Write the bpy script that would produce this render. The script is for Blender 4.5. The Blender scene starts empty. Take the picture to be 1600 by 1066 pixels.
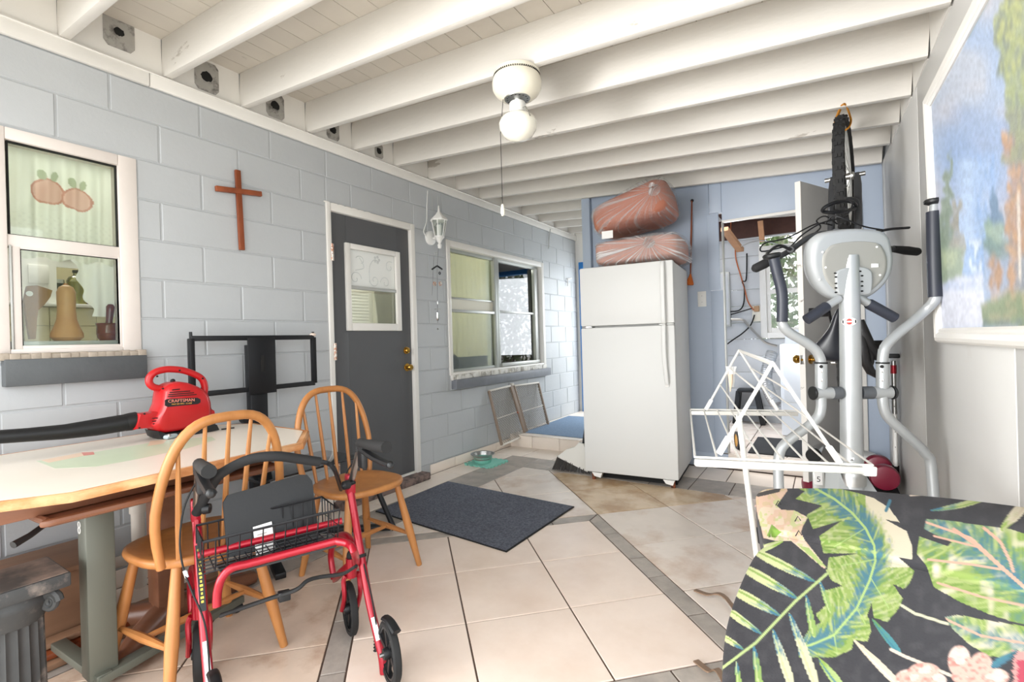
import bpy, bmesh, math, random
import numpy as np
from mathutils import Vector, Matrix
random.seed(7)
SC = bpy.context.scene
COL = SC.collection
V = Vector
PI = math.pi

# ------------------------------------------------------------------ camera
CAM_LOC = V((2.905, 0.0, 1.141)); CF, YAW, PITCH, ROLL = 758.0, .5736, -.0007, -.0287
fw = V((-math.sin(YAW)*math.cos(PITCH), math.cos(YAW)*math.cos(PITCH), math.sin(PITCH)))
r0 = V((math.cos(YAW), math.sin(YAW), 0)); u0 = r0.cross(fw)
rt = math.cos(ROLL)*r0 + math.sin(ROLL)*u0; up = -math.sin(ROLL)*r0 + math.cos(ROLL)*u0
cam = bpy.data.cameras.new('camera'); cam.sensor_width = 36; cam.lens = 36*CF/1600; cam.clip_start = .02
camo = bpy.data.objects.new('camera', cam); COL.objects.link(camo)
m3 = Matrix((rt, up, -fw)).transposed()
camo.matrix_world = Matrix.Translation(CAM_LOC) @ m3.to_4x4()
SC.camera = camo

# measured points: a line of sight met with a real plane of the room gives a world point
def ray(u, v): return rt*((u-800)/CF) - up*((v-533)/CF) + fw
def onx(u, v, x): d = ray(u, v); return CAM_LOC + d*((x-CAM_LOC.x)/d.x)
def ony(u, v, y): d = ray(u, v); return CAM_LOC + d*((y-CAM_LOC.y)/d.y)
def onz(u, v, z): d = ray(u, v); return CAM_LOC + d*((z-CAM_LOC.z)/d.z)
def onp(u, v, p, n): d = ray(u, v); p = V(p); n = V(n); return CAM_LOC + d*((p-CAM_LOC).dot(n)/d.dot(n))
def at(u, v, k): return CAM_LOC + ray(u, v)*k

# ------------------------------------------------------------------ world, lights, exposure
w = bpy.data.worlds.new('sky'); SC.world = w; w.use_nodes = True
bg = w.node_tree.nodes['Background']; bg.inputs[0].default_value = (.93, .97, 1, 1); bg.inputs[1].default_value = 2.25
SC.view_settings.view_transform = 'Standard'; SC.view_settings.look = 'None'
SC.view_settings.exposure = .78; SC.view_settings.gamma = 1; SC.view_settings.use_curve_mapping = False
def area(name, loc, target, size, power, col=(1, 1, 1), sy=None):
    l = bpy.data.lights.new(name, 'AREA'); l.energy = power; l.color = col; l.shape = 'RECTANGLE'; l.size = size; l.size_y = sy or size
    o = bpy.data.objects.new(name, l); COL.objects.link(o); o.location = loc
    o.rotation_euler = (V(target)-V(loc)).to_track_quat('-Z', 'Y').to_euler(); return o
area('yard_side_fill', (-1.0, -4.0, 2.0), (3.0, 3.4, 1.2), 5.0, 380, (1, .99, .98))  # added softbox-like fill far behind the camera, evens out the room
area('ceiling_fill', (2.2, -.45, .7), (1.9, 1.9, 2.6), 1.2, 7, (1, .985, .96))  # added fill near the camera, aimed up to brighten the ceiling
area('back_corner_fill', (.9, -.5, 1.45), (3.25, 3.5, 1.95), .8, 4.2, (1, .99, .98)).data.spread = math.radians(48)  # added narrow-beam fill lifting the upper right wall
area('passage_daylight', (1.15, 6.5, 1.5), (.4, 4.6, .6), 1.3, 24, (.9, .95, 1))
area('laundry_spill_fill', (1.7, 5.3, 1.6), (2.7, 4.0, .4), .8, 20, (.95, .97, 1))  # unseen fill added to spill out of the laundry doorway; no side window there
area('kitchen_fill', (-.75, .9, 2.42), (-.6, .9, 0), .5, 7, (1, .97, .92))  # unseen lamp added to light the kitchen behind its window
area('kitchen_niche_fill', (-1.25, .9, 2.42), (-1.25, .9, 0), .4, 5, (1, .97, .92))  # second unseen kitchen lamp, added to brighten the shelf niche
area('hall_fill', (-.75, 2.6, 2.42), (-.7, 2.6, 0), .5, 13, (1, .98, .94))  # unseen lamp added to light the hall behind the door panes
area('laundry_fill', (2.0, 5.1, 2.42), (2.2, 5.6, 0), .5, 5, (1, .99, .97))  # extra unseen lamp added inside the laundry, no fixture modelled
area('bedroom_fill', (-1.2, 4.4, 2.42), (-.6, 4.4, 0), .6, 62, (1, .98, .93))  # strong unseen lamp added to shine through the drapes

# ------------------------------------------------------------------ materials
def lin(h):
    h = h.lstrip('#'); a = [int(h[i:i+2], 16)/255 for i in (0, 2, 4)]
    return tuple((x/12.92 if x <= .04045 else ((x+.055)/1.055)**2.4) for x in a) + (1,)
def mat(name, col, rough=.5, metal=0, var=0, vs=5, bump=0, bs=60, rnd=0, col2=None, c2s=6, lo=.5, hi=.62, det=6, stretch=None, coat=0, trans=0, alpha=1, emit=0, spec=.5, attr=None, ior=1.45):
    m = bpy.data.materials.new(name); m.use_nodes = True; nt = m.node_tree; N = nt.nodes; L = nt.links
    b = N['Principled BSDF']; b.inputs['Roughness'].default_value = rough; b.inputs['Metallic'].default_value = metal
    b.inputs['Coat Weight'].default_value = coat; b.inputs['Transmission Weight'].default_value = trans; b.inputs['Alpha'].default_value = alpha
    b.inputs['Specular IOR Level'].default_value = spec; b.inputs['IOR'].default_value = ior
    c = lin(col); m.diffuse_color = c
    tc = N.new('ShaderNodeTexCoord'); mp = N.new('ShaderNodeMapping'); L.new(tc.outputs['Object'], mp.inputs[0])
    if stretch: mp.inputs['Scale'].default_value = stretch
    oi = N.new('ShaderNodeObjectInfo')
    if rnd or col2 or var:
        ad = N.new('ShaderNodeVectorMath'); ad.operation = 'ADD'; sc = N.new('ShaderNodeMath'); sc.operation = 'MULTIPLY'; sc.inputs[1].default_value = 37
        L.new(oi.outputs['Random'], sc.inputs[0]); L.new(mp.outputs[0], ad.inputs[0]); L.new(sc.outputs[0], ad.inputs[1]); vec = ad.outputs[0]
    else: vec = mp.outputs[0]
    out = None
    def noise(s, d):
        n = N.new('ShaderNodeTexNoise'); n.inputs['Scale'].default_value = s; n.inputs['Detail'].default_value = d; n.inputs['Roughness'].default_value = .62
        L.new(vec, n.inputs['Vector']); return n.outputs['Fac']
    if attr:
        a = N.new('ShaderNodeAttribute'); a.attribute_name = attr; out = a.outputs['Color']
    else:
        rgb = N.new('ShaderNodeRGB'); rgb.outputs[0].default_value = c; out = rgb.outputs[0]
    if col2:
        mr = N.new('ShaderNodeMapRange'); mr.inputs['From Min'].default_value = lo; mr.inputs['From Max'].default_value = hi; L.new(noise(c2s, det), mr.inputs['Value'])
        mx = N.new('ShaderNodeMix'); mx.data_type = 'RGBA'; L.new(mr.outputs[0], mx.inputs['Factor']); L.new(out, mx.inputs['A']); mx.inputs['B'].default_value = lin(col2); out = mx.outputs['Result']
    if var or rnd:
        hs = N.new('ShaderNodeHueSaturation'); L.new(out, hs.inputs['Color'])
        mr = N.new('ShaderNodeMapRange'); mr.inputs['From Min'].default_value = .25; mr.inputs['From Max'].default_value = .75; mr.inputs['To Min'].default_value = 1-var; mr.inputs['To Max'].default_value = 1+var
        L.new(noise(vs, 5), mr.inputs['Value'])
        m2 = N.new('ShaderNodeMapRange'); m2.inputs['To Min'].default_value = 1-rnd; m2.inputs['To Max'].default_value = 1+rnd; L.new(oi.outputs['Random'], m2.inputs['Value'])
        mu = N.new('ShaderNodeMath'); mu.operation = 'MULTIPLY'; L.new(mr.outputs[0], mu.inputs[0]); L.new(m2.outputs[0], mu.inputs[1]); L.new(mu.outputs[0], hs.inputs['Value']); out = hs.outputs['Color']
    L.new(out, b.inputs['Base Color'])
    if emit:
        L.new(out, b.inputs['Emission Color']); b.inputs['Emission Strength'].default_value = emit
    if bump:
        bp = N.new('ShaderNodeBump'); bp.inputs['Strength'].default_value = bump; bp.inputs['Distance'].default_value = .004; L.new(noise(bs, 6), bp.inputs['Height']); L.new(bp.outputs[0], b.inputs['Normal'])
    return m
M = {}
M['block'] = mat('grey_block_paint', '#b8bbbd', .45, var=.03, vs=3, bump=.25, bs=35, rnd=.015)
M['joint'] = mat('block_joint_paint', '#b2b5b7', .6, bump=.4, bs=50)
M['white'] = mat('white_gloss_paint', '#e6e3dd', .4, var=.03, vs=4, bump=.15, bs=30)
M['beam'] = mat('white_peeling_paint', '#dcd8d1', .5, col2='#b3aca2', c2s=2.6, lo=.66, hi=.685, var=.03, vs=3, bump=.25, bs=25, stretch=(.7, 2, 2))
M['plank'] = mat('white_plank_paint', '#cbc4b9', .55, col2='#b5aea4', c2s=3, lo=.68, hi=.71, var=.04, vs=4, bump=.25, bs=25, rnd=.03)
M['dark'] = mat('black_recess', '#141312', .8)
M['wallblue'] = mat('blue_grey_panel_paint', '#adb9ca', .45, var=.03, vs=2, bump=.1, bs=20)
M['wallright'] = mat('pale_grey_panel_paint', '#cdccc9', .45, var=.025, vs=2, bump=.1, bs=20, col2='#bcb8b0', c2s=1.6, lo=.62, hi=.8)
M['tile'] = mat('cream_floor_tile', '#eddbcd', .25, col2='#e2ccbb', c2s=3, lo=.42, hi=.75, var=.04, vs=4, rnd=.02, bump=.05, bs=15)
M['marble'] = mat('veined_beige_tile', '#e6dacf', .22, col2='#c7ab95', c2s=2.6, lo=.5, hi=.72, det=10, var=.06, vs=7, rnd=.03, bump=.08, bs=12)
M['slate'] = mat('grey_slate_tile', '#9d958d', .4, col2='#b5aba1', c2s=7, lo=.4, hi=.65, var=.09, vs=12, rnd=.07, bump=.6, bs=14)
M['stain'] = mat('water_stained_beige_tile', '#d9c2a4', .22, col2='#b4936f', c2s=4, lo=.42, hi=.62, det=10, var=.08, vs=7, bump=.08, bs=12)
M['vein'] = mat('brown_veined_tile', '#d8c3b0', .25, col2='#a37c5f', c2s=3.4, lo=.5, hi=.74, det=12, var=.08, vs=8, rnd=.02, bump=.08, bs=12)
M['grout'] = mat('brown_grout', '#5b4a40', .8)
M['edge'] = mat('cream_edge_tile', '#ecdfd2', .3, var=.04, vs=5, rnd=.03)
M['sill'] = mat('dark_grey_sill_paint', '#535658', .5, var=.08, vs=9, bump=.4, bs=30)
M['mortar'] = mat('bare_mortar', '#a89c8e', .85, var=.12, vs=25, bump=.7, bs=50)
M['door'] = mat('charcoal_door_paint', '#57585a', .42, var=.03, vs=4, bump=.05)
M['brass'] = mat('brass', '#c59a4a', .22, 1)
M['copper'] = mat('painted_copper_hinge', '#b98a72', .4, .6, col2='#ded8cf', c2s=60, lo=.48, hi=.55)
M['glass'] = mat('window_glass', '#ffffff', .02, trans=1, ior=1.1, spec=.5)
M['alu'] = mat('aluminium_frame', '#b9bab6', .4, .35)
M['creamwall'] = mat('cream_interior_wall', '#e3dfcf', .6)
M['concrete'] = mat('driveway_concrete', '#c9c5bd', .8, var=.08, vs=3)
M['brick'] = mat('worn_purple_concrete', '#7d6a63', .85, col2='#4b4340', c2s=18, lo=.45, hi=.6, bump=.9, bs=40)
M['steel'] = mat('brushed_steel', '#b8b8b6', .3, 1)
M['chrome'] = mat('chrome', '#d8d8d8', .12, 1)
M['black'] = mat('black_plastic', '#151618', .45)
M['blackm'] = mat('black_powder_coat', '#17181b', .4, .2)
M['rubber'] = mat('black_rubber', '#191919', .75)
M['blue'] = mat('blue_painted_edge', '#2e7cc4', .5)
M['oak'] = mat('honey_oak', '#a56b39', .4, col2='#bb824c', c2s=5, lo=.35, hi=.7, var=.08, vs=20, stretch=(1, 1, .25), bump=.05)
M['paper'] = mat('white_paper', '#ecebe8', .7)
M['plastic'] = mat('white_plastic', '#e9e8e4', .35)

# ------------------------------------------------------------------ mesh helpers
class MB:
    def __init__(s): s.v = []; s.f = []
    def add(s, vs, fs):
        n = len(s.v); s.v += [V(p) for p in vs]; s.f += [tuple(n+i for i in f) for f in fs]; return s
    def frame(s, d):
        d = d.normalized(); a = V((0, 0, 1)) if abs(d.z) < .95 else V((1, 0, 0)); x = d.cross(a).normalized(); return x, x.cross(d).normalized()
    def box(s, lo, hi, b=0):
        lo, hi = V(lo), V(hi); return s.obox((lo+hi)/2, (hi-lo)/2, (V((1, 0, 0)), V((0, 1, 0)), V((0, 0, 1))), b)
    def obox(s, c, h, ax, b=0):
        c = V(c)
        if True:
            vs = [c+ax[0]*(h[0]*i)+ax[1]*(h[1]*j)+ax[2]*(h[2]*k) for i in (-1, 1) for j in (-1, 1) for k in (-1, 1)]
            fs = [(0, 1, 3, 2), (4, 6, 7, 5), (0, 4, 5, 1), (2, 3, 7, 6), (0, 2, 6, 4), (1, 5, 7, 3)]
            if ax[0].cross(ax[1]).dot(ax[2]) < 0: fs = [f[::-1] for f in fs]
            return s.add(vs, fs)
    def bar(s, p, q, w, h, upv=(0, 0, 1), b=0):
        p, q = V(p), V(q); d = (q-p); l = d.length; d.normalize(); u = V(upv); x = d.cross(u)
        if x.length < 1e-4: x = d.cross(V((1, 0, 0)))
        x.normalize(); z = x.cross(d); return s.obox((p+q)/2, (w/2, l/2, h/2), (x, d, z), b)
    def tube(s, pts, r, n=10, closed=False, cap=True, sx=1):
        pts = [V(p) for p in pts]; k = len(pts); rr = r if isinstance(r, (list, tuple)) else [r]*k
        T = []
        for i in range(k):
            a = pts[i-1] if (i or closed) else pts[i]; b = pts[(i+1) % k] if (i < k-1 or closed) else pts[i]
            T.append((b-a).normalized())
        x, y = s.frame(T[0]); vs = []; 
        for i in range(k):
            t = T[i]; x = (x-t*x.dot(t))
            if x.length < 1e-6: x, _ = s.frame(t)
            x.normalize(); y = t.cross(x)
            for j in range(n):
                a = 2*PI*j/n; vs.append(pts[i]+x*(rr[i]*sx*math.cos(a))+y*(rr[i]*math.sin(a)))
        fs = []
        for i in range(k if closed else k-1):
            for j in range(n):
                a, b = i*n+j, i*n+(j+1) % n; c, d = ((i+1) % k)*n+(j+1) % n, ((i+1) % k)*n+j; fs.append((a, b, c, d))
        if cap and not closed: fs.append(tuple(range(n))[::-1]); fs.append(tuple((k-1)*n+j for j in range(n)))
        return s.add(vs, fs)
    def cyl(s, p, q, r, r2=None, n=20): return s.tube([p, q], [r, r if r2 is None else r2], n)
    def lathe(s, prof, o, ax=(0, 0, 1), n=24, cap=False):
        o = V(o); ax = V(ax).normalized(); x, y = s.frame(ax); vs = []; k = len(prof)
        for r, h in prof:
            for j in range(n):
                a = 2*PI*j/n; vs.append(o+ax*h+x*(r*math.cos(a))+y*(r*math.sin(a)))
        fs = []
        for i in range(k-1):
            for j in range(n): fs.append((i*n+j, (i+1)*n+j, (i+1)*n+(j+1) % n, i*n+(j+1) % n))
        if cap: fs.append(tuple(range(n))); fs.append(tuple((k-1)*n+j for j in range(n))[::-1])
        return s.add(vs, fs)
    def prism(s, poly, ext):
        n = len(poly); e = V(ext); poly = [V(p) for p in poly]
        nn = V((0, 0, 0))
        for i in range(n): nn += poly[i].cross(poly[(i+1) % n])
        if nn.dot(e) > 0: poly = poly[::-1]
        vs = poly+[p+e for p in poly]; fs = [tuple(range(n)), tuple(range(n, 2*n))[::-1]]+[(i, i+n, (i+1) % n+n, (i+1) % n) for i in range(n)]
        return s.add(vs, fs)
    def ball(s, c, r, n=16, m=10, ax=(V((1, 0, 0)), V((0, 1, 0)), V((0, 0, 1)))):
        c = V(c); r = (r, r, r) if not isinstance(r, (tuple, list)) else r; vs = [c-ax[2]*r[2]]; fs = []
        for i in range(1, m):
            a = PI*i/m
            for j in range(n):
                b = 2*PI*j/n; vs.append(c+ax[0]*(r[0]*math.sin(a)*math.cos(b))+ax[1]*(r[1]*math.sin(a)*math.sin(b))-ax[2]*(r[2]*math.cos(a)))
        vs.append(c+ax[2]*r[2]); e = len(vs)-1
        for j in range(n):
            fs.append((0, 1+(j+1) % n, 1+j)); fs.append((e, 1+(m-2)*n+j, 1+(m-2)*n+(j+1) % n))
            for i in range(m-2): fs.append((1+i*n+j, 1+i*n+(j+1) % n, 1+(i+1)*n+(j+1) % n, 1+(i+1)*n+j))
        return s.add(vs, fs)
    def grid(s, fn, nu, nv, cu=False):
        vs = [fn(i/(nu if cu else nu-1), j/(nv-1)) for i in range(nu) for j in range(nv)]; fs = []
        for i in range(nu if cu else nu-1):
            for j in range(nv-1): fs.append((i*nv+j, ((i+1) % nu)*nv+j, ((i+1) % nu)*nv+j+1, i*nv+j+1))
        return s.add(vs, fs)
def _obox_bevel(s, c, h, ax, b):
    bm = bmesh.new(); bmesh.ops.create_cube(bm, size=2)
    for q in bm.verts: q.co = V((q.co.x*h[0], q.co.y*h[1], q.co.z*h[2]))
    bmesh.ops.bevel(bm, geom=bm.edges[:], offset=min(b, .95*min(h)), segments=2, affect='EDGES', profile=.5)
    bm.verts.index_update(); vs = [c+ax[0]*q.co.x+ax[1]*q.co.y+ax[2]*q.co.z for q in bm.verts]; fs = [[q.index for q in f.verts] for f in bm.faces]
    if ax[0].cross(ax[1]).dot(ax[2]) < 0: fs = [f[::-1] for f in fs]
    bm.free(); return s.add(vs, fs)
_plain = MB.obox
MB.obox = lambda s, c, h, ax, b=0: _plain(s, c, h, ax, 0) if not b else _obox_bevel(s, V(c), h, ax, b)

ORG = {}
def mesh(mb, o, mt, ang=40):
    me = bpy.data.meshes.new('m'); me.from_pydata([p-o for p in mb.v], [], mb.f); me.materials.append(mt)
    bm = bmesh.new(); bm.from_mesh(me); bmesh.ops.recalc_face_normals(bm, faces=bm.faces); bm.to_mesh(me); bm.free()
    me.polygons.foreach_set('use_smooth', [True]*len(me.polygons)); me.set_sharp_from_angle(angle=math.radians(ang)); me.update(); return me
def part(mb, name, mt, parent=None, label=None, ang=40, org=None, data=None, kind=None):
    """one mesh object; with a parent its vertices are kept relative to the parent's base point"""
    o = V((0, 0, 0))
    if parent is not None: o = ORG[parent.name]
    elif org is not None: o = V(org)
    me = data or mesh(mb, o, mt, ang); ob = bpy.data.objects.new(name, me); COL.objects.link(ob); me.name = ob.name
    ORG[ob.name] = o
    if parent is not None: ob.parent = parent
    else: ob.location = o
    if label: ob['label'] = label
    if kind: ob['kind'] = kind
    return ob
def thing(name, label, cat, loc, group=None):
    e = bpy.data.objects.new(name, None); COL.objects.link(e); e.location = loc; e.empty_display_size = .05
    e['label'] = label; e['category'] = cat; ORG[e.name] = V(loc)
    if group: e['group'] = group
    return e
def solo(mb, name, mt, label, cat, loc=None, group=None, ang=40):
    lo = loc or (sum((p for p in mb.v), V())/len(mb.v)); o = part(mb, name, mt, None, label, ang, lo); o['category'] = cat
    if group: o['group'] = group
    return o
def struct(name, loc=(0, 0, 0), mb=None, mt=None):
    if mb is None:
        e = bpy.data.objects.new(name, None); COL.objects.link(e); e.location = loc; ORG[e.name] = V(loc)
    else: e = part(mb, name, mt, None, None, 40, loc)
    e['kind'] = 'structure'; return e
def smooth(pts, n=6, closed=False):
    """Catmull-Rom through the points"""
    pts = [V(p) for p in pts]; k = len(pts); out = []
    for i in range(k if closed else k-1):
        g = lambda j: pts[j % k] if closed else pts[max(0, min(k-1, j))]
        a, b, c, d = g(i-1), g(i), g(i+1), g(i+2)
        for t in range(n):
            t /= n; out.append(.5*((2*b)+(c-a)*t+(2*a-5*b+4*c-d)*t*t+(3*b-a-3*c+d)*t**3))
    if not closed: out.append(pts[-1])
    return out
def lerp(a, b, t): return V(a)*(1-t)+V(b)*t
FONTCACHE = {}
def text(s, size, o, x, y, name, mt, parent, depth=.0008, align='CENTER', label=None):
    """flat raised lettering: o centre, x reading direction, y up"""
    cu = bpy.data.curves.new('t', 'FONT'); cu.body = s; cu.size = size; cu.extrude = depth; cu.align_x = align; cu.align_y = 'CENTER'
    ob = bpy.data.objects.new('t', cu); COL.objects.link(ob); dg = bpy.context.evaluated_depsgraph_get()
    me = bpy.data.meshes.new_from_object(ob.evaluated_get(dg)); bpy.data.objects.remove(ob)
    x, y = V(x).normalized(), V(y).normalized(); z = x.cross(y); mb = MB()
    mb.add([V(o)+x*q.co.x+y*q.co.y+z*q.co.z for q in me.vertices], [tuple(p.vertices) for p in me.polygons])
    return part(mb, name, mt, parent, label)

# ================================================================== SHELL
def zc(x): return 2.583-.0735*x            # underside of the sloping joists
def xr(y): return 3.28+.0246*(4.46-y)      # right-hand wall
YB = 4.46
# ---- left block wall
W1 = (.506, 1.043, 1.14, 2.112); DR = (2.154, 3.01, 0, 2.145); W2 = (3.435, 5.24, .835, 2.083)
OPEN = [W1, DR, W2]
def split(rects, o):
    out = []
    for a, b, c, d in rects:
        if b <= o[0] or a >= o[1] or d <= o[2] or c >= o[3]: out.append((a, b, c, d)); continue
        if a < o[0]: out.append((a, o[0], c, d))
        if b > o[1]: out.append((o[1], b, c, d))
        if c < o[2]: out.append((max(a, o[0]), min(b, o[1]), c, o[2]))
        if d > o[3]: out.append((max(a, o[0]), min(b, o[1]), o[3], d))
    return out
back = [(-.6, 6.2, -.05, 2.8)]
for o in OPEN: back = split(back, o)
mb = MB()
for a, b, c, d in back: mb.box((-.2, a, c), (-.0045, b, d))
wall_left = struct('wall_left', (0, 0, 0), mb, M['joint'])
bcache = {}
def block(y0, y1, z0, z1):
    g = .0035; key = (round(y1-y0, 3), round(z1-z0, 3)); me = bcache.get(key)
    if me is None:
        hy, hz = key[0]/2-g, key[1]/2-g; i = .004; t = MB()
        t.add([(-.0048, -hy, -hz), (-.0048, hy, -hz), (-.0048, hy, hz), (-.0048, -hy, hz), (0, -hy+i, -hz+i), (0, hy-i, -hz+i), (0, hy-i, hz-i), (0, -hy+i, hz-i)],
              [(4, 5, 6, 7), (0, 1, 5, 4), (1, 2, 6, 5), (2, 3, 7, 6), (3, 0, 4, 7)])
        me = bcache[key] = mesh(t, V((0, 0, 0)), M['block'], 20)
    o = bpy.data.objects.new('block', me); COL.objects.link(o); o.parent = wall_left; o.location = (random.uniform(-.0006, .0006), (y0+y1)/2, (z0+z1)/2)
for k in range(0, 12):
    z1 = 2.323-.2032*(k-1); z0 = z1-.2032
    if k == 0: z1 = 2.505
    s0 = (.9422 if k % 2 == 0 else .7417)-4*.4064
    y = s0
    while y < 6.19:
        r = [(max(y, -.6), min(y+.4064, 6.19), max(z0, .086), z1)]
        for o in OPEN: r = split(r, o)
        for a, b, c, d in r:
            if b-a > .02 and d-c > .02: block(a, b, c, d)
        y += .4064
# ---- trim board under the joists, rim board with vents
mb = MB(); mb.box((0, -.6, 2.503), (.022, 1.105, 2.584), .003); mb.box((0, 1.108, 2.505), (.02, 6.2, 2.582), .003)
trim = struct('trim_1', (0, 0, 0), mb, M['white'])
mb = MB(); mb.tube([(.024, -.6, 2.575), (.024, 2.0, 2.572), (.023, 6.1, 2.574)], .0045, 6); part(mb, 'cable', M['white'], trim)
# ---- ceiling: planks over joists
JY = [-.44, -.035, .37, .775, 1.19, 1.595, 2.03, 2.41, 2.82, 3.23, 3.61, 3.98, 4.39, 4.80, 5.2, 5.6, 6.0]
ceiling = struct('ceiling', (0, 0, 0))
for i in range(27):
    x0 = -.02+.1365*i; z = 2.783-.0735*x0; x1 = x0+.1335; mb = MB(); z2 = 2.783-.0735*x1
    mb.prism([(x0, -.55, z), (x1, -.55, z2), (x1, -.55, z2+.02), (x0, -.55, z+.02)], (0, 6.75, 0)); part(mb, 'plank', M['plank'], ceiling)
mb = MB(); mb.prism([(-.2, -.56, 2.83), (3.7, -.56, 2.535), (3.7, -.56, 2.6), (-.2, -.56, 2.9)], (0, 6.78, 0)); part(mb, 'roof_deck', M['dark'], ceiling)
for i, y in enumerate(JY):
    x1 = xr(y)-.0 if y < YB else 3.2
    mb = MB(); n = 9; pts = []
    def st(t): return V((x1*t, y, zc(x1*t)+random.uniform(-.0015, .0015)))
    d = V((x1, 0, -.0735*x1)); a = V((0, y, zc(0)))
    mb.obox(a+d/2+V((0, 0, .1)), (d.length/2, .02, .1), (d.normalized(), V((0, 1, 0)), d.normalized().cross(V((0, 1, 0)))), .003)
    part(mb, 'joist', M['beam'], ceiling)
rim = MB()
ys = [-.6]+[y for y in JY]+[6.2]
for a, b in zip(ys[:-1], ys[1:]): rim.box((-.03, a+.02, 2.583), (0, b-.02, 2.79))
struct('trim_2', (0, 0, 0), rim, M['white'])
rim = MB()
for a, b in zip(JY[4:11], JY[5:12]):
    rim.box((xr(a)-.01, a+.02, zc(3.3)-.0), (xr(a)+.02, b-.02, 2.6))
struct('trim_3', (0, 0, 0), rim, M['white'])
vent_words = ['nearest the camera', 'beside the second joist', 'above the right of the cross', 'above the charcoal door', 'farthest along the wall']
for i, (u, v, s, r) in enumerate([(186, 50, .085, .021), (323, 120, .085, .03), (430, 165, .08, .028), (520, 203, .07, .028), (592, 236, .055, .026)]):
    p = onx(u, v, .002); lo, hi = JY[3+i]+.022, JY[4+i]-.022
    p.y = max(lo+.03, min(hi-.03, p.y)); p.z = min(p.z, 2.735)
    t = thing('soffit_vent', 'grimy square metal vent plate with a round black hole, '+vent_words[i], 'vent', p, 'soffit vents between the joists')
    mb = MB(); n = 20; k = 4; vs = []; fs = []
    sq = []
    for j in range(n):
        a = 2*PI*j/n; c, sn = math.cos(a), math.sin(a); m_ = max(abs(c), abs(sn)); sq.append((c/m_*s*.75, sn/m_*s))
    hole = [(math.cos(2*PI*j/n)*r*random.uniform(.85, 1.15), math.sin(2*PI*j/n)*r*random.uniform(.85, 1.15)) for j in range(n)]
    for x in (.002, -.001):
        for q in (sq, hole): vs += [p+V((x, a, b)) for a, b in q]
    for j in range(n):
        l = (j+1) % n; fs += [(j, l, n+l, n+j), (j, 2*n+j, 2*n+l, l), (n+j, n+l, 3*n+l, 3*n+j)]
    mb.add(vs, fs); part(mb, 'plate', mat('sooty_galvanised', '#a9a6a0', .6, .2, col2='#3a3733', c2s=14, lo=.5, hi=.68, var=.1, vs=20) if i == 0 else part.vent, t)
    if i == 0: part.vent = bpy.data.materials['sooty_galvanised']
    mb = MB(); mb.lathe([(r*1.15, -.0005), (r*.9, .0003), (0, .0006)], p+V((.0005, 0, 0)), (1, 0, 0), 16); part(mb, 'hole', M['dark'], t)
# ---- baseboard of cream tile, door sill
bb = struct('baseboard_left', (0, 0, 0))
for k in range(15):
    a = -.5+.33*k; b = a+.327
    if b < DR[0]+.02 or a > DR[1]-.05:
        mb = MB(); mb.box((0, max(a, 3.012) if a > 2.6 else a, 0), (.011, min(b, 4.4), .084), .002); part(mb, 'tile', M['edge'], bb)
# ---- back wall: painted boards
wb = struct('wall_back', (0, 0, 0))
def wpan(x0, x1, z0, z1, y=YB, name='panel', m='wallblue', th=.02):
    mb = MB(); mb.box((x0, y, z0), (x1, y+th, z1), .002); return part(mb, name, M[m], wb)
wpan(1.0, 2.085, 0, 2.62); wpan(2.187, 3.115, 2.095, 2.62); wpan(3.117, 3.29, 0, 2.62)
wpan(.915, .998, .13, 2.62, YB-.05, 'corner_post', th=.09)
wpan(2.087, 2.186, .13, 1.52, YB-.012, 'casing', th=.03); wpan(2.07, 2.16, 1.525, 2.18, YB-.014, 'casing', th=.03); wpan(2.09, 2.187, 2.185, 2.45, YB-.01, 'casing', th=.03)
wpan(3.03, 3.115, 2.1, 2.45, YB-.012, 'casing', th=.03); wpan(2.187, 3.12, 2.092, 2.112, YB-.012, 'head_trim', 'white', .03)
wpan(3.115, 3.155, .13, 2.10, YB-.02, 'jamb', 'white', .05); wpan(2.183, 2.196, .13, 2.095, YB-.014, 'jamb', 'alu', .06)
wpan(1.0, 2.187, .0, .12, YB-.008, 'baseboard', 'wallblue', .02); wpan(2.187, 3.28, 0, .125, YB-.005, 'step_riser', 'edge', .06)
# ---- right wall: plywood sheets with pale joint strips
wr = struct('wall_right', (0, 0, 0))
grv = [1.5, 1.88, 3.12, 4.34, 4.46]
dirr = V((-.0246, 1, 0)).normalized(); nrr = V((-1, -.0246, 0)).normalized()
def rw(y0, y1, z0, z1, off, th, m, name, b=.002):
    p, q = V((xr(y0), y0, 0)), V((xr(y1), y1, 0)); c = (p+q)/2 + nrr*(off-th/2)+V((0, 0, (z0+z1)/2)); mb = MB()
    mb.obox(c, ((q-p).length/2, th/2, (z1-z0)/2), (dirr, nrr, V((0, 0, 1))), b); return part(mb, name, M[m], wr)
for a, b in zip(grv[:-1], grv[1:]):
    rw(a+.005, b-.005, 0, 2.36, 0, .015, 'wallright', 'panel')
for a in grv[:-1]: rw(a-.005, a+.005, 0, 2.3, -.004, .006, 'white', 'joint_strip', 0)
rw(1.5, 4.46, 0, 2.6, -.016, .04, 'joint', 'backing', 0)
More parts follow.
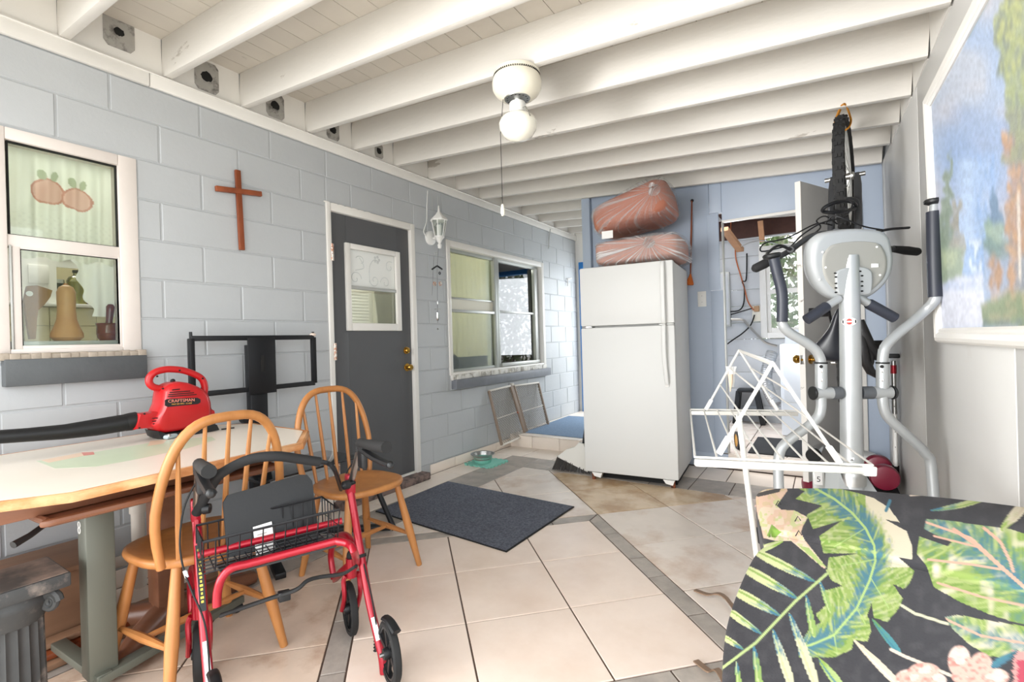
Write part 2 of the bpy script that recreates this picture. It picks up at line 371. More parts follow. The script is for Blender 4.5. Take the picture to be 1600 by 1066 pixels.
# ---- floor tiles
floor = struct('floor', (0, 0, 0))
mb = MB(); mb.box((-.05, -.75, -.05), (3.45, 4.47, -.0045)); part(mb, 'grout_bed', M['grout'], floor)
def clip(poly, box):
    for ax, s, v in ((0, 1, box[0]), (0, -1, box[1]), (1, 1, box[2]), (1, -1, box[3])):
        out = []
        for i in range(len(poly)):
            a, b = poly[i-1], poly[i]; da, db = s*(a[ax]-v), s*(b[ax]-v)
            if (da < 0) != (db < 0): t = da/(da-db); out.append((a[0]+(b[0]-a[0])*t, a[1]+(b[1]-a[1])*t))
            if db >= 0: out.append(b)
        poly = out
        if len(poly) < 3: return []
    return poly
def tile(poly, m, parent=floor, z=0, g=.0036):
    # shrink by the half joint, then give the piece a soft edge and thickness
    n = len(poly); ar = sum(poly[i-1][0]*poly[i][1]-poly[i][0]*poly[i-1][1] for i in range(n))
    if ar < 0: poly = poly[::-1]; ar = -ar
    if ar/2 < .0012: return
    def inset(d):
        o = []
        for i in range(n):
            a, b, c = V(poly[i-1]), V(poly[i]), V(poly[(i+1) % n]); e, f = (b-a).normalized(), (c-b).normalized(); n1, n2 = V((-e.y, e.x)), V((-f.y, f.x))
            k = 1+n1.dot(n2); o.append(b+(n1+n2)*(d/max(k, .3)))
        return o
    A, B = inset(g), inset(g+.0018); dz = random.uniform(-.0004, .0004); mb = MB()
    mb.add([(p.x, p.y, z-.006) for p in A]+[(p.x, p.y, z-.0012+dz) for p in A]+[(p.x, p.y, z+dz) for p in B],
           [tuple(2*n+i for i in range(n))]+[(i, (i+1) % n, n+(i+1) % n, n+i) for i in range(n)]+[(n+i, n+(i+1) % n, 2*n+(i+1) % n, 2*n+i) for i in range(n)])
    return part(mb, 'tile', M[m], parent, ang=20)
R2 = math.sqrt(2)
def pq(p, q): return ((p+q)/R2, (q-p)/R2)
def cell(p0, p1, q0, q1): return [pq(p0, q0), pq(p1, q0), pq(p1, q1), pq(p0, q1)]
FB = (.585, 3.42, -.7, 3.71); PI0, PI1, QI0, QI1 = -.822, .54, 1.812, 3.137; PO0, PO1, QO0, QO1 = -.915, .632, 1.722, 3.228
for a, b in zip((PI0, -.362, .086), (-.362, .086, PI1)):
    for c, d in zip((QI0, 2.253, 2.697), (2.253, 2.697, QI1)): tile(cell(a, b, c, d), 'tile')
# slate border of the central square, mitred at its corners
cut = [-.593, -.267, -.064, .266]
for qa, qb in ((QI1, QO1), (QI0, QO0)):
    e = [None]+cut+[None]
    for i in range(5):
        l0, l1 = (PI0, PO0) if i == 0 else (e[i], e[i]); h0, h1 = (PI1, PO1) if i == 4 else (e[i+1], e[i+1])
        tile([pq(l0, qa), pq(h0, qa), pq(h1, qb), pq(l1, qb)], 'slate')
cut = [2.05, 2.36, 2.62, 2.9]
for pa, pb in ((PI0, PO0), (PI1, PO1)):
    e = [None]+cut+[None]
    for i in range(5):
        l0, l1 = (QI0, QO0) if i == 0 else (e[i], e[i]); h0, h1 = (QI1, QO1) if i == 4 else (e[i+1], e[i+1])
        tile([pq(pa, l0), pq(pa, h0), pq(pb, h1), pq(pb, l1)], 'slate')
def field(p0, p1, q0, q1):
    a = clip(cell(p0, p1, q0, q1), FB)
    if a:
        cx, cy = sum(p[0] for p in a)/len(a), sum(p[1] for p in a)/len(a)
        tile(a, 'stain' if (1.0 < cx < 2.0 and 3.05 < cy < 3.75) else 'vein' if (p1+0 < PO1+.01 and q1 <= QO0+.01) else 'marble')
ps = [PO0-.5*k for k in range(5, -1, -1)]+[PO0+.5*k for k in range(1, 9)]
qs_hi = [QO1+.5*k for k in range(0, 5)]; qs_lo = [QO0-.5*k for k in range(6, -1, -1)]
for a, b in zip(ps[:-1], ps[1:]):
    for c, d in zip(qs_hi[:-1], qs_hi[1:]): field(a, b, c, d)
    for c, d in zip(qs_lo[:-1], qs_lo[1:]): field(a, b, c, d)
qm = [QO0, 2.222, 2.722, QO1]
for c, d in zip(qm[:-1], qm[1:]):
    for k in range(5): field(PO0-.5*(k+1), PO0-.5*k, c, d); field(PO1+.5*k, PO1+.5*(k+1), c, d)
# slate strip and cream row along the walls
def strip(x0, x1, y0, y1, m): 
    tile([(x0, y0), (x1, y0), (x1, y1), (x0, y1)], m)
yj = [-.7, -.13, .32, .77, 1.23, 1.68, 2.13, 2.58, 3.03, 3.38, 3.71]
for a, b in zip(yj[:-1], yj[1:]): strip(.262, .585, a, b, 'slate')
xj = [.262, .585, .82, 1.27, 1.72, 2.02, 2.30, 2.75, 3.2, 3.42]
for a, b in zip(xj[:-1], xj[1:]): strip(a, b, 3.71, 4.045, 'slate')
yj = [-.7, -.35, .1, .56, 1.01, 1.47, 1.92, 2.37, 2.82, 3.27, 3.72, 4.045]
for a, b in zip(yj[:-1], yj[1:]): strip(.012, .262, a, b, 'edge')
xj = [.012, .37, .70, 1.03, 1.36, 1.69, 2.02, 2.23, 2.68, 3.13, 3.42]
for a, b in zip(xj[:-1], xj[1:]): strip(a, b, 4.045, 4.42, 'edge')
# step up to the passage and the laundry floor
mb = MB(); mb.box((.0, 4.41, 0), (.985, 6.45, .118)); mb.box((.985, 4.475, 0), (3.28, 6.45, .118)); step = part(mb, 'raised_floor', M['grout'], None); step['kind'] = 'structure'; step.name = 'floor_raised'; ORG['floor_raised'] = V((0, 0, 0))
xj = [.003, .22, .51, .83, .985]
for a, b in zip(xj[:-1], xj[1:]):
    for c, d in ((4.40, 4.58), (4.585, 4.92), (4.92, 5.25), (5.25, 5.58), (5.58, 5.91), (5.91, 6.2)): tile([(a, c), (b, c), (b, d), (a, d)], 'edge', step, .13)
xj = [.003, .28, .60, .915]
for a, b in zip(xj[:-1], xj[1:]):
    mb = MB(); mb.box((a+.002, 4.398, 0), (b-.002, 4.411, .122), .002); part(mb, 'riser_tile', M['edge'], step)
for i in range(7):
    for j in range(6):
        a, b = 1.3+.33*i, 4.46+.33*j; tile([(a, b), (a+.33, b), (a+.33, b+.33), (a, b+.33)], 'marble', step, .13)
# ---- rooms behind
def room(name, lo, hi, m, skip='', th=.03):
    e = struct(name, (0, 0, 0)); (a, b, c), (d, f, g) = lo, hi
    S = {'x0': ((a-th, b, c), (a, f, g)), 'x1': ((d, b, c), (d+th, f, g)), 'y0': ((a, b-th, c), (d, b, g)), 'y1': ((a, f, c), (d, f+th, g)), 'z0': ((a, b, c-th), (d, f, c)), 'z1': ((a, b, g), (d, f, g+th))}
    nm = {'x0': 'far_side', 'x1': 'near_side', 'y0': 'left_side', 'y1': 'right_side', 'z0': 'bottom', 'z1': 'top'}
    for k, (l, h) in S.items():
        if k not in skip.split(): mb = MB(); mb.box(l, h); part(mb, nm[k], M[m], e)
    return e
kit = room('wall_kitchen', (-1.9, -.2, .6), (-.2, 1.75, 2.5), 'creamwall', 'x1')
room('wall_hall', (-1.7, 1.8, 0), (-.2, 3.3, 2.5), 'creamwall', 'x1')
room('wall_bedroom', (-2.2, 3.36, .3), (-.2, 5.6, 2.5), 'creamwall', 'x1')
lw = struct('wall_laundry', (0, 0, 0))
LY = 6.15; L3 = (2.36, 3.02, 1.15, 2.06)
M['lboard'] = mat('white_lap_boards', '#c6c8ca', .5, var=.05, vs=3, bump=.2, bs=20)
for z in np.arange(.13, 2.25, .19):
    for x0, x1 in ((1.27, L3[0]-.06), (L3[1]+.06, 3.28)) if (z+.19 > L3[2]-.06 and z < L3[3]+.05) else ((1.27, 3.28),):
        mb = MB(); mb.box((x0, LY, z+.002), (x1, LY+.03, z+.189), .003); part(mb, 'board', M['lboard'], lw)
mb = MB(); mb.box((1.24, 4.5, .13), (1.27, 6.18, 2.62)); part(mb, 'side', M['lboard'], lw)
mb = MB(); mb.box((3.285, 4.46, .13), (3.31, 6.18, 2.62)); part(mb, 'side', M['lboard'], lw)
M['rafter'] = mat('dark_stained_rafter', '#4a2d24', .7, var=.2, vs=14, stretch=(1, .3, 1))
M['rawwood'] = mat('raw_orange_lumber', '#b98a66', .7, var=.15, vs=12)
mb = MB(); mb.box((1.27, 6.12, 2.24), (3.28, 6.16, 2.62)); part(mb, 'plate_beam', M['rafter'], lw)
for x in (1.55, 1.95, 2.35, 2.75): mb = MB(); mb.box((x, 4.5, 2.44), (x+.045, 6.15, 2.6)); part(mb, 'rafter', M['rafter'], lw)
mb = MB(); mb.box((1.27, 4.5, 2.6), (3.28, 6.15, 2.63)); part(mb, 'roof_boards', M['rafter'], lw)
mb = MB(); mb.bar(ony(1132, 358, 5.2), ony(1157, 391, 5.75), .07, .04); part(mb, 'brace', M['rawwood'], lw)
mb = MB(); mb.bar(ony(1188, 345, 5.9), ony(1191, 378, 5.95), .06, .05, (1, 0, 0)); part(mb, 'block', M['rawwood'], lw)
# end of the passage: white wall with the blue-edged doorway
we = struct('wall_passage', (0, 0, 0))
mb = MB(); mb.box((-.2, 6.2, .13), (.05, 6.26, 2.7)); part(mb, 'panel', M['white'], we)
mb = MB(); mb.box((.05, 6.2, 2.2), (1.27, 6.26, 2.7)); part(mb, 'header', M['white'], we)
mb = MB(); mb.box((.05, 6.17, .13), (.115, 6.24, 2.2), .004); part(mb, 'door_post', M['blue'], we)
mb = MB(); mb.box((.115, 6.175, 2.13), (1.2, 6.24, 2.2), .004); part(mb, 'door_head', M['blue'], we)
mb = MB(); mb.box((-30, -25, -.12), (30, 30, -.052)); g = part(mb, 'ground', M['concrete']); g['kind'] = 'structure'

# ================================================================== WINDOWS, DOORS, LEFT WALL
def glass(name, tint='#ffffff', refl=.1):
    m = bpy.data.materials.new(name); m.use_nodes = True; nt = m.node_tree; nt.nodes.clear(); N = nt.nodes; L = nt.links
    o = N.new('ShaderNodeOutputMaterial'); t = N.new('ShaderNodeBsdfTransparent'); t.inputs[0].default_value = lin(tint); g = N.new('ShaderNodeBsdfGlossy'); g.inputs['Roughness'].default_value = .02
    f = N.new('ShaderNodeFresnel'); f.inputs['IOR'].default_value = 1.5; a = N.new('ShaderNodeMath'); a.operation = 'MULTIPLY'; a.inputs[1].default_value = refl*10; a.use_clamp = True
    x = N.new('ShaderNodeMixShader'); L.new(f.outputs[0], a.inputs[0]); L.new(a.outputs[0], x.inputs[0]); L.new(t.outputs[0], x.inputs[1]); L.new(g.outputs[0], x.inputs[2]); L.new(x.outputs[0], o.inputs[0])
    return m
M['pane'] = glass('clear_pane', '#f6faf6', .09); M['film'] = glass('jar_glass', '#eef4e8', .2); M['pane2'] = glass('pane_reflective', '#eef2ee', .16)
M['sash'] = mat('pinkish_white_sash_paint', '#dcd3cc', .45, var=.03, vs=6, bump=.2, bs=40)
def rectframe(mb, x0, x1, o, i, b=.002):
    """frame of four bars in the plane of the left wall: o, i = (y0,y1,z0,z1) outside and inside"""
    mb.box((x0, o[0], o[2]), (x1, i[0], o[3]), b); mb.box((x0, i[1], o[2]), (x1, o[1], o[3]), b)
    mb.box((x0, i[0], o[2]), (x1, i[1], i[2]), b); mb.box((x0, i[0], i[3]), (x1, i[1], o[3]), b); return mb
def skin(name, m, fn, nu, nv, colfn=None, parent=None, loc=None, cat=None, label=None):
    """fine sheet with a woven-in print stored per vertex"""
    mb = MB(); mb.grid(fn, nu, nv); o = ORG[parent.name] if parent is not None else V(loc)
    me = bpy.data.meshes.new('m'); me.from_pydata([p-o for p in mb.v], [], mb.f); me.materials.append(m); me.polygons.foreach_set('use_smooth', [True]*len(me.polygons))
    if colfn is not None:
        c = np.ones((nu*nv, 4), np.float32); c[:, :3] = colfn(np.array([list(p) for p in mb.v])); ca = me.color_attributes.new('print', 'FLOAT_COLOR', 'POINT'); ca.data.foreach_set('color', c.ravel())
    return part(None, name, m, parent, label, data=me, org=None if parent is not None else o)
# ---- kitchen window
w1 = struct('window_1', (0, .77, 1.6))
part(rectframe(MB(), -.09, .006, (.506, 1.043, 1.145, 2.112), (.574, .966, 1.165, 2.06), .004), 'frame', M['sash'], w1)
mb = MB(); mb.box((-.05, .574, 1.604), (-.004, .966, 1.657), .003); part(mb, 'meeting_rail', M['sash'], w1)
part(rectframe(MB(), -.03, -.002, (.588, .966, 1.16, 1.606), (.613, .957, 1.18, 1.598), .002), 'sash', M['sash'], w1)
part(rectframe(MB(), -.028, -.004, (.611, .963, 1.17, 1.602), (.616, .957, 1.177, 1.597), 0), 'gasket', M['dark'], w1)
part(rectframe(MB(), -.034, -.012, (.582, .966, 1.657, 2.06), (.587, .962, 1.66, 2.055), 0), 'gasket', M['dark'], w1)
mb = MB(); mb.box((-.024, .588, 1.655), (-.021, .964, 2.058)); part(mb, 'pane', M['pane'], w1)
mb = MB(); mb.box((-.017, .612, 1.172), (-.014, .96, 1.6)); part(mb, 'pane', M['pane'], w1)
mb = MB(); mb.box((-.004, .578, 1.15), (.004, .586, 1.61), .001); part(mb, 'track', M['alu'], w1)
mb = MB(); mb.box((-.01, .545, 1.008), (.055, 1.048, 1.122), .004); part(mb, 'sill', M['sill'], w1)
mb = MB()
for k in range(16): y = .53+.0323*k; mb.box((-.01, y, 1.118), (.045+random.uniform(-.006, .004), y+.034, 1.147+random.uniform(-.004, .003)), .004)
part(mb, 'mortar_bed', M['mortar'], w1)
mb = MB(); mb.box((-.2, .45, 1.168), (-.05, 1.12, 1.2), .004); part(mb, 'stool', M['alu'], w1)
M['print'] = mat('printed_cotton', '#ffffff', .85, attr='print'); M['print'].node_tree.nodes['Principled BSDF'].inputs['Subsurface Weight'].default_value = 0
APP = [(onx(76, 300, -.11), 16), (onx(122, 313, -.11), 15)]
def curtain_cols(P):
    c = np.ones((len(P), 3))*np.array(lin('#eceee4')[:3]); y, z = P[:, 1], P[:, 2]
    for p, r in APP:
        r = r*.0039; d = np.hypot((y-p.y), (z-p.z)*1.05); c[d < r] = lin('#dfb9ab')[:3]; c[(d < r) & (d > r*.86)] = lin('#c99584')[:3]
        for sx in (-1, 1): e = np.hypot((y-p.y-sx*.02)*1.6-(z-p.z-.07)*sx*.3, (z-p.z-.075)*.9); c[e < .022] = lin('#b5bfa4')[:3]
    k = (np.sin(y*210)*np.sin(z*190) > .55) & (z < 1.78); c[k] *= .93
    return c
def fcurt(u, v):
    y = .47+.6*u; z = 2.10-.52*v; return V((-.11+.012*math.sin(y*70)+.006*math.sin(y*131+v*2)*(.4+v), y, z-.008*math.sin(y*60)))
curt = skin('curtain', M['print'], fcurt, 160, 120, curtain_cols, None, (-.11, .77, 1.6)); curt['label'] = 'white lace cafe curtain with red apples behind the top pane'; curt['category'] = 'curtain'
def translucent(m, f=.45):
    nt = m.node_tree; N = nt.nodes; L = nt.links; b = N['Principled BSDF']; t = N.new('ShaderNodeBsdfTranslucent'); x = N.new('ShaderNodeMixShader'); x.inputs[0].default_value = f
    src = b.inputs['Base Color'].links[0].from_socket; L.new(src, t.inputs[0]); L.new(b.outputs[0], x.inputs[1]); L.new(t.outputs[0], x.inputs[2]); L.new(x.outputs[0], N['Material Output'].inputs[0]); return m
translucent(M['print']); M['lace'] = translucent(mat('white_lace', '#f0f1ec', .9, bump=.4, bs=90))
def flace(u, v):
    z = 1.62-.30*v; y = .80+.10*v+.05*max(0, .4-v)-.02*math.sin(v*20)*.5; y = y+(1.07-y)*u; return V((-.14+.012*math.sin(y*85), y, z))
mb = MB(); mb.grid(flace, 60, 30); solo(mb, 'curtain', M['lace'], 'scalloped lace curtain edge behind the lower right pane', 'curtain')
# things on the kitchen sill and the pass-through behind
sx = -.125
def pxr(p): return (V(p)-CAM_LOC).dot(fw)/CF
p = onx(105, 531, sx); k = pxr(p); p.z = 1.2
t = thing('butternut_squash', 'tall tan butternut squash standing on the kitchen sill', 'squash', p)
M['squash'] = mat('squash_skin', '#c99a6c', .5, var=.06, vs=14, col2='#b9885c', c2s=5, lo=.5, hi=.8)
mb = MB(); mb.lathe([(0, 0), (15*k, .001), (20*k, 6*k), (19.5*k, 12*k), (15.5*k, 22*k), (12*k, 34*k), (11*k, 48*k), (11.4*k, 66*k), (11.6*k, 76*k), (8.5*k, 84*k), (4*k, 87*k), (0, 87*k)], p, (.02, 0, 1), 24); part(mb, 'body', M['squash'], t)
mb = MB(); mb.cyl(p+V((0, 0, 86*k)), p+V((.002, .002, 90*k)), 3.5*k, 2.5*k, 8); part(mb, 'stem', M['oak'], t)
p = onx(169, 529, sx); p.z = 1.2
t = thing('mortar', 'small glossy red-brown mortar on the kitchen sill', 'mortar', p); M['maroonwood'] = mat('glossy_maroon_wood', '#6d342b', .18, coat=.5, var=.08, vs=20)
mb = MB(); mb.lathe([(0, 0), (11*k, 0), (14*k, 5*k), (15*k, 14*k), (14.6*k, 24*k), (16*k, 27*k), (15.5*k, 28.5*k), (13*k, 28*k), (13*k, 16*k), (0, 8*k)], p, (0, 0, 1), 24); part(mb, 'bowl', M['maroonwood'], t)
mb = MB(); mb.lathe([(14.9*k, 10*k), (15.3*k, 11*k), (14.9*k, 12*k)], p, (0, 0, 1), 24); part(mb, 'ring', M['maroonwood'], t)
q = p+V((0, 0, 12*k))
t = thing('pestle', 'red-brown wooden pestle standing in the mortar', 'pestle', q)
mb = MB(); mb.lathe([(0, 0), (6*k, 1*k), (5*k, 8*k), (4.6*k, 22*k), (5.4*k, 36*k), (6*k, 44*k), (3.5*k, 48*k), (0, 49*k)], q, (0, .1, 1), 16); part(mb, 'shaft', M['maroonwood'], t)
pts = [onx(a, b, sx) for a, b in [(43, 447), (58, 446), (71, 450), (82, 454), (79, 464), (70, 476), (60, 485), (58, 500), (56, 530), (47, 530), (42, 500), (38, 470)]]
mb = MB(); mb.prism(pts, (-.03, 0, 0)); M['tanwood'] = mat('tan_wood', '#9c7544', .5, col2='#7b5732', c2s=4, lo=.4, hi=.7, stretch=(1, 1, .3))
t = thing('carved_paddle', 'tan carved wooden paddle leaning at the left of the kitchen sill', 'paddle', onx(50, 530, sx)); part(mb, 'blade', M['tanwood'], t)
mb = MB(); q = onx(46, 459, sx+.002); mb.lathe([(0, 0), (4*k, 0), (4*k, .002), (0, .003)], q, (1, 0, 0), 14); part(mb, 'sticker', M['paper'], t)
BX = -.95
def bxy(u, v): q = onx(u, v, BX); return q.y, q.z
ya, za = bxy(88, 417); yb, zb = bxy(182, 478); yl, zl = bxy(20, 478)
mb = MB(); mb.box((BX-.02, -.2, za), (BX, 1.75, 2.5)); mb.box((BX-.02, -.2, zb), (BX, ya, za)); part(mb, 'cabinet_face', M['white'], kit)
mb = MB(); mb.box((BX-.02, yl-.6, zb-.02), (BX+.05, 1.75, zb), .004); mb.box((BX-.6, ya-.1, zb-.02), (BX-.02, 1.75, zb-.002)); part(mb, 'shelf', M['white'], kit)
a, b = bxy(43, 413), bxy(76, 444); mb = MB(); mb.box((BX, a[0], b[1]), (BX+.012, b[0], a[1]), .003); part(mb, 'cabinet_door', M['white'], kit)
a, b = bxy(88, 398), bxy(122, 406); mb = MB(); mb.box((BX, a[0], b[1]), (BX+.012, b[0]+.25, a[1]+.05), .003); part(mb, 'cabinet_door', M['white'], kit)
mb = MB(); mb.box((BX-.62, ya-.3, zb-.02), (BX-.6, 1.75, za+.5)); M['olive'] = mat('olive_wall', '#a39a7d', .7); part(mb, 'niche_back', M['olive'], kit)
M['btile'] = mat('cream_wall_tile', '#e4dcbb', .3, rnd=.02)
for i in range(9):
    for j in range(3):
        y = .6+.11*i; z = zb-.022-.11*(j+1); mb = MB(); mb.box((BX-.02, y+.001, z+.001), (BX, y+.109, z+.109), .003); part(mb, 'wall_tile', M['btile'], kit)
mb = MB(); mb.box((BX-.03, -.2, .6), (BX-.02, 1.75, zb)); part(mb, 'lower_wall', M['creamwall'], kit)
q = onx(121, 476, BX-.1); k2 = pxr(q); q.z = zb
t = thing('oil_bottle', 'clear round jug of yellow cooking oil on the pass-through shelf', 'bottle', q); M['oil'] = mat('yellow_oil', '#c7b53a', .15, coat=.4)
mb = MB(); mb.lathe([(0, 0), (11*k2, 0), (12*k2, 3*k2), (12*k2, 36*k2), (12*k2, 36.1*k2), (0, 36.2*k2)], q); part(mb, 'oil', M['oil'], t)
mb = MB(); mb.lathe([(12.3*k2, 0), (12.6*k2, 38*k2), (10*k2, 44*k2), (4*k2, 47*k2), (4*k2, 52*k2)], q); part(mb, 'glass', M['film'], t)
mb = MB(); mb.cyl(q+V((0, 0, 51*k2)), q+V((0, 0, 55*k2)), 5*k2); part(mb, 'cap', M['rubber'], t)
for u, r, h, lb in ((92, 7, 38, 'dark jar with a red and white lid left of the oil jug'), (139, 5, 18, 'low black canister right of the oil jug'), (150, 5, 22, 'black canister at the right end of the shelf')):
    q = onx(u, 476, BX-.08); q.z = zb; t = thing('canister', lb, 'canister', q); mb = MB(); mb.lathe([(0, 0), (r*k2, 0), (r*k2, h*k2*.85), (0, h*k2*.86)], q); part(mb, 'jar', M['black'], t)
    mb = MB(); mb.cyl(q+V((0, 0, h*k2*.85)), q+V((0, 0, h*k2)), r*1.03*k2); part(mb, 'lid', M['paper'] if u == 95 else M['steel'], t)

# ---- charcoal door
d1 = struct('door_1', (0, 2.18, .06))
mb = MB(); mb.box((-.14, 2.15, .0), (.012, 2.186, 2.147), .004); mb.box((-.14, 2.965, .05), (.012, 3.012, 2.147), .004); mb.box((-.14, 2.186, 2.092), (.012, 2.965, 2.147), .004)
for k in range(7): y = 2.16+.06*k; mb.ball((.006, y, 2.147), (.008, .03, random.uniform(.004, .012)), 8, 6)
part(mb, 'casing', M['white'], d1)
DX = -.018; wo = (2.31, 2.847, 1.247, 1.89)
mb = MB(); mb.box((DX-.04, 2.19, .072), (DX, wo[0]+.02, 2.09), .002); mb.box((DX-.04, wo[1]-.02, .072), (DX, 2.962, 2.09), .002); mb.box((DX-.04, wo[0]+.02, .072), (DX, wo[1]-.02, wo[2]+.02)); mb.box((DX-.04, wo[0]+.02, wo[3]-.02), (DX, wo[1]-.02, 2.09))
part(mb, 'slab', M['door'], d1)
part(rectframe(MB(), DX-.005, DX+.02, wo, (2.352, 2.80, 1.305, 1.85), .005), 'window_frame', M['white'], d1)
mb = MB(); mb.box((DX-.01, 2.35, 1.555), (DX+.014, 2.802, 1.58), .004); part(mb, 'window_rail', M['alu'], d1)
M['frost'] = mat('frosted_privacy_film', '#eceeea', .35)
mb = MB(); mb.box((DX-.02, 2.345, 1.57), (DX-.016, 2.81, 1.86)); fr = part(mb, 'frosted_pane', M['frost'], d1)
mb = MB(); mb.box((DX-.012, 2.345, 1.29), (DX-.009, 2.81, 1.57)); part(mb, 'pane', M['pane'], d1)
M['scroll'] = mat('grey_scroll_print', '#cfd2cf', .5)
mb = MB()
def spiral(cy, cz, r, a0, turns, s=1):
    return [V((DX-.0155, cy+s*r*(1-t)**.8*math.cos(a0+turns*2*PI*t), cz+r*(1-t)**.8*math.sin(a0+turns*2*PI*t))) for t in np.linspace(0, .9, 26)]
for a in [(2.42, 1.64, .055, 0, 1.2, 1), (2.60, 1.64, .05, PI, 1.3, 1), (2.71, 1.63, .05, 0, 1.2, -1), (2.76, 1.76, .05, 1, 1.1, 1), (2.47, 1.77, .05, .5, .7, -1)]: mb.tube(spiral(*a), .003, 5)
mb.tube(smooth([(DX-.0155, 2.42, 1.7), (DX-.0155, 2.50, 1.73), (DX-.0155, 2.46, 1.80)]), .003, 5); mb.tube(smooth([(DX-.0155, 2.55, 1.62), (DX-.0155, 2.555, 1.74), (DX-.0155, 2.60, 1.80), (DX-.0155, 2.65, 1.79)]), .003, 5)
for k in range(5): a = 2*PI*k/5; mb.ball((DX-.0155, 2.63+.022*math.cos(a), 1.805+.022*math.sin(a)), (.001, .012, .012), 8, 6)
part(mb, 'scroll_pattern', M['scroll'], d1)
for z in (1.80, 1.10, .30):
    mb = MB()
    for k in range(5): mb.cyl((.012, 2.187, z-.06+.024*k), (.012, 2.187, z-.038+.024*k), .011, n=10)
    mb.box((-.018, 2.187, z-.06), (.008, 2.20, z+.06), .001); part(mb, 'hinge', M['copper'], d1)
def knob(y, z, r, nm, L=.055):
    mb = MB(); mb.lathe([(0, 0), (r*1.2, 0), (r*1.25, .006), (r*.55, .012), (r*.45, L*.45), (r*.9, L*.6), (r, L*.8), (r*.75, L), (0, L*1.02)], (DX, y, z), (1, 0, 0), 20); part(mb, nm, M['brass'], d1)
knob(2.905, .945, .026, 'knob'); knob(2.9, 1.085, .024, 'deadbolt', .03)
mb = MB(); mb.box((-.13, 2.15, .0), (.10, 3.03, .058), .008); part(mb, 'threshold', M['brick'], d1)
mb = MB(); mb.box((-.1, 2.186, .056), (.0, 2.965, .072), .002); part(mb, 'saddle', M['white'], d1)
# louvred door and wall edge seen through the lower pane
hal = bpy.data.objects['wall_hall']
mb = MB(); mb.box((-.9, 3.02, 0), (-.86, 3.3, 2.1), .003)
for k in range(40): mb.box((-.86, 3.04, .6+.03*k), (-.85, 3.24, .622+.03*k), .002)
part(mb, 'louvred_door', M['white'], hal)
mb = MB(); mb.box((-.86, 2.72, 0), (-.855, 2.735, 2.1)); mb.box((-.858, 2.715, 1.36), (-.85, 2.74, 1.45)); part(mb, 'door_gap', M['steel'], hal)

# ---- big double window
w2 = struct('window_2', (0, 4.3, 1.4)); ym = onx(775, 480, -.06).y
part(rectframe(MB(), -.15, .012, (3.425, 5.245, .838, 2.088), (3.47, 5.19, .86, 2.03), .004), 'casing', M['white'], w2)
M['alu2'] = mat('dull_aluminium_frame', '#a6a9a4', .45, .3)
part(rectframe(MB(), -.09, -.05, (3.46, 5.2, .85, 2.04), (3.50, 5.15, .885, 2.0), .002), 'frame', M['alu2'], w2)
mb = MB(); mb.box((-.1, ym-.05, .85), (-.035, ym-.005, 2.04), .003); mb.box((-.1, ym+.005, .85), (-.045, ym+.05, 2.04), .003); part(mb, 'mullion', M['alu2'], w2)
zr = onx(735, 487, -.06).z; zr1 = onx(735, 468, -.06).z
mb = MB(); mb.box((-.095, 3.5, zr-.015), (-.04, ym-.05, zr+.012), .003); mb.box((-.085, 3.5, zr1-.01), (-.055, ym-.05, zr1+.008), .003); part(mb, 'meeting_rail', M['alu'], w2)
mb = MB(); mb.box((-.083, 3.5, zr), (-.068, ym-.05, zr1)); part(mb, 'blind_box', M['creamwall'], w2)
zr2 = onx(812, 489, -.06).z
mb = MB(); mb.box((-.095, ym+.05, zr2-.012), (-.045, 5.15, zr2+.012), .003); part(mb, 'meeting_rail', M['alu'], w2)
for y0, y1, z0, z1, x in ((3.5, ym-.05, zr1, 2.0, -.075), (3.5, ym-.05, .885, zr, -.062), (ym+.05, 5.15, zr2, 2.0, -.08), (ym+.05, 5.15, .885, zr2, -.066)):
    mb = MB(); mb.box((x-.002, y0, z0), (x+.001, y1, z1)); part(mb, 'pane', M['pane2' if y0 > 4 else 'pane'], w2)
mb = MB(); mb.box((-.05, ym+.05, .865), (-.02, 5.16, .9), .003); mb.box((-.07, 5.08, .86), (-.03, 5.15, 2.0), .003); part(mb, 'track', M['alu'], w2)
mb = MB(); mb.box((-.01, 3.45, .708), (.062, 5.27, .795), .004); part(mb, 'sill', mat('grey_sill_paint', '#75787e', .5, var=.12, vs=8, bump=.4, bs=30), w2)
mb = MB()
for k in range(30): y = 3.44+.06*k; mb.box((-.15, y, .79), (.03+random.uniform(-.012, .004), y+.062, .838+random.uniform(-.004, .006)), .003)
part(mb, 'ledge', mat('peeling_white_ledge', '#dedbd4', .7, col2='#a9a49a', c2s=14, lo=.5, hi=.6, bump=.8, bs=35), w2)
M['drape'] = mat('cream_drape', '#e9e7cb', .85, var=.05, vs=6); M['drape2'] = mat('pale_grey_green_sheer', '#cdd2c2', .85, var=.05, vs=6)
translucent(M['drape']); translucent(M['drape2'])
def drape(y0, y1, z0, nm, m, lb, x=-.2):
    mb = MB(); mb.grid(lambda u, v: V((x+.016*math.sin((y0+(y1-y0)*u)*75)+.006*math.sin((y0+(y1-y0)*u)*31+v*3), y0+(y1-y0)*u, 2.03-(2.03-z0)*v)), 110, 10); solo(mb, nm, M[m], lb, 'curtain')
drape(3.4, ym, .98, 'drape', 'drape', 'cream pleated drape behind the left half of the big window'); drape(ym, 5.3, .8, 'drape', 'drape2', 'pale sheer drape behind the right half of the big window')
mb = MB(); mb.box((-.2, 3.4, .9), (-.17, ym-.02, .99), .003); mb.box((-.19, 3.4, .8), (-.175, ym-.02, .9)); part(mb, 'lower_blind', M['alu2'], w2)
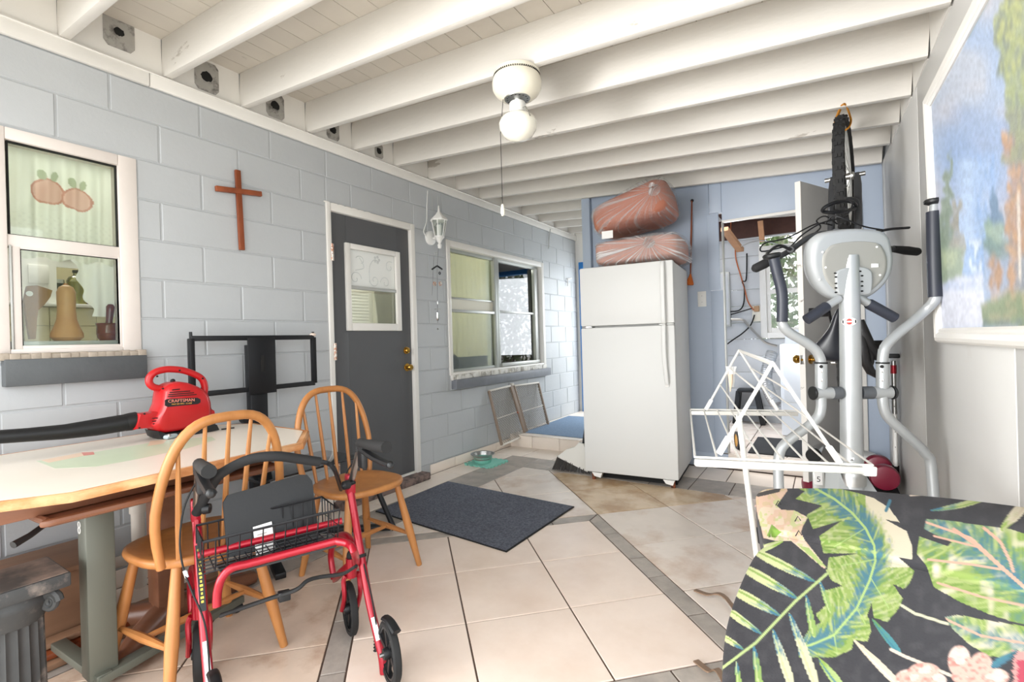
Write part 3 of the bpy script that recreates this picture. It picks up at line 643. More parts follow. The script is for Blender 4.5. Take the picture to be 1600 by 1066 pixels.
mb = MB(); q = onx(713, 568, -.16); mb.lathe([(0, 0), (.09, 0), (.1, .008), (.085, .012), (0, .014)], (-.172, q.y-.05, .93), (1, 0, 0), 24); solo(mb, 'vent_grille', M['rubber'], 'dark round mesh grille in the lower left corner of the big window', 'grille')

# ---- cross, lantern, wind chime, wires, hook on the left wall
M['cherry'] = mat('cherry_wood', '#7a3b1d', .4, col2='#9a5230', c2s=8, lo=.4, hi=.7, stretch=(1, 1, .3), var=.1, vs=15)
t = thing('wall_cross', 'reddish-brown wooden cross on the grey block wall', 'cross', (0, 1.56, 1.965))
mb = MB(); a, b = onx(371, 266, .02), onx(378, 391, .02); mb.bar(b, a, .03, .02, (1, 0, 0), .003); part(mb, 'upright', M['cherry'], t)
a, b = onx(337, 294.5, .02), onx(408, 303.5, .02); mb = MB(); mb.bar(a, b, .03, .024, (1, 0, 0), .003); part(mb, 'crossbar', M['cherry'], t)
lp = onx(673, 372, .01); lc = onx(686, 352, .14); k = pxr(lc)
t = thing('wall_lantern', 'white carriage lantern on the wall right of the charcoal door', 'lantern', lp)
mb = MB(); mb.lathe([(0, .02), (8*k, .018), (11*k, .008), (11.5*k, -.01)], lp, (1, 0, 0), 16); part(mb, 'back_plate', M['plastic'], t)
cz = lambda v: onx(686, v, .14)
mb = MB(); mb.tube(smooth([lp, lp+V((.05, .02, -.012)), V((.12, lc.y, cz(376).z)), V((.14, lc.y, cz(372).z))]), .009, 8); part(mb, 'arm', M['plastic'], t)
b0 = V((.14, lc.y, cz(372).z)); H = lambda v: cz(v).z-b0.z
mb = MB(); mb.lathe([(2.5*k, H(388)), (3.5*k, H(383)), (2*k, H(380)), (5*k, H(374)), (8*k, H(371)), (8*k, H(369))], b0, n=12); part(mb, 'base', M['plastic'], t)
mb = MB()
for i in range(6):
    a = i*PI/3; mb.bar(b0+V((7*k*math.cos(a), 7*k*math.sin(a), H(371))), b0+V((12*k*math.cos(a), 12*k*math.sin(a), H(345))), .006, .006)
part(mb, 'cage', M['plastic'], t)
mb = MB(); mb.lathe([(6.6*k, H(371)), (11.6*k, H(345))], b0, n=6); part(mb, 'glass', M['pane'], t)
mb = MB(); mb.lathe([(13*k, H(346)), (14*k, H(344)), (13*k, H(342)), (5*k, H(335)), (4*k, H(333)), (2*k, H(331)), (1.6*k, H(328)), (.8*k, H(322)), (0, H(321))], b0, n=6); part(mb, 'roof', M['plastic'], t)
mb = MB(); mb.cyl(b0+V((0, 0, H(368))), b0+V((0, 0, H(352))), 4*k, n=12); part(mb, 'candle_sleeve', M['paper'], t)
mb = MB(); mb.tube(smooth([onx(668, 298, .024), onx(667, 320, .02), onx(666.5, 345, .012), onx(662, 362, .012), onx(668, 372, .02)]), .004, 6); solo(mb, 'lamp_cord', M['plastic'], 'white wire running down from the trim to the lantern', 'cord')
mb = MB()
for u in (675, 684): mb.tube([onx(u, 303 if u < 680 else 306, .012), onx(u+1, 365 if u > 680 else 330, .012)], .0025, 5)
solo(mb, 'thin_wires', M['alu'], 'pair of thin grey wires hanging from the trim behind the lantern', 'wire')
cp = onx(682, 398, .13)
t = thing('wind_chime', 'dark metal wind chime hanging below the lantern', 'wind chime', cp); X_ = .13
mb = MB(); mb.tube([onx(685, 388, X_), onx(683, 420, X_), onx(684, 505, X_)], .0012, 5); mb.tube([onx(678, 400, X_), onx(675, 462, X_)], .001, 5); part(mb, 'string', M['rubber'], t)
mb = MB(); mb.bar(onx(675, 421, X_), onx(683, 415.5, X_), .012, .012, b=.002); mb.bar(onx(691, 421, X_), onx(683, 415.5, X_), .012, .012, b=.002); part(mb, 'roof_piece', M['blackm'], t)
def ring(c, r, w, nm, m):
    mb = MB(); mb.tube([V(c)+V((0, r*math.cos(a), r*math.sin(a))) for a in np.linspace(0, 2*PI, 17)[:-1]], w, 6, True); part(mb, nm, M[m], t)
ring(onx(681, 397, X_), .012, .003, 'ring', 'steel'); ring(onx(687, 427, X_), .01, .004, 'ring', 'blackm')
for u in (679, 688): ring(onx(u, 443.5, X_), .014, .006, 'eye_ring', 'copper')
for q, pr in ((onx(684, 477, X_), [(0, 0), (.006, .01), (0, .05)]), (onx(684, 503, X_), [(0, 0), (.011, .02), (.01, .08), (0, .09)]), (onx(684, 516, X_), [(0, 0), (.01, .008), (0, .02)])):
    mb = MB(); mb.lathe(pr, q, n=6); part(mb, 'crystal', M['chrome'], t)
mb = MB(); mb.bar(onx(680, 483, X_), onx(688, 483, X_), .012, .006); part(mb, 'link', M['steel'], t)
mb = MB(); mb.tube([onx(893, 435, .02), onx(887, 436, .02), onx(887, 447, .02)], .008, 6); mb.bar(onx(887, 441, -.001), onx(887, 441, .02), .01, .01); solo(mb, 'wall_hook', M['white'], 'small white bent hook high on the far end of the block wall', 'hook')
mb = MB(); mb.tube([onx(860, 358, .022), onx(858, 371, .02), onx(857, 389, .015)], .006, 6); solo(mb, 'bent_wire', M['alu'], 'short bent grey wire hanging off the trim past the big window', 'wire')

# ================================================================== FRIDGE, BAGS, BACK WALL ITEMS
M['fridge'] = mat('white_fridge_enamel', '#d9d9d6', .5, coat=0, spec=.35, bump=.03, bs=200)
FO = V((1.232, 3.628, 0)); fx = V((.728, .06, 0)).normalized(); fy = V((-fx.y, fx.x, 0)); FW, FH, FD = .735, 1.712, .73
def F(a, b, c): return FO+fx*a+fy*b+V((0, 0, c))
fr_ax = (fx, fy, V((0, 0, 1)))
def fbox(mb, lo, hi, b=0): lo, hi = V(lo), V(hi); c = (lo+hi)/2; return mb.obox(F(*c), tuple((hi-lo)/2), fr_ax, b)
t = thing('refrigerator', 'white top-freezer refrigerator standing by the back wall', 'refrigerator', F(FW/2, FD/2, 0))
mb = MB(); fbox(mb, (.004, .075, .055), (FW-.004, FD, FH-.004), .012); part(mb, 'body', M['fridge'], t)
mb = MB(); fbox(mb, (0, 0, 1.238), (FW, .068, FH), .012); dd = part(mb, 'freezer_door', M['fridge'], t)
mb = MB(); fbox(mb, (0, 0, .06), (FW, .068, 1.226), .012); dl = part(mb, 'fridge_door', M['fridge'], t)
mb = MB(); fbox(mb, (.004, .006, 1.2265), (.09, .05, 1.2375), .002); part(mb, 'hinge', M['chrome'], t)
mb = MB(); fbox(mb, (.62, .006, 1.2265), (FW-.006, .05, 1.2375), .002); part(mb, 'trim_plate', M['alu'], t)
mb = MB(); mb.tube(smooth([F(.662, -.002, 1.70), F(.662, -.03, 1.66), F(.662, -.034, 1.40), F(.662, -.03, 1.26), F(.662, -.002, 1.242)]), .011, 8, sx=1.5); part(mb, 'handle', M['fridge'], dd)
mb = MB(); mb.tube(smooth([F(.662, -.002, 1.222), F(.662, -.034, 1.2), F(.662, -.034, .98), F(.672, -.02, .80), F(.672, -.002, .79)]), .011, 8, sx=1.5); mb2 = part(mb, 'handle', M['fridge'], dl)
mb = MB(); mb.obox(F(.672, -.004, .78), (.014, .004, .022), fr_ax, .003); part(mb, 'handle_end', M['plastic'], dl)
for a in (.06, .62):
    mb = MB(); mb.prism([F(a, .0, .058), F(a+.085, .0, .058), F(a+.07, .0, .02), F(a+.02, .0, .03)], fy*.05); part(mb, 'foot_bracket', M['plastic'], t)
    mb = MB(); mb.cyl(F(a+.07 if a > .3 else a+.01, .02, 0), F(a+.07 if a > .3 else a+.01, .02, .05), .016); part(mb, 'levelling_foot', mat('rusty_foot', '#8a4a2c', .8, col2='#3c2418', c2s=40, lo=.4, hi=.6) if a < .3 else bpy.data.materials['rusty_foot'], t)
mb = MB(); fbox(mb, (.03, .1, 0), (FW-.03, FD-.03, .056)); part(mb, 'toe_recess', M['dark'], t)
# two cushions in clear plastic bags
M['rust'] = mat('rust_red_cushion', '#b0705a', .6, var=.06, vs=6, bump=.2, bs=25)
M['rust2'] = mat('dusty_pink_cushion', '#c08a78', .7, var=.06, vs=8, bump=.3, bs=30)
def film(name, k=.35, folds=None):
    m = bpy.data.materials.new(name); m.use_nodes = True; nt = m.node_tree; N = nt.nodes; L = nt.links; b = N['Principled BSDF']; b.inputs['Base Color'].default_value = (.92, .92, .92, 1); b.inputs['Roughness'].default_value = .16; b.inputs['Specular IOR Level'].default_value = .9
    tr = N.new('ShaderNodeBsdfTransparent'); x = N.new('ShaderNodeMixShader'); tc = N.new('ShaderNodeTexCoord'); n = N.new('ShaderNodeTexNoise'); n.inputs['Scale'].default_value = 9; n.inputs['Detail'].default_value = 8; n.inputs['Distortion'].default_value = 1.5
    sep = N.new('ShaderNodeSeparateXYZ'); sb = N.new('ShaderNodeVectorMath'); sb.operation = 'SUBTRACT'; sb.inputs[1].default_value = folds; L.new(tc.outputs['Object'], sb.inputs[0]); L.new(sb.outputs[0], sep.inputs[0])
    at2 = N.new('ShaderNodeMath'); at2.operation = 'ARCTAN2'; L.new(sep.outputs['Z'], at2.inputs[0]); L.new(sep.outputs['X'], at2.inputs[1])
    ns = N.new('ShaderNodeTexNoise'); ns.noise_dimensions = '2D'; ns.inputs['Scale'].default_value = 1; ns.inputs['Detail'].default_value = 8; ns.inputs['Roughness'].default_value = .7; cb = N.new('ShaderNodeCombineXYZ'); ml = N.new('ShaderNodeMath'); ml.operation = 'MULTIPLY'; ml.inputs[1].default_value = 11
    L.new(at2.outputs[0], ml.inputs[0]); ln = N.new('ShaderNodeVectorMath'); ln.operation = 'LENGTH'; L.new(sb.outputs[0], ln.inputs[0]); L.new(ml.outputs[0], cb.inputs[0]); L.new(ln.outputs['Value'], cb.inputs[1]); L.new(cb.outputs[0], ns.inputs['Vector'])
    mr = N.new('ShaderNodeMapRange'); mr.inputs['From Min'].default_value = .5; mr.inputs['From Max'].default_value = .66; mr.inputs['To Min'].default_value = k*.4; mr.inputs['To Max'].default_value = min(1, k*2.3); L.new(ns.outputs['Fac'], mr.inputs[0]); L.new(mr.outputs[0], x.inputs[0])
    bp = N.new('ShaderNodeBump'); bp.inputs['Strength'].default_value = .9; bp.inputs['Distance'].default_value = .02; ad = N.new('ShaderNodeMath'); ad.operation = 'ADD'; L.new(ns.outputs['Fac'], ad.inputs[0]); L.new(n.outputs['Fac'], ad.inputs[1]); L.new(ad.outputs[0], bp.inputs['Height']); L.new(bp.outputs[0], b.inputs['Normal'])
    L.new(tr.outputs[0], x.inputs[1]); L.new(b.outputs[0], x.inputs[2]); L.new(x.outputs[0], N['Material Output'].inputs[0]); return m
rnd = random.Random(3)
def blob(c, h, ax, e=.5, wob=.0, seed=0, nu=40, nv=24, top=None):
    """superellipsoid cushion"""
    R = random.Random(seed); ph = [R.uniform(0, 6) for _ in range(6)]; mb = MB(); sg = lambda x, p: math.copysign(abs(x)**p, x)
    def fn(u, v):
        a, b = 2*PI*u, PI*(v-.5)*.9998; x, y, z = sg(math.cos(a), e)*sg(math.cos(b), e), sg(math.sin(a), e)*sg(math.cos(b), e), sg(math.sin(b), e)
        k = 1+wob*(math.sin(4*a+ph[0]+3*b)+math.sin(7*a+ph[1]-5*b)*.6+math.sin(3*b+ph[2])); p = V((x*h[0]*k, y*h[1]*k, z*h[2]*k))
        if top: p = top(p)
        return V(c)+ax[0]*p.x+ax[1]*p.y+ax[2]*p.z
    mb.grid(fn, nu, nv, True); return mb
def tilt(a): c, s = math.cos(a), math.sin(a); return (fx*c+V((0, 0, s)), fy, V((0, 0, c))-fx*s)
ax2 = tilt(.015); c2 = F(.43, .38, FH+.126)
t = thing('bagged_cushion', 'dusty pink cushion in clear plastic lying directly on the fridge', 'cushion', F(.43, .38, FH+.002), 'bagged cushions on the fridge')
part(blob(c2, (.335, .31, .095), ax2, .28, .008, 2), 'cushion', M['rust2'], t); o = ORG[t.name]; kn = F(.55, .02, FH+.16)-o
part(blob(c2+V((.012, 0, -.004)), (.372, .345, .113), ax2, .42, .022, 5, 64, 36), 'plastic_bag', film('clear_bag_film', .42, tuple(kn)), t)
mb = MB(); mb.lathe([(.05, .0), (.022, .02), (.008, .035), (.012, .05), (.02, .06)], F(.55, .07, FH+.16), -fy+V((0, 0, .3)), 12); part(mb, 'bag_knot', film('bag_knot_film', .6, (0, 0, 0)), t)
ax1 = tilt(.17); c1 = F(.385, .36, FH+.25+.205)
t = thing('bagged_cushion', 'rust-red cushion in clear plastic, slanting on top of the other', 'cushion', F(.385, .36, FH+.245), 'bagged cushions on the fridge')
def slump(p): return V((p.x, p.y, p.z*(1.0+.35*p.x/.35) if p.z > 0 else p.z*.8))
part(blob(c1, (.32, .30, .155), ax1, .45, .01, 8, top=slump), 'cushion', M['rust'], t); o = ORG[t.name]; kn = F(.60, .02, FH+.56)-o
part(blob(c1, (.352, .325, .178), ax1, .6, .02, 11, 64, 36, top=slump), 'plastic_bag', film('clear_bag_film_upper', .22, tuple(kn)), t)
mb = MB(); mb.lathe([(.05, -.02), (.02, .012), (.008, .03), (.014, .05), (.024, .062)], F(.60, .05, FH+.56), -fy+V((0, 0, .2)), 12); part(mb, 'bag_knot', bpy.data.materials['bag_knot_film'], t)
q = F(.245, -.005, FH+.245); mb = MB(); mb.obox(q, (.045, .002, .03), (fx, fy, V((0, 0, 1))), .001); part(mb, 'care_tag', M['paper'], t, 'white care tag')
# hanging whisk, blank switch plate
a, b = ony(1081, 314, 4.43), ony(1079, 428, 4.43)
t = thing('hanging_duster', 'thin brown stick duster with orange tip hanging right of the fridge', 'duster', b)
mb = MB(); mb.tube([a, lerp(a, b, .5), b], [.006, .008, .006], 8); part(mb, 'handle', M['cherry'], t)
mb = MB(); mb.lathe([(.007, 0), (.012, -.02), (.03, -.07), (.036, -.09), (.03, -.098), (0, -.09)], b, (.12, 0, 1), 12); part(mb, 'tip', mat('orange_bristles', '#c8682a', .8, bump=.8, bs=120), t)
mb = MB(); mb.ball(a+V((0, .01, .004)), .014, 10, 8); part(mb, 'nail_knob', M['black'], t)
a, b = ony(1090, 456, YB), ony(1104, 479, YB)
t = thing('switch_plate', 'small white blank cover plate on the back wall right of the fridge', 'switch plate', ((a+b)/2).to_tuple()[0:3])
mb = MB(); mb.box((a.x, YB-.006, b.z), (b.x, YB-.0005, a.z), .003); part(mb, 'plate', M['plastic'], t)
for z in (.3, .7):
    mb = MB(); mb.lathe([(.004, 0), (.003, .002), (0, .002)], ((a.x+b.x)/2, YB-.006, b.z+(a.z-b.z)*z), (0, -1, 0), 8); part(mb, 'screw', M['steel'], t)
# broom behind the fridge corner
bp = onz(895, 742, .02)
t = thing('broom', 'broom with a whitish fan cap and dark bristles beside the fridge', 'broom', (1.02, 3.72, 0))
u1, u2, u3 = [ony(a, b, 3.74) for a, b in ((872, 722), (912, 740), (905, 690))]
Bp = lambda u, v: ony(u, v, 3.75)
mb = MB(); mb.prism([Bp(870, 714), Bp(918, 738), Bp(918, 716), Bp(912, 694), Bp(904, 692), Bp(898, 699), Bp(884, 703)], (0, .045, 0)); part(mb, 'cap', mat('cloudy_white_plastic', '#dcdad3', .45), t)
mb = MB(); mb.tube([Bp(909, 700), Bp(922, 600), Bp(934, 500)], .011, 8); mb.v = [p+V((0, .022, 0)) for p in mb.v]; part(mb, 'handle', M['black'], t)
mb = MB()
for k in range(96):
    s = k/95; a = lerp(Bp(871, 715), Bp(919, 738), s); b = lerp(Bp(863, 741), Bp(922, 752), s); d = rnd.uniform(0, .045); b.z = max(b.z+rnd.uniform(-.008, .006), .002); mb.tube([a+V((0, d, .01)), b+V((rnd.uniform(-.006, .006), d, 0))], .0045, 4)
part(mb, 'bristles', mat('dark_grey_bristles', '#4b4845', .9), t, kind='stuff')

# ================================================================== FLOOR ITEMS
M['mat'] = mat('charcoal_blue_carpet', '#6b6f7b', .95, col2='#4c505b', c2s=90, lo=.4, hi=.6, var=.12, vs=3, bump=.9, bs=220)
t = thing('door_mat', 'large dark charcoal door mat on the tiles before the charcoal door', 'mat', (.87, 2.6, 0))
pm = [(.30, 2.255), (1.435, 2.16), (1.45, 2.97), (.285, 3.03)]
mb = MB(); mb.prism([(x, y, 0.0005) for x, y in pm], (0, 0, .006)); part(mb, 'rubber_backing', M['rubber'], t)
c = V((.87, 2.6)); mb = MB(); mb.prism([(*(c+(V(p)-c)*.985), .004) for p in pm], (0, 0, .005)); part(mb, 'carpet', M['mat'], t)
M['teal'] = mat('teal_foam', '#84c5b4', .8, bump=.3, bs=60)
def jig(x, y, L, rz, n=5):
    """outline of an interlocking foam square"""
    o = []; c, s = math.cos(rz), math.sin(rz); h = L/2
    for side in range(4):
        for i in range(n):
            for f, d in ((.0, 0), (.34, 0), (.28, 1), (.72, 1), (.66, 0)):
                a = -h+L*(i+f)/n; e = h+d*.016; p = [(a, -e), (e, a), (-a, e), (-e, -a)][side]; o.append((x+p[0]*c-p[1]*s, y+p[0]*s+p[1]*c))
    return o
FM = onz(760, 723, .005); BW = onz(754.5, 721, .02)
mb = MB(); mb.prism([(a, b, .0005) for a, b in jig(FM.x, FM.y, .29, .0)], (0, 0, .011)); solo(mb, 'foam_mat', M['teal'], 'teal interlocking foam square under the pet bowl', 'mat', (FM.x, FM.y, 0))
t = thing('pet_bowl', 'steel pet bowl with a teal base on the foam square', 'bowl', (BW.x, BW.y, .0125))
mb = MB(); mb.lathe([(0, 0), (.072, 0), (.076, .004), (.088, .052), (.084, .052)], (BW.x, BW.y, .0125), n=32); part(mb, 'base', M['teal'], t)
mb = MB(); mb.lathe([(.086, .05), (.092, .07), (.112, .078), (.114, .081), (.108, .083), (.092, .08), (.084, .03), (.07, .02), (0, .019)], (BW.x, BW.y, .0125), n=32); part(mb, 'dish', M['steel'], t)
mb = MB(); mb.prism([(.10, 4.52, .1305), (.86, 4.50, .1305), (.88, 5.75, .1305), (.06, 5.72, .1305)], (0, 0, .007)); M['bluemat'] = mat('blue_grey_carpet', '#7e94ad', .95, col2='#6c8199', c2s=90, lo=.4, hi=.6, bump=.9, bs=200)
solo(mb, 'passage_mat', M['bluemat'], 'blue-grey mat on the raised floor at the end of the passage', 'mat', (.45, 5.1, .13))
# pressure gate: two mesh panels leaning on the block wall
g0, g1, g2, g3 = onz(784, 697, .012), onx(762, 611, .018), onx(842, 597, .018), onz(858, 666, .145)
g0 = V((.16, 4.16, .012)) if False else onz(784, 697, .05)
gn = None
A, B_, C_ = onx(784, 697, .13), onx(762, 611, .016), onx(842, 597, .016)
gnrm = (B_-A).cross(C_-A).normalized()
G = lambda u, v: onp(u, v, A, gnrm)
M['gatewood'] = mat('grey_brown_gate_wood', '#8d7b6c', .6, var=.1, vs=12); M['gatewhite'] = mat('off_white_gate_plastic', '#d9d2c7', .5); M['net'] = mat('beige_plastic_mesh', '#9d958a', .6)
t = thing('pressure_gate', 'two-panel mesh pet gate leaning against the wall under the big window', 'gate', V((A.x, A.y, 0)))
def gpanel(a, b, c, d, nm):
    P4 = [G(*q) for q in (a, b, c, d)]   # top-left, top-right, bottom-right, bottom-left
    W_, H_ = (P4[1]-P4[0]), (P4[3]-P4[0]); mb = MB(); n = 16; w, h = W_.length, H_.length; sp = .036
    for s in (1, -1):
        k = -h
        while k < w+h:
            x0, y0, x1, y1 = (k, 0, k+h, h) if s == 1 else (k, h, k+h, 0)
            ta, tb = 0, 1
            if x1 > x0:
                ta = max(0, (0-x0)/(x1-x0)); tb = min(1, (w-x0)/(x1-x0))
            if tb > ta:
                f = lambda tt: P4[0]+W_*((x0+(x1-x0)*tt)/w)+H_*((y0+(y1-y0)*tt)/h)
                mb.bar(f(ta), f(tb), .0032, .0032, gnrm)
            k += sp
    e = part(mb, 'mesh_panel', M['net'], t, kind='stuff')
    for i, (p, q, m_) in enumerate(((P4[0], P4[1], 'gatewhite'), (P4[1], P4[2], 'gatewood'), (P4[2], P4[3], 'gatewhite'), (P4[3], P4[0], 'gatewood'))):
        mb = MB(); mb.bar(p, q, .02, .026, gnrm, .003); part(mb, 'rail' if i % 2 == 0 else 'stile', M[m_], e)
    mb = MB(); mb.bar(lerp(P4[0], P4[3], .52), lerp(P4[1], P4[2], .52), .007, .007, gnrm); part(mb, 'wire_bar', M['gatewhite'], e)
gpanel((764, 611), (797, 603), (821, 680), (784, 696), ''); gpanel((803, 603), (841, 598), (857, 666), (825, 681), '')
mb = MB(); mb.bar(G(799, 601), G(824, 682), .035, .016, gnrm, .003); part(mb, 'slide_bar', M['gatewood'], t)
for p in ((800, 601), (823, 680)):
    mb = MB(); mb.obox(G(*p), (.022, .014, .014), ((G(801, 640)-G(810, 640)).normalized(), gnrm, V((0, 0, 1))), .003); part(mb, 'corner_cap', M['gatewhite'], t)
mb = MB(); mb.lathe([(0, 0), (.012, 0), (.012, .012), (0, .014)], G(807, 645)-gnrm*.012, -gnrm, 10); part(mb, 'lock_knob', M['cherry'], t)

# ================================================================== TABLE GROUP
ZT = .745
M['cream'] = mat('cream_laminate', '#dfd5c7', .3, var=.02, vs=5); M['oakedge'] = mat('worn_oak_edge', '#b9763f', .5, col2='#d2a173', c2s=9, lo=.45, hi=.62, stretch=(1, .4, 1), var=.1, vs=18)
M['brownwood'] = mat('brown_wood', '#6e4733', .35, col2='#8a5f47', c2s=5, lo=.4, hi=.7, stretch=(1, .3, 1))
M['post'] = mat('grey_green_powder_coat', '#62645a', .45, .2)
oct_ = [(1.108, .47), (1.09, 1.205), (.845, 1.40), (.36, 1.41), (.13, 1.20), (.13, .05), (.36, -.09), (.79, -.06)]
t = thing('dining_table', 'cream-topped oak-edged table along the left wall under the kitchen window', 'table', (.62, .64, 0))
tc_ = V((.62, .64))
def ring2(s, z): return [(*(tc_+(V(p)-tc_)*s), z) for p in oct_]
def inset2(d):
    o = []; n = len(oct_)
    for i in range(n):
        a, b, c = V(oct_[i-1]), V(oct_[i]), V(oct_[(i+1) % n]); e, f = (b-a).normalized(), (c-b).normalized(); n1, n2 = V((-e.y, e.x)), V((-f.y, f.x)); o.append(b+(n1+n2)*(d/(1+n1.dot(n2))))
    return o
mb = MB(); n = len(oct_); A = inset2(0); B = inset2(.006); C2 = inset2(.035)
vs = [(*p, ZT-.005) for p in A]+[(*p, ZT-.026) for p in A]+[(*p, ZT) for p in B]+[(*p, ZT-.001) for p in inset2(.026)]+[(*p, ZT-.034) for p in C2]
fs = []
for a, b in ((2, 0), (0, 1), (1, 4), (3, 2)): fs += [(a*n+i, b*n+i, b*n+(i+1) % n, a*n+(i+1) % n) for i in range(n)]
fs += [tuple(4*n+i for i in range(n)), tuple(3*n+i for i in range(n))]
mb.add(vs, fs); part(mb, 'wood_edge', M['oakedge'], t)
mb = MB(); mb.prism([(*p, ZT-.004) for p in inset2(.027)], (0, 0, .0052)); part(mb, 'laminate_top', M['cream'], t)
M['pg'] = mat('pale_green_print', '#c3cdb2', .3, var=.03, vs=8); M['pp'] = mat('pale_peach_print', '#e0c3a8', .3); M['pr'] = mat('pale_red_print', '#cf7f72', .3)
def flat(pts, m, nm, z=ZT+.0013):
    mb = MB(); mb.prism([V((onz(u, v, ZT).x, onz(u, v, ZT).y, z)) for u, v in pts], (0, 0, .0002)); part(mb, nm, M[m], t)
flat([(56, 721), (86, 733), (150, 730), (215, 718), (290, 702), (337, 688), (331, 683), (250, 690), (160, 705), (95, 717)], 'pg', 'table_print')
flat([(64, 720), (128, 708), (131, 713), (76, 724)], 'pp', 'table_print', ZT+.0016); flat([(127, 708), (146, 707), (148, 711), (131, 713)], 'pr', 'table_print', ZT+.0018); flat([(235, 690), (262, 687), (255, 694), (230, 698)], 'pp', 'table_print', ZT+.0017)
mb = MB(); mb.box((.25, -.05, ZT-.09), (.92, 1.25, ZT-.034), .004); part(mb, 'apron', M['brownwood'], t)
mb = MB(); mb.box((.50, .86, .05), (.60, .96, ZT-.03), .01); part(mb, 'pedestal', M['brownwood'], t)
mb = MB(); mb.tube([(.55, .9, .05), (.66, .78, .045), (.80, .64, .03)], [.05, .045, .028], 10); part(mb, 'foot', M['brownwood'], t)
mb = MB(); mb.tube([(.55, .9, .05), (.42, .78, .045), (.28, .66, .03)], [.05, .045, .028], 10); part(mb, 'foot', M['brownwood'], t)
mb = MB(); mb.tube([(.55, .9, .05), (.55, 1.1, .045), (.55, 1.28, .03)], [.05, .045, .028], 10); part(mb, 'foot', M['brownwood'], t)
t = thing('overbed_table', 'hospital overbed table with a grey post and brown lipped top under the dining table', 'table', (.80, .61, 0))
mb = MB()
def tray(u, v):
    pass
mb.box((.62, .44, .635), (1.0, 1.15, .652), .008); part(mb, 'tray', M['brownwood'], t)
mb = MB(); pts = smooth([(1.0, .50, .65), (1.0, 1.1, .65), (.96, 1.15, .65), (.66, 1.15, .65), (.62, 1.1, .65), (.62, .5, .65), (.66, .445, .65), (.96, .445, .65)], 6, True); mb.tube(pts, .011, 8, True); part(mb, 'lip', M['brownwood'], t)
mb = MB(); mb.box((.765, .57, .045), (.84, .65, .60), .006); part(mb, 'post', M['post'], t)
mb = MB(); mb.box((.76, .565, .595), (.845, .655, .636), .004); part(mb, 'post_collar', M['black'], t)
mb = MB(); mb.box((.79, .59, .60), (.8452, .63, .628), .001); part(mb, 'clamp_plate', M['steel'], t)
q = V((.79, .5695, .565)); mb = MB()
for dz in (0, -.018): mb.tube([q+V((.010*math.cos(a), -.001, dz+.011*math.sin(a))) for a in np.linspace(0, 2*PI, 13)[:-1]], .0016, 5, True)
part(mb, 'white_emblem', M['paper'], t)
mb = MB(); mb.bar((.47, .585, .055), (.86, .605, .055), .045, .028, b=.004); part(mb, 'base_bar', M['post'], t)
mb = MB(); mb.bar((.845, .585, .05), (.73, 1.12, .05), .05, .03, b=.004); part(mb, 'base_bar', M['post'], t)
mb = MB(); mb.tube([(.90, .47, .63), (.93, .42, .61), (.95, .38, .60)], [.008, .009, .011], 8); part(mb, 'release_lever', M['black'], t)
for x, y in ((.48, .575), (.84, .60), (.735, 1.10)):
    mb = MB(); mb.cyl((x-.012, y, .022), (x+.012, y, .022), .022, n=14); part(mb, 'caster', M['rubber'], t)
# ---- black column pedestal
PX, PY, PZ = .795, .40, .46
t = thing('column_pedestal', 'black painted plaster column stool with scuffed square top', 'pedestal', (PX, PY, 0))
M['scuff'] = mat('scuffed_black_paint', '#3a3b3b', .55, col2='#8b7f76', c2s=9, lo=.56, hi=.75, var=.2, vs=12, bump=.3, bs=30)
M['scufftop'] = mat('scuffed_black_top', '#4c4743', .6, col2='#9a8577', c2s=6, lo=.42, hi=.7, var=.2, vs=18)
mb = MB(); mb.box((PX-.115, PY-.115, PZ-.045), (PX+.115, PY+.115, PZ-.001), .006); part(mb, 'abacus', M['scuff'], t)
mb = MB(); mb.box((PX-.109, PY-.109, PZ-.002), (PX+.109, PY+.109, PZ), 0); part(mb, 'top_face', M['scufftop'], t)
mb = MB(); nF = 18; prof = [(.098, .0), (.098, .03), (.088, .04), (.094, .05), (.082, .06), (.078, .075), (.074, PZ-.14), (.078, PZ-.13), (.086, PZ-.11), (.096, PZ-.075), (.09, PZ-.045)]
def colm(u, v):
    i = v*(len(prof)-1); k = min(int(i), len(prof)-2); r0, h0 = prof[k]; r1, h1 = prof[k+1]; f = i-k; r = r0+(r1-r0)*f; h = h0+(h1-h0)*f; a = 2*PI*u
    if .07 < h < PZ-.135: r -= .008*abs(math.sin(a*nF/2))**.7
    return V((PX+r*math.cos(a), PY+r*math.sin(a), h))
mb.grid(colm, 108, 41, True); part(mb, 'shaft', M['scuff'], t)
for sx in (-1, 1):
    for sy in (-1, 1):
        d = V((sx, sy, 0)).normalized(); c = V((PX, PY, PZ-.085))+d*.105; e = V((-d.y, d.x, 0)); mb = MB()
        mb.tube([c+d*((.03-.026*k/28)*math.cos(k*.5)*.75)+V((0, 0, (.03-.026*k/28)*math.sin(k*.5))) for k in range(29)], [.013-.006*k/28 for k in range(29)], 8); part(mb, 'volute', M['scuff'], t)
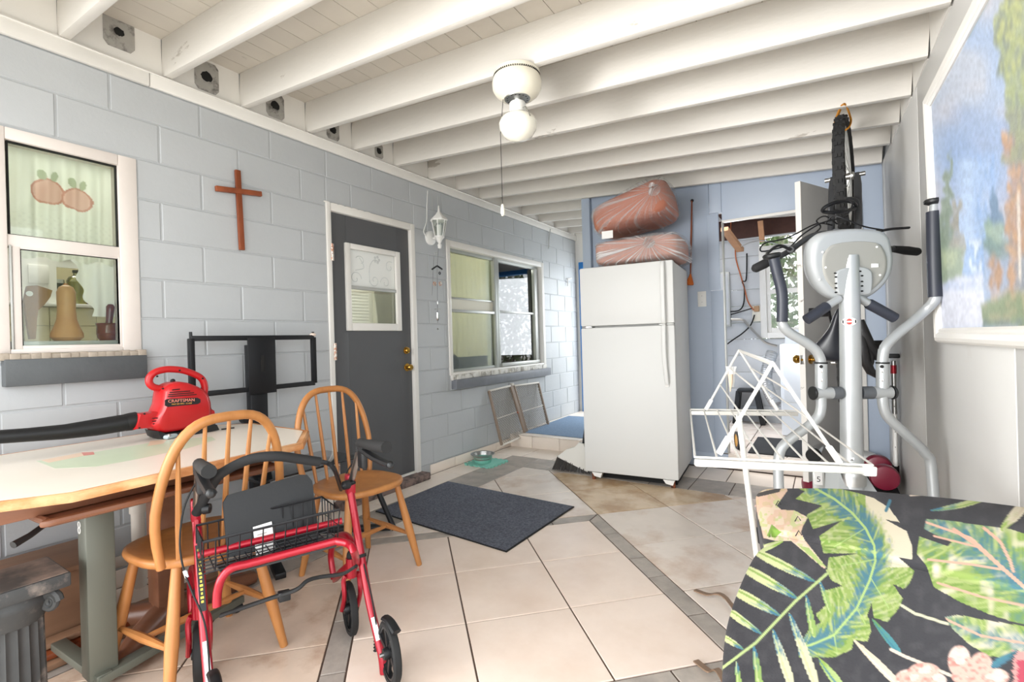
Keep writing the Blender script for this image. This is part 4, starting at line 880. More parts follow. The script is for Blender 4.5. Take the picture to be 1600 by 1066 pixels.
# ---- Windsor chairs
def windsor(loc, ang, label):
    loc = V(loc); F_, L_ = V((math.cos(ang), math.sin(ang), 0)), V((-math.sin(ang), math.cos(ang), 0)); Q = lambda a, b, z: loc+F_*a+L_*b+V((0, 0, z))
    t = thing('windsor_chair', label, 'chair', loc, 'bow-back chairs'); SZ = .455
    def outl(s):
        o = []
        for k in range(40):
            a = 2*PI*k/40; c, sn = math.cos(a), math.sin(a); w = .205+.012*c; l = .20 if c > 0 else .195
            o.append((math.copysign(abs(c)**.75, c)*l*s, math.copysign(abs(sn)**.75, sn)*w*s))
        return o
    mb = MB(); vs = []; rings = [(.86, -.034), (.97, -.028), (1.0, -.014), (.985, -.002), (.94, .001), (.75, -.006), (.4, -.011), (.02, -.011)]
    for s, dz in rings: vs += [Q(a, b, SZ+dz) for a, b in outl(s)]
    fs = [(i*40+j, i*40+(j+1) % 40, (i+1)*40+(j+1) % 40, (i+1)*40+j) for i in range(len(rings)-1) for j in range(40)]+[tuple(range(40)), tuple((len(rings)-1)*40+j for j in range(40))]
    mb.add(vs, fs); part(mb, 'seat', M['oak'], t, ang=60)
    H = .465; lean = .17
    def bowp(s):      # s from -1 to 1
        a = s*PI*.5; b = .215*math.copysign(abs(math.sin(a))**.62, a) if abs(s) < .985 else .21*s; h = H*abs(math.cos(a))**.75; return b, h
    pts = []
    for k in range(33):
        s = -1+2*k/32; b, h = bowp(s); sq = 1-.12*max(0, 1-h/.16); pts.append(Q(-.155-lean*h, b*sq, SZ-.01+h))
    mb = MB(); mb.tube(pts, [.014+.003*abs(math.sin(k*PI/32)) for k in range(33)], 10); part(mb, 'bow', M['oak'], t)
    for i in range(5):
        b0 = (i-2)*.066; b1 = (i-2)*.078; lo_, hi_ = 0, 1
        best = min((bowp(-1+2*k/400) for k in range(401)), key=lambda q: abs(q[0]-b1)); h = best[1]
        p, q = Q(-.15+.02*(1-abs(i-2)/2)*-1, b0, SZ-.012), Q(-.155-lean*h, b1, SZ-.01+h)
        mb = MB(); mb.tube([lerp(p, q, f) for f in (0, .3, .6, 1)], [.0075, .0098, .0088, .006], 8); part(mb, 'spindle', M['oak'], t)
    feet = {}
    for a, b in ((.13, .14), (.13, -.14), (-.13, .13), (-.13, -.13)):
        p, q = Q(a, b, SZ-.025), Q(a*1.58 if a > 0 else a*1.55, b*1.52, 0); mb = MB(); mb.tube([lerp(p, q, f) for f in (0, .3, .55, .9, 1)], [.0145, .018, .021, .0155, .014], 12); part(mb, 'leg', M['oak'], t); feet[(a > 0, b > 0)] = (p, q)
    mids = []
    for sd in (True, False):
        p, q = lerp(*feet[(True, sd)], .62), lerp(*feet[(False, sd)], .58); mb = MB(); mb.tube([lerp(p, q, f) for f in (0, .25, .5, .75, 1)], [.008, .012, .015, .012, .008], 8); part(mb, 'stretcher', M['oak'], t); mids.append(lerp(p, q, .5))
    mb = MB(); mb.tube([lerp(*mids, f) for f in (0, .25, .5, .75, 1)], [.008, .012, .015, .012, .008], 8); part(mb, 'stretcher', M['oak'], t)
    return t
windsor((.945, .862, 0), PI+.03, 'honey oak bow-back chair pushed up to the dining table, behind the rollator')
windsor((.90, 1.625, 0), -.08, 'honey oak bow-back chair at the table end, seat towards the door mat')
# ---- leaf blower lying on the table
bx_ = .36; Bq = lambda u, v, x=bx_: onx(u, v, x); kb = pxr(Bq(270, 630))
M['red'] = mat('glossy_red_plastic', '#b5181c', .35, coat=.15); M['redd'] = mat('dark_red_plastic', '#a51f24', .35)
t = thing('leaf_blower', 'red electric leaf blower with a long black nozzle on the table', 'leaf blower', (bx_, 1.0, ZT+.002))
def loaf(poly, wid, m, nm, par, taper=.82, xoff=0):
    """outline in the wall-parallel plane given a rounded thickness"""
    P_ = [Bq(u, v) for u, v in poly]; n = len(P_); c = sum(P_, V())/n; mb = MB(); vs = []
    prof = [(-1, taper), (-.82, .96), (-.4, 1.0), (.4, 1.0), (.82, .96), (1, taper)]
    for w_, s in prof: vs += [c+(p-c)*s+V((w_*wid+xoff, 0, 0)) for p in P_]
    fs = [(i*n+j, i*n+(j+1) % n, (i+1)*n+(j+1) % n, (i+1)*n+j) for i in range(len(prof)-1) for j in range(n)]+[tuple(range(n)), tuple((len(prof)-1)*n+j for j in range(n))]
    mb.add(vs, fs); return part(mb, nm, M[m], par, ang=50)
hous = [(248, 611), (252, 605), (258, 600), (264, 597.5), (274, 596), (288, 598), (300, 602.5), (310, 608), (317, 616), (321, 628), (322, 645), (318, 655), (308, 662), (294, 667), (268, 673), (248, 676), (238, 674), (233, 669), (228, 664), (240, 643), (245, 632)]
loaf(hous, .075, 'red', 'housing', t)
loaf([(204, 671), (211, 646), (230, 644.5), (244, 642), (252, 656), (248, 666), (230, 668)], .045, 'red', 'outlet', t, .9)
loaf([(234, 672), (247, 676), (270, 674), (296, 668), (318, 659), (330, 662), (334, 670), (320, 673), (262, 684), (244, 686), (238, 683)], .07, 'black', 'base_plate', t, .95)
hp_ = smooth([Bq(*q) for q in [(252, 607.5), (240, 605), (233.6, 599), (233.8, 590), (242, 582), (258, 577.5), (275, 577.5), (290, 580), (309, 587.5), (317, 595), (319.8, 606), (318, 618)]], 5)
mb = MB(); mb.tube(hp_, 5.2*kb, 12, sx=1.0); part(mb, 'handle', M['red'], t)
mb = MB(); mb.tube([Bq(214, 657), Bq(205, 659), Bq(196, 660.5)], [12.8*kb, 13.2*kb, 12.6*kb], 16); mb.tube([Bq(196, 660.5), Bq(150, 668), Bq(100, 675), Bq(40, 680), Bq(-60, 687)], [12.3*kb, 11.8*kb, 10*kb, 8.8*kb, 8.2*kb], 16); part(mb, 'nozzle', M['black'], t)
xf = bx_+.0755
def fl(u, v): q = Bq(u, v, xf); return q
for a, b, c_, d_ in ((269, 609.5, 281, 608), (265, 613.5, 297, 611), (263, 617, 303, 613.7), (262, 620, 307, 616.5), (240, 654.5, 263, 652), (240, 659, 264, 656), (241, 663, 260, 660.5)):
    off = 0 if b < 640 else -.014
    mb = MB(); mb.bar(fl(a, b)+V((off, 0, 0)), fl(c_, d_)+V((off, 0, 0)), .004, 1.3*kb, (0, 0, 1)); part(mb, 'vent_slot', M['dark'], t)
P4 = [fl(258, 634), fl(258, 625.5), fl(262, 623.5), fl(308, 621.5), fl(313, 624), fl(313, 629), fl(309, 631.5), fl(262, 636)]
mb = MB(); mb.prism([p-V((.004, 0, 0)) for p in P4], (.006, 0, 0)); lab = part(mb, 'name_plate', M['black'], t)
lx = (fl(300, 626)-fl(265, 628)).normalized(); ly = V((0, 0, 1))
M['goldtext'] = mat('orange_gold_print', '#e5a54b', .5); M['redtext'] = mat('salmon_print', '#e8907a', .5)
text('CRAFTSMAN', .019, fl(283.5, 626.2)+V((.0028, 0, 0)), lx, ly, 'lettering', M['redtext'], lab, .0004)
text('MAX 205 MPH - 12 AMP', .008, fl(284, 631)+V((.0028, 0, 0)), lx, ly, 'lettering', M['goldtext'], lab, .0004)
for u, v in ((246, 588.3), (281, 579), (317, 591.5), (255, 607.5), (226, 647), (262, 643), (298, 639.5), (250, 668.5), (218, 669)):
    mb = MB(); mb.lathe([(0, .002), (1.3*kb, .001), (1.4*kb, -.004)], Bq(u, v, bx_+(.018 if v < 595 else .062 if v > 600 and u > 245 else .045)), (1, 0, 0), 10); part(mb, 'screw', M['dark'], t)
mb = MB(); mb.ball(Bq(270, 595.5), (.008, .011, .010), 10, 8); part(mb, 'switch', M['black'], t)
loaf([(321, 636), (331, 641), (333, 652), (327, 655), (321, 650)], .03, 'red', 'plug_socket', t)
mb = MB(); mb.tube(smooth([Bq(314, 606), Bq(323, 622), Bq(330, 640), Bq(334, 655), Bq(337, 668)]), .0022, 6); part(mb, 'cord', M['rubber'], t)
t = thing('pocket_tool', 'pale blue folding tool handle lying in front of the blower', 'folding tool', onz(285, 680, ZT+.002))
zt = ZT+.003; a, b = onz(258, 684, ZT+.012), onz(300, 673, ZT+.012)
mb = MB(); mb.bar(a, b, .028, .02, (0, 0, 1), .009); part(mb, 'handle', mat('pale_blue_plastic', '#a7b7ba', .4), t); mb = MB(); mb.lathe([(0, 0), (.006, 0), (.006, .012), (0, .012)], a+V((.004, .014, .001)), (0, 0, 1), 10); part(mb, 'rivet', M['steel'], t)
mb = MB(); mb.tube([onz(346, 671, ZT+.006), onz(366, 668.5, ZT+.006)], .0035, 6); solo(mb, 'pencil', M['black'], 'short dark pencil lying on the table right of the blower', 'pencil')
# ---- television floor stand behind the table
tx = .13; Tq = lambda u, v: onx(u, v, tx)
t = thing('television_stand', 'black television floor stand without its set behind the table', 'stand', (tx, 1.6, 0))
y0, y1, y2, y3 = Tq(299, 560).y, Tq(490, 560).y, Tq(385, 560).y, Tq(428, 560).y; zt_, zb_ = 1.20, .905
for y in (y0, y1):
    mb = MB(); mb.box((tx-.015, y-.013, zb_-.0), (tx+.015, y+.013, zt_), .003); mb.cyl((tx, y, zt_), (tx, y, zt_+.035), .008, n=8); part(mb, 'upright', M['blackm'], t)
for z in (zb_, zt_):
    mb = MB(); mb.box((tx-.012, y0, z-.014), (tx+.012, y1, z+.014), .003); part(mb, 'rail', M['blackm'], t)
mb = MB(); mb.box((tx+.012, y2, zb_-.03), (tx+.02, y3, zt_), .002); mb.box((tx-.06, y2+.02, zb_), (tx+.012, y3-.05, zt_-.04), .003); pl = part(mb, 'centre_plate', M['blackm'], t)
mb = MB(); a, b = Tq(404, 556), Tq(411, 580); mb.box((tx+.02, a.y, b.z), (tx+.024, b.y, a.z), .001); part(mb, 'slot', M['dark'], pl)
mb = MB(); mb.box((tx-.05, y2+.02, .04), (tx+.0, y2+.12, zb_+.05), .004); part(mb, 'column', M['blackm'], t)
mb = MB(); mb.cyl((tx-.025, y2-.01, .742), (tx+.02, y2-.01, .742), .03); part(mb, 'bracket', M['black'], t)
mb = MB(); mb.box((.05, 1.40, .43), (.42, 2.05, .442), .003); part(mb, 'glass_shelf', mat('smoked_glass_shelf', '#202326', .08, coat=.6), t)
for p in ((.66, 2.06, .03), (.66, 1.35, .03)):
    mb = MB(); mb.bar((.10, y2+.07, .06), p, .05, .03, b=.004); part(mb, 'leg', M['blackm'], t)
mb = MB(); mb.tube([onx(588, 762, .6), (.69, 2.06, .02)], .016, 10); part(mb, 'foot_tube', M['blackm'], t)
mb = MB(); mb.ball((y1*0+tx+.0, y1, zt_+.016), (.016, .022, .012), 10, 8); part(mb, 'tape_wrap', M['tile'], t)
# ---- storage under the table
t = thing('low_wooden_box', 'low tan plywood box on the floor under the table', 'box', (.25, .55, 0)); M['ply'] = mat('tan_plywood', '#937157', .6, col2='#775843', c2s=4, lo=.4, hi=.7, stretch=(1, .25, 1), var=.1, vs=9)
mb = MB(); mb.box((.07, .12, .29), (.42, .76, .31), .003); part(mb, 'lid', M['ply'], t); mb = MB(); mb.box((.09, .14, 0), (.40, .745, .29), .003); part(mb, 'carcass', M['ply'], t)
for i, (y0_, z_, w_, l_) in enumerate(((.50, .012, .09, 'longest plank on the floor under the table'), (.55, .035, .07, 'middle plank stacked under the table'), (.62, .06, .05, 'narrow top plank of the stack under the table'))):
    mb = MB(); mb.bar((.50-.03*i, .42+.03*i, z_), (.47-.02*i, 1.32-.06*i, z_), .09-.015*i, .02, b=.002); solo(mb, 'plank', M['ply' if i != 1 else 'cherry'], ('reddish ' if i == 1 else 'tan ')+l_, 'plank')
M['pvc'] = mat('off_white_pvc', '#cfc6ba', .45, var=.05, vs=8)
t = thing('drain_pipe', 'off-white plastic drain pipe with an elbow on the wall under the table', 'pipe', (.06, .97, .0))
mb = MB(); mb.tube(smooth([(-.004, 1.0, .50), (.04, .995, .50), (.07, .985, .485), (.08, .98, .45), (.08, .98, .2), (.08, .98, .0)]), .028, 12); part(mb, 'pipe', M['pvc'], t)
mb = MB(); mb.cyl((.08, .98, .36), (.08, .98, .42), .034); part(mb, 'coupling', M['pvc'], t)
mb = MB(); mb.tube([(.08, .97, .15), (.08, .84, .15)], .026, 12); part(mb, 'branch', M['pvc'], t); mb = MB(); mb.cyl((.08, .87, .15), (.08, .80, .15), .034, n=8); part(mb, 'cleanout_plug', M['brass'], t)
mb = MB(); mb.cyl((.30, 1.02, 0), (.30, 1.02, .655), .024); mb.v = [p for p in mb.v]; solo(mb, 'plastic_pole', mat('pinkish_pole', '#d3b9a8', .5), 'pinkish plastic pole standing upright under the table', 'pole')

# ================================================================== ROLLATOR
RW2, RW3 = V((1.325, 1.24, 0)), V((1.644, 1.135, 0)); RF = (RW2-RW3).normalized(); RN = V((RF.y, -RF.x, 0)); OFF = V((-.225, -.45, 0)); RL = -OFF.normalized()
Rq = lambda u, v: onp(u, v, RW3, RN)
t = thing('rollator', 'red four-wheeled rollator walker with a black seat pad and wire basket', 'walker', ((RW2+RW3)/2+OFF/2))
M['redm'] = mat('metallic_red_tube', '#9a0c22', .3, .3, coat=.25); M['foam'] = mat('black_foam_grip', '#1b1b1c', .8); M['pad'] = mat('black_vinyl_pad', '#242527', .6, bump=.15, bs=80)
post = [Rq(546, 757), Rq(560, 842), Rq(575, 930), Rq(590, 995), Rq(597, 1025), Rq(600, 1052)]
stag = [Rq(553, 738), Rq(558, 715), Rq(563, 697)]
for sd, d in (('right', V((0, 0, 0))), ('left', OFF)):
    e = t; lr = 1 if sd == 'right' else -1
    S = lambda pts: [p+d for p in pts]
    mb = MB(); mb.tube(smooth(S(post), 4), .0145, 12); part(mb, 'rear_post', M['redm'], e)
    mb = MB(); mb.tube([Rq(546, 757)+d, Rq(551, 745)+d, Rq(563, 697)+d], .012, 12); part(mb, 'height_tube', M['steel'], e)
    mb = MB(); mb.obox(Rq(547, 756)+d, (.018, .016, .038), (RF, RL, V((0, 0, 1))), .006); part(mb, 'clamp', M['redm'], e)
    mb = MB(); k0 = Rq(551, 755)+d; mb.lathe([(0, .045), (.016, .04), (.018, .02), (.008, .01), (.006, -.01)], k0, RL*lr*-1+RF*-.4, 10); part(mb, 'knob', M['black'], e)
    g0, g1 = Rq(562, 693)+d, Rq(604, 699)+d
    mb = MB(); mb.tube(smooth([g0-V((0, 0, .03)), g0, lerp(g0, g1, .3), g1], 5), [.016]*6+[.018]*5+[.02]*5, 12); part(mb, 'grip', M['rubber'], e)
    a, b, c_ = Rq(566, 702)+d, Rq(586, 716)+d, Rq(610, 727)+d
    mb = MB(); mb.tube(smooth([a, b, c_]), [.011]*7+[.010]*6, 8, sx=1.6); mb.ball(c_, .014, 8, 6); part(mb, 'brake_lever', M['black'], e)
    mb = MB(); mb.obox(a-V((0, 0, .02)), (.024, .012, .05), (RF, RL, V((0, 0, 1))), .008); hs = part(mb, 'brake_housing', M['black'], e)
    if sd == 'left': mb = MB(); mb.lathe([(0, .0135), (.012, .0130), (.012, .01)], a-V((0, 0, .02))-RF*.018, -RF+V((0, 0, .1)), 14); mb.v = [p-RF*.012 for p in mb.v]; part(mb, 'emblem', M['paper'], hs)
    # front leg, fork and caster; brake wheel
    fp = [Rq(522, 905), Rq(517, 868), Rq(524, 842), Rq(538, 836), Rq(549, 846), Rq(555, 866), Rq(557, 884)]
    mb = MB(); mb.tube(smooth(S(fp), 5), .013, 12); part(mb, 'front_hoop', M['redm'], e)
    hd = RW2+V((0, 0, .255))+d+RF*.0
    mb = MB(); mb.cyl(hd-V((0, 0, .02)), hd+V((0, 0, .055)), .02); mb.bar(hd+V((0, 0, .03)), Rq(522, 905)+d, .02, .03, b=.004); part(mb, 'caster_head', M['redm'], e)
    mb = MB(); mb.ball(hd+V((0, 0, .065)), (.017, .017, .02), 12, 8); part(mb, 'head_cap', M['rubber'], e)
    ax_ = RW2+d+V((0, 0, .1))+RF*.03
    for s in (-1, 1):
        mb = MB(); mb.tube(smooth([hd-V((0, 0, .01))+RL*.022*s, hd-V((0, 0, .035))+RL*.03*s+RF*.004, hd-V((0, 0, .09))+RL*.03*s-RF*.002, ax_+RL*.03*s]), .009, 8); part(mb, 'fork_arm', M['redm'], e)
    def wheel(c, nm):
        mb = MB(); mb.lathe([(.082, -.012), (.092, -.014), (.099, -.009), (.1, 0), (.099, .009), (.092, .014), (.082, .012), (.082, -.012)], c, RL, 36); w_ = part(mb, nm, M['rubber'], e)
        mb = MB(); mb.lathe([(.083, -.010), (.074, -.010), (.074, .010), (.083, .010)], c, RL, 36); mb.lathe([(0, -.022), (.017, -.022), (.02, -.012), (.02, .012), (.017, .022), (0, .022)], c, RL, 16)
        x_, y_ = RF, V((0, 0, 1))
        for k in range(7):
            a0 = 2*PI*k/7; p = c+x_*(.018*math.cos(a0))+y_*(.018*math.sin(a0)); q = c+x_*(.077*math.cos(a0+.35))+y_*(.077*math.sin(a0+.35)); mb.bar(p, q, .016, .010, RL)
        part(mb, 'spokes', M['black'], w_)
        mb = MB(); mb.cyl(c-RL*.034, c+RL*.034, .007, n=8); part(mb, 'axle', M['steel'], w_)
    wheel(ax_, 'caster'); wheel(RW3+d+V((0, 0, .1))-RL*.03*lr*0, 'brake_wheel')
    mb = MB(); q = RW3+d+V((0, 0, .205)); mb.tube(smooth([q+RF*.03, q-RF*.01+V((0, 0, .004)), q-RF*.06-V((0, 0, .01))]), [.009]*13, 8, sx=1.8); part(mb, 'brake_shoe', M['black'], e)
    mb = MB(); mb.cyl(Rq(592, 990)+d+RL*.02*0-RF*-.012, Rq(591, 1018)+d+RF*.012, .006, n=8)
    for k in range(7): mb.lathe([(.006, 0), (.009, .003), (.006, .006)], lerp(Rq(588, 988)+d, Rq(587, 1018)+d, k/6), (0, 0, 1), 8)
    part(mb, 'brake_spring', M['black'], e)
    if sd == 'left':
        cb = [g0-V((0, 0, .05)), at(300, 765, 1.56), at(286, 800, 1.54), at(281, 850, 1.53), at(287, 890, 1.52), at(300, 925, 1.50), at(322, 985, 1.47), lerp(post[3], post[4], .5)+d]
        mb = MB(); mb.tube(smooth(cb), .003, 6); cbl = part(mb, 'brake_cable', M['rubber'], e)
        mb = MB(); mb.cyl(at(288, 892, 1.52), at(292, 903, 1.517), .006, n=8); part(mb, 'cable_adjuster', M['chrome'], e)
    else:
        mb = MB(); mb.tube(smooth([g0-V((0, 0, .05)), Rq(548, 728), Rq(540, 750), Rq(549, 800), Rq(563, 860), Rq(580, 930), Rq(590, 990)]), .003, 6); part(mb, 'brake_cable', M['rubber'], e)
        mb = MB(); mb.lathe([(.016, 0), (.0165, .006), (.016, .012)], Rq(565, 866), (post[2]-post[1]), 12); part(mb, 'band', M['rubber'], e)
    # printed strips on the posts
    if sd == 'left':
        st0, st1 = lerp(post[0], post[2], .28)+d, lerp(post[0], post[2], .78)+d; dd_ = (st1-st0).normalized(); vw = (CAM_LOC-st0).normalized(); vw = (vw-dd_*vw.dot(dd_)).normalized(); sdv = dd_.cross(vw)
        mb = MB(); mb.obox((st0+st1)/2+vw*.013, (.009, (st1-st0).length/2, .002), (sdv, dd_, vw)); stp = part(mb, 'black_strip', M['black'], e)
        M['yel'] = mat('yellow_print', '#d8c34a', .5)
        for k in range(14):
            mb = MB(); mb.obox(lerp(st0, st1, .08+.06*k)+vw*.0152, (.0045-.001*(k % 3), .0035, .0004), (sdv, dd_, vw)); part(mb, 'lettering', M['yel'], stp)
    st0, st1 = (post[2]+d, lerp(post[2], post[3], .8)+d) if sd == 'left' else (lerp(post[2], post[3], .55), lerp(post[3], post[4], .2))
    dd_ = (st1-st0).normalized(); vw = (CAM_LOC-st0).normalized(); vw = (vw-dd_*vw.dot(dd_)).normalized(); sdv = dd_.cross(vw); mb = MB(); mb.obox((st0+st1)/2+vw*.0135, (.008, (st1-st0).length/2, .0016), (sdv, dd_, vw)); part(mb, 'white_sticker', M['paper'], e)
# seat rails, flipped-up pad, basket, backrest
cr = at(527, 846, 1.60); cl = at(349, 893, 1.475)
pts = smooth([Rq(557, 884), at(554, 864, 1.57), at(544, 850, 1.59), at(524, 846, 1.60)], 4)+smooth([at(385, 882, 1.50), at(362, 888, 1.478), at(347, 903, 1.465), at(340, 925, 1.46), at(339, 948, 1.455)], 4); mb = MB(); mb.tube(pts, .0125, 12); part(mb, 'seat_rail', M['redm'], t)
bk = RF*.13+V((0, 0, .02)); mb = MB(); mb.tube([cr+bk+RL*.06, cl+bk-RL*.05], .0115, 12); part(mb, 'front_rail', M['redm'], t)
mid = (cr+cl)/2
pp0 = mid+RF*.15; pnn = (RF-V((0, 0, .25))).normalized(); Pd = lambda u, v: onp(u, v, pp0, pnn)
cor = [Pd(356, 872), Pd(349, 786), Pd(356, 774), Pd(468, 742), Pd(480, 742), Pd(488, 752), Pd(499, 842)]
mb = MB(); mb.prism(cor, pnn*.02); part(mb, 'seat_pad', M['pad'], t)
a, b, c_, d_ = [onp(u, v, pp0-RF*.002+V((0, 0, 0)), pnn) for u, v in ((395, 824), (424, 815), (430, 858), (400, 868))]
mb = MB(); mb.prism([p-pnn*.004 for p in (a, b, c_, d_)], pnn*.003); lb_ = part(mb, 'instruction_label', M['paper'], t, 'white printed instruction label')
for k in range(5):
    f = .15+.17*k; p, q = lerp(lerp(a, d_, f), lerp(b, c_, f), .15), lerp(lerp(a, d_, f), lerp(b, c_, f), .6+.06*(k % 3)); mb = MB(); mb.bar(p-pnn*.0055, q-pnn*.0055, .0012, .003, V((0, 0, 1)));  part(mb, 'print_line', M['alu'], lb_)
mb = MB(); mb.prism([cl+RF*.01+V((0,0,-.016)), cr+RF*.01+V((0,0,-.016)), cr+RF*.15+V((0,0,-.03)), cl+RF*.15+V((0,0,-.03))], (0, 0, -.006)); part(mb, 'seat_tray', M['pad'], t)
# wire basket hanging on the rails
u_ = RL; hb = .105; bl = (cr-cl).length; u_ = (cr-cl).normalized(); base = cl+RF*.02+V((0, 0, -.004))
Bk = lambda s, f, z: base+u_*(-.05+(bl+.06)*s)+RF*(.01+.15*f)+V((0, 0, z))
rimp = [Bk(0, -.2, .107), Bk(1, -.2, .107), Bk(1, 1, .107), Bk(0, 1, .107)]; mb = MB(); mb.tube(rimp, .0032, 6, True); bask = part(mb, 'wire_basket', M['blackm'], t)
def wire(pts, r=.0022): mb = MB(); mb.tube(pts, r, 5); part(mb, 'wire', M['blackm'], bask)
for z, fl_ in ((.0, .0), (.05, -.1), (.105, -.2)): wire([Bk(0, fl_, z), Bk(1, fl_, z), Bk(1, 1, z), Bk(0, 1, z), Bk(0, fl_, z)], .003 if z > .1 else .0022)
for k in range(13): s = k/12; wire([Bk(s, -.2, .105), Bk(s, 0, 0), Bk(s, 1, 0), Bk(s, 1, .105)])
for k in range(4): f = .2+.2*k; wire([Bk(0, f, .105), Bk(0, f, 0), Bk(1, f, 0), Bk(1, f, .105)])
bp_ = smooth([Rq(549, 760)+OFF, at(335, 752, 1.58), at(352, 736, 1.56), at(390, 718, 1.56), at(430, 713, 1.58), at(465, 717, 1.62), at(500, 722, 1.66)], 5)
mb = MB(); mb.tube(bp_, .016, 12); part(mb, 'backrest_foam', M['foam'], t)
mb = MB(); mb.tube(smooth([at(496, 722, 1.66), at(512, 724, 1.68), at(523, 735, 1.69), Rq(533, 765)], 5), .008, 8); part(mb, 'backrest_tube', M['blackm'], t)
# folding strap and cross link
mb = MB(); mb.tube(smooth([at(556, 885, 1.6), at(535, 897, 1.62), at(500, 902, 1.62), at(480, 908, 1.6), at(462, 922, 1.58), at(420, 936, 1.6), at(345, 962, 1.62)]), .006, 6, sx=1.6); part(mb, 'folding_strap', M['rubber'], t)
mb = MB(); mb.obox(at(444, 931, 1.6), (.018, .012, .016), (RL, RF, V((0, 0, 1))), .004); part(mb, 'strap_buckle', M['black'], t)

# ================================================================== CEILING LAMP
fc = V((1.665, 2.03, 2.458)); M['ivory'] = mat('ivory_enamel', '#e6e0cf', .35, var=.02, vs=9); M['opal'] = mat('opal_glass_globe', '#ece8da', .15, coat=.5)
t = thing('ceiling_fan_light', 'ivory bladeless ceiling fan motor with opal globe on the joists', 'ceiling light', fc)
mb = MB(); mb.lathe([(0, 0), (.105, 0), (.113, -.006), (.114, -.02), (.108, -.024), (.108, -.03), (.115, -.034), (.121, -.055), (.119, -.085), (.105, -.11), (.085, -.125), (.066, -.135), (.062, -.132)], fc, n=40); part(mb, 'motor_housing', M['ivory'], t)
mb = MB(); mb.lathe([(.064, -.131), (.062, -.136), (0, -.136)], fc, n=30); dk = part(mb, 'vent_disc', M['steel'], t)
for k in range(16): a = 2*PI*k/16; p = fc+V((.05*math.cos(a), .05*math.sin(a), -.1365)); mb = MB(); mb.ball(p, (.005, .003, .001), 8, 4); part(mb, 'vent_hole', M['dark'], dk)
mb = MB()
for k in range(40): a = PI+PI*1.2*k/40; p = fc+V((.112*math.cos(a), .112*math.sin(a), -.027)); mb.obox(p, (.003, .0016, .0028), (V((math.cos(a), math.sin(a), 0)), V((-math.sin(a), math.cos(a), 0)), V((0, 0, 1))))
part(mb, 'vent_slots', M['dark'], t, kind='stuff')
mb = MB(); mb.lathe([(.012, -.135), (.016, -.15), (.036, -.152), (.041, -.158), (.041, -.205), (.044, -.212), (.0, -.212)], fc, n=24); part(mb, 'light_fitter', M['plastic'], t)
mb = MB(); mb.lathe([(.035, -.208), (.06, -.214), (.085, -.232), (.0935, -.256), (.089, -.285), (.07, -.315), (.04, -.334), (0, -.341)], fc, n=36); part(mb, 'globe', M['opal'], t)
for a in (PI*1.05, -.35, PI*.4): d = V((math.cos(a), math.sin(a), 0)); mb = MB(); mb.tube([fc+d*.041+V((0, 0, -.19)), fc+d*.062+V((0, 0, -.195)), fc+d*.094+V((0, 0, -.252))], .003, 6); part(mb, 'globe_clip', M['steel'], t)
c0 = fc+V((-.075, -.045, -.30)); mb = MB(); mb.tube([fc+V((-.06, -.035, -.13)), c0, V((c0.x, c0.y, 1.80))], .0016, 5); part(mb, 'pull_chain', M['rubber'], t)
mb = MB(); mb.lathe([(0, .03), (.006, .025), (.009, .005), (.011, -.015), (.006, -.03), (0, -.032)], (c0.x, c0.y, 1.785), n=10); part(mb, 'pull_knob', M['brass'] if False else M['ivory'], t)

# ================================================================== LAUNDRY ROOM
w3 = struct('window_3', ((L3[0]+L3[1])/2, LY, L3[2]))
def yframe(o, i, y0, y1, m, nm, b=.003):
    mb = MB(); mb.box((o[0], y0, o[2]), (i[0], y1, o[3]), b); mb.box((i[1], y0, o[2]), (o[1], y1, o[3]), b); mb.box((i[0], y0, o[2]), (i[1], y1, i[2]), b); mb.box((i[0], y0, i[3]), (i[1], y1, o[3]), b); return part(mb, nm, m, w3)
yframe((L3[0]-.065, L3[1]+.065, L3[2]-.065, L3[3]+.06), L3, LY-.025, LY+.05, M['white'], 'casing')
yframe(L3, (L3[0]+.04, L3[1]-.04, L3[2]+.05, L3[3]-.04), LY, LY+.03, M['white'], 'sash')
zm = ony(1222, 454, LY).z; mb = MB(); mb.box((L3[0], LY-.005, zm-.03), (L3[1], LY+.035, zm+.02), .003); part(mb, 'meeting_rail', M['white'], w3)
for a, b in ((L3[2]+.03, zm), (zm, L3[3]-.02)): mb = MB(); mb.box((L3[0]+.02, LY+.012, a), (L3[1]-.02, LY+.015, b)); part(mb, 'pane', M['pane'], w3)
t = thing('dryer', 'white clothes dryer in the laundry room under the window', 'dryer', (2.87, 5.75, .13)); M['app'] = mat('white_appliance_enamel', '#d3d8de', .3, coat=.3)
mb = MB(); mb.box((2.525, 5.42, .135), (3.2, 6.1, 1.03), .012); part(mb, 'cabinet', M['app'], t)
mb = MB(); mb.box((2.55, 5.408, .48), (3.17, 5.421, .99), .006); part(mb, 'door', M['app'], t)
mb = MB(); mb.prism([(2.54, 5.95, 1.03), (2.54, 6.1, 1.03), (2.54, 6.1, 1.17), (2.54, 6.03, 1.17)], (.65, 0, 0)); part(mb, 'control_panel', M['app'], t)
mb = MB(); mb.box((2.53, 5.415, .46), (3.19, 5.424, .465)); part(mb, 'panel_seam', M['alu'], t)
mb = MB(); duct = smooth([ony(1207, 550, 5.9), ony(1199, 575, 5.85), ony(1197, 595, 5.8), ony(1203, 615, 5.75), ony(1213, 632, 5.7)], 14); mb.tube(duct, [.055+.006*(i % 2) for i in range(len(duct))], 14); solo(mb, 'dryer_duct', mat('silver_foil_duct', '#b9bbbd', .3, .8), 'crinkled silver flexible duct left of the dryer', 'duct')
t = thing('step_stool', 'black plastic folding step stool against the laundry wall', 'step stool', (2.18, 6.02, .13))
sc_ = lambda u, v: ony(u, v, 6.0)
a, b, c_, d_ = sc_(1154, 608), sc_(1181, 608), sc_(1193, 664), sc_(1149, 662); zf = .131
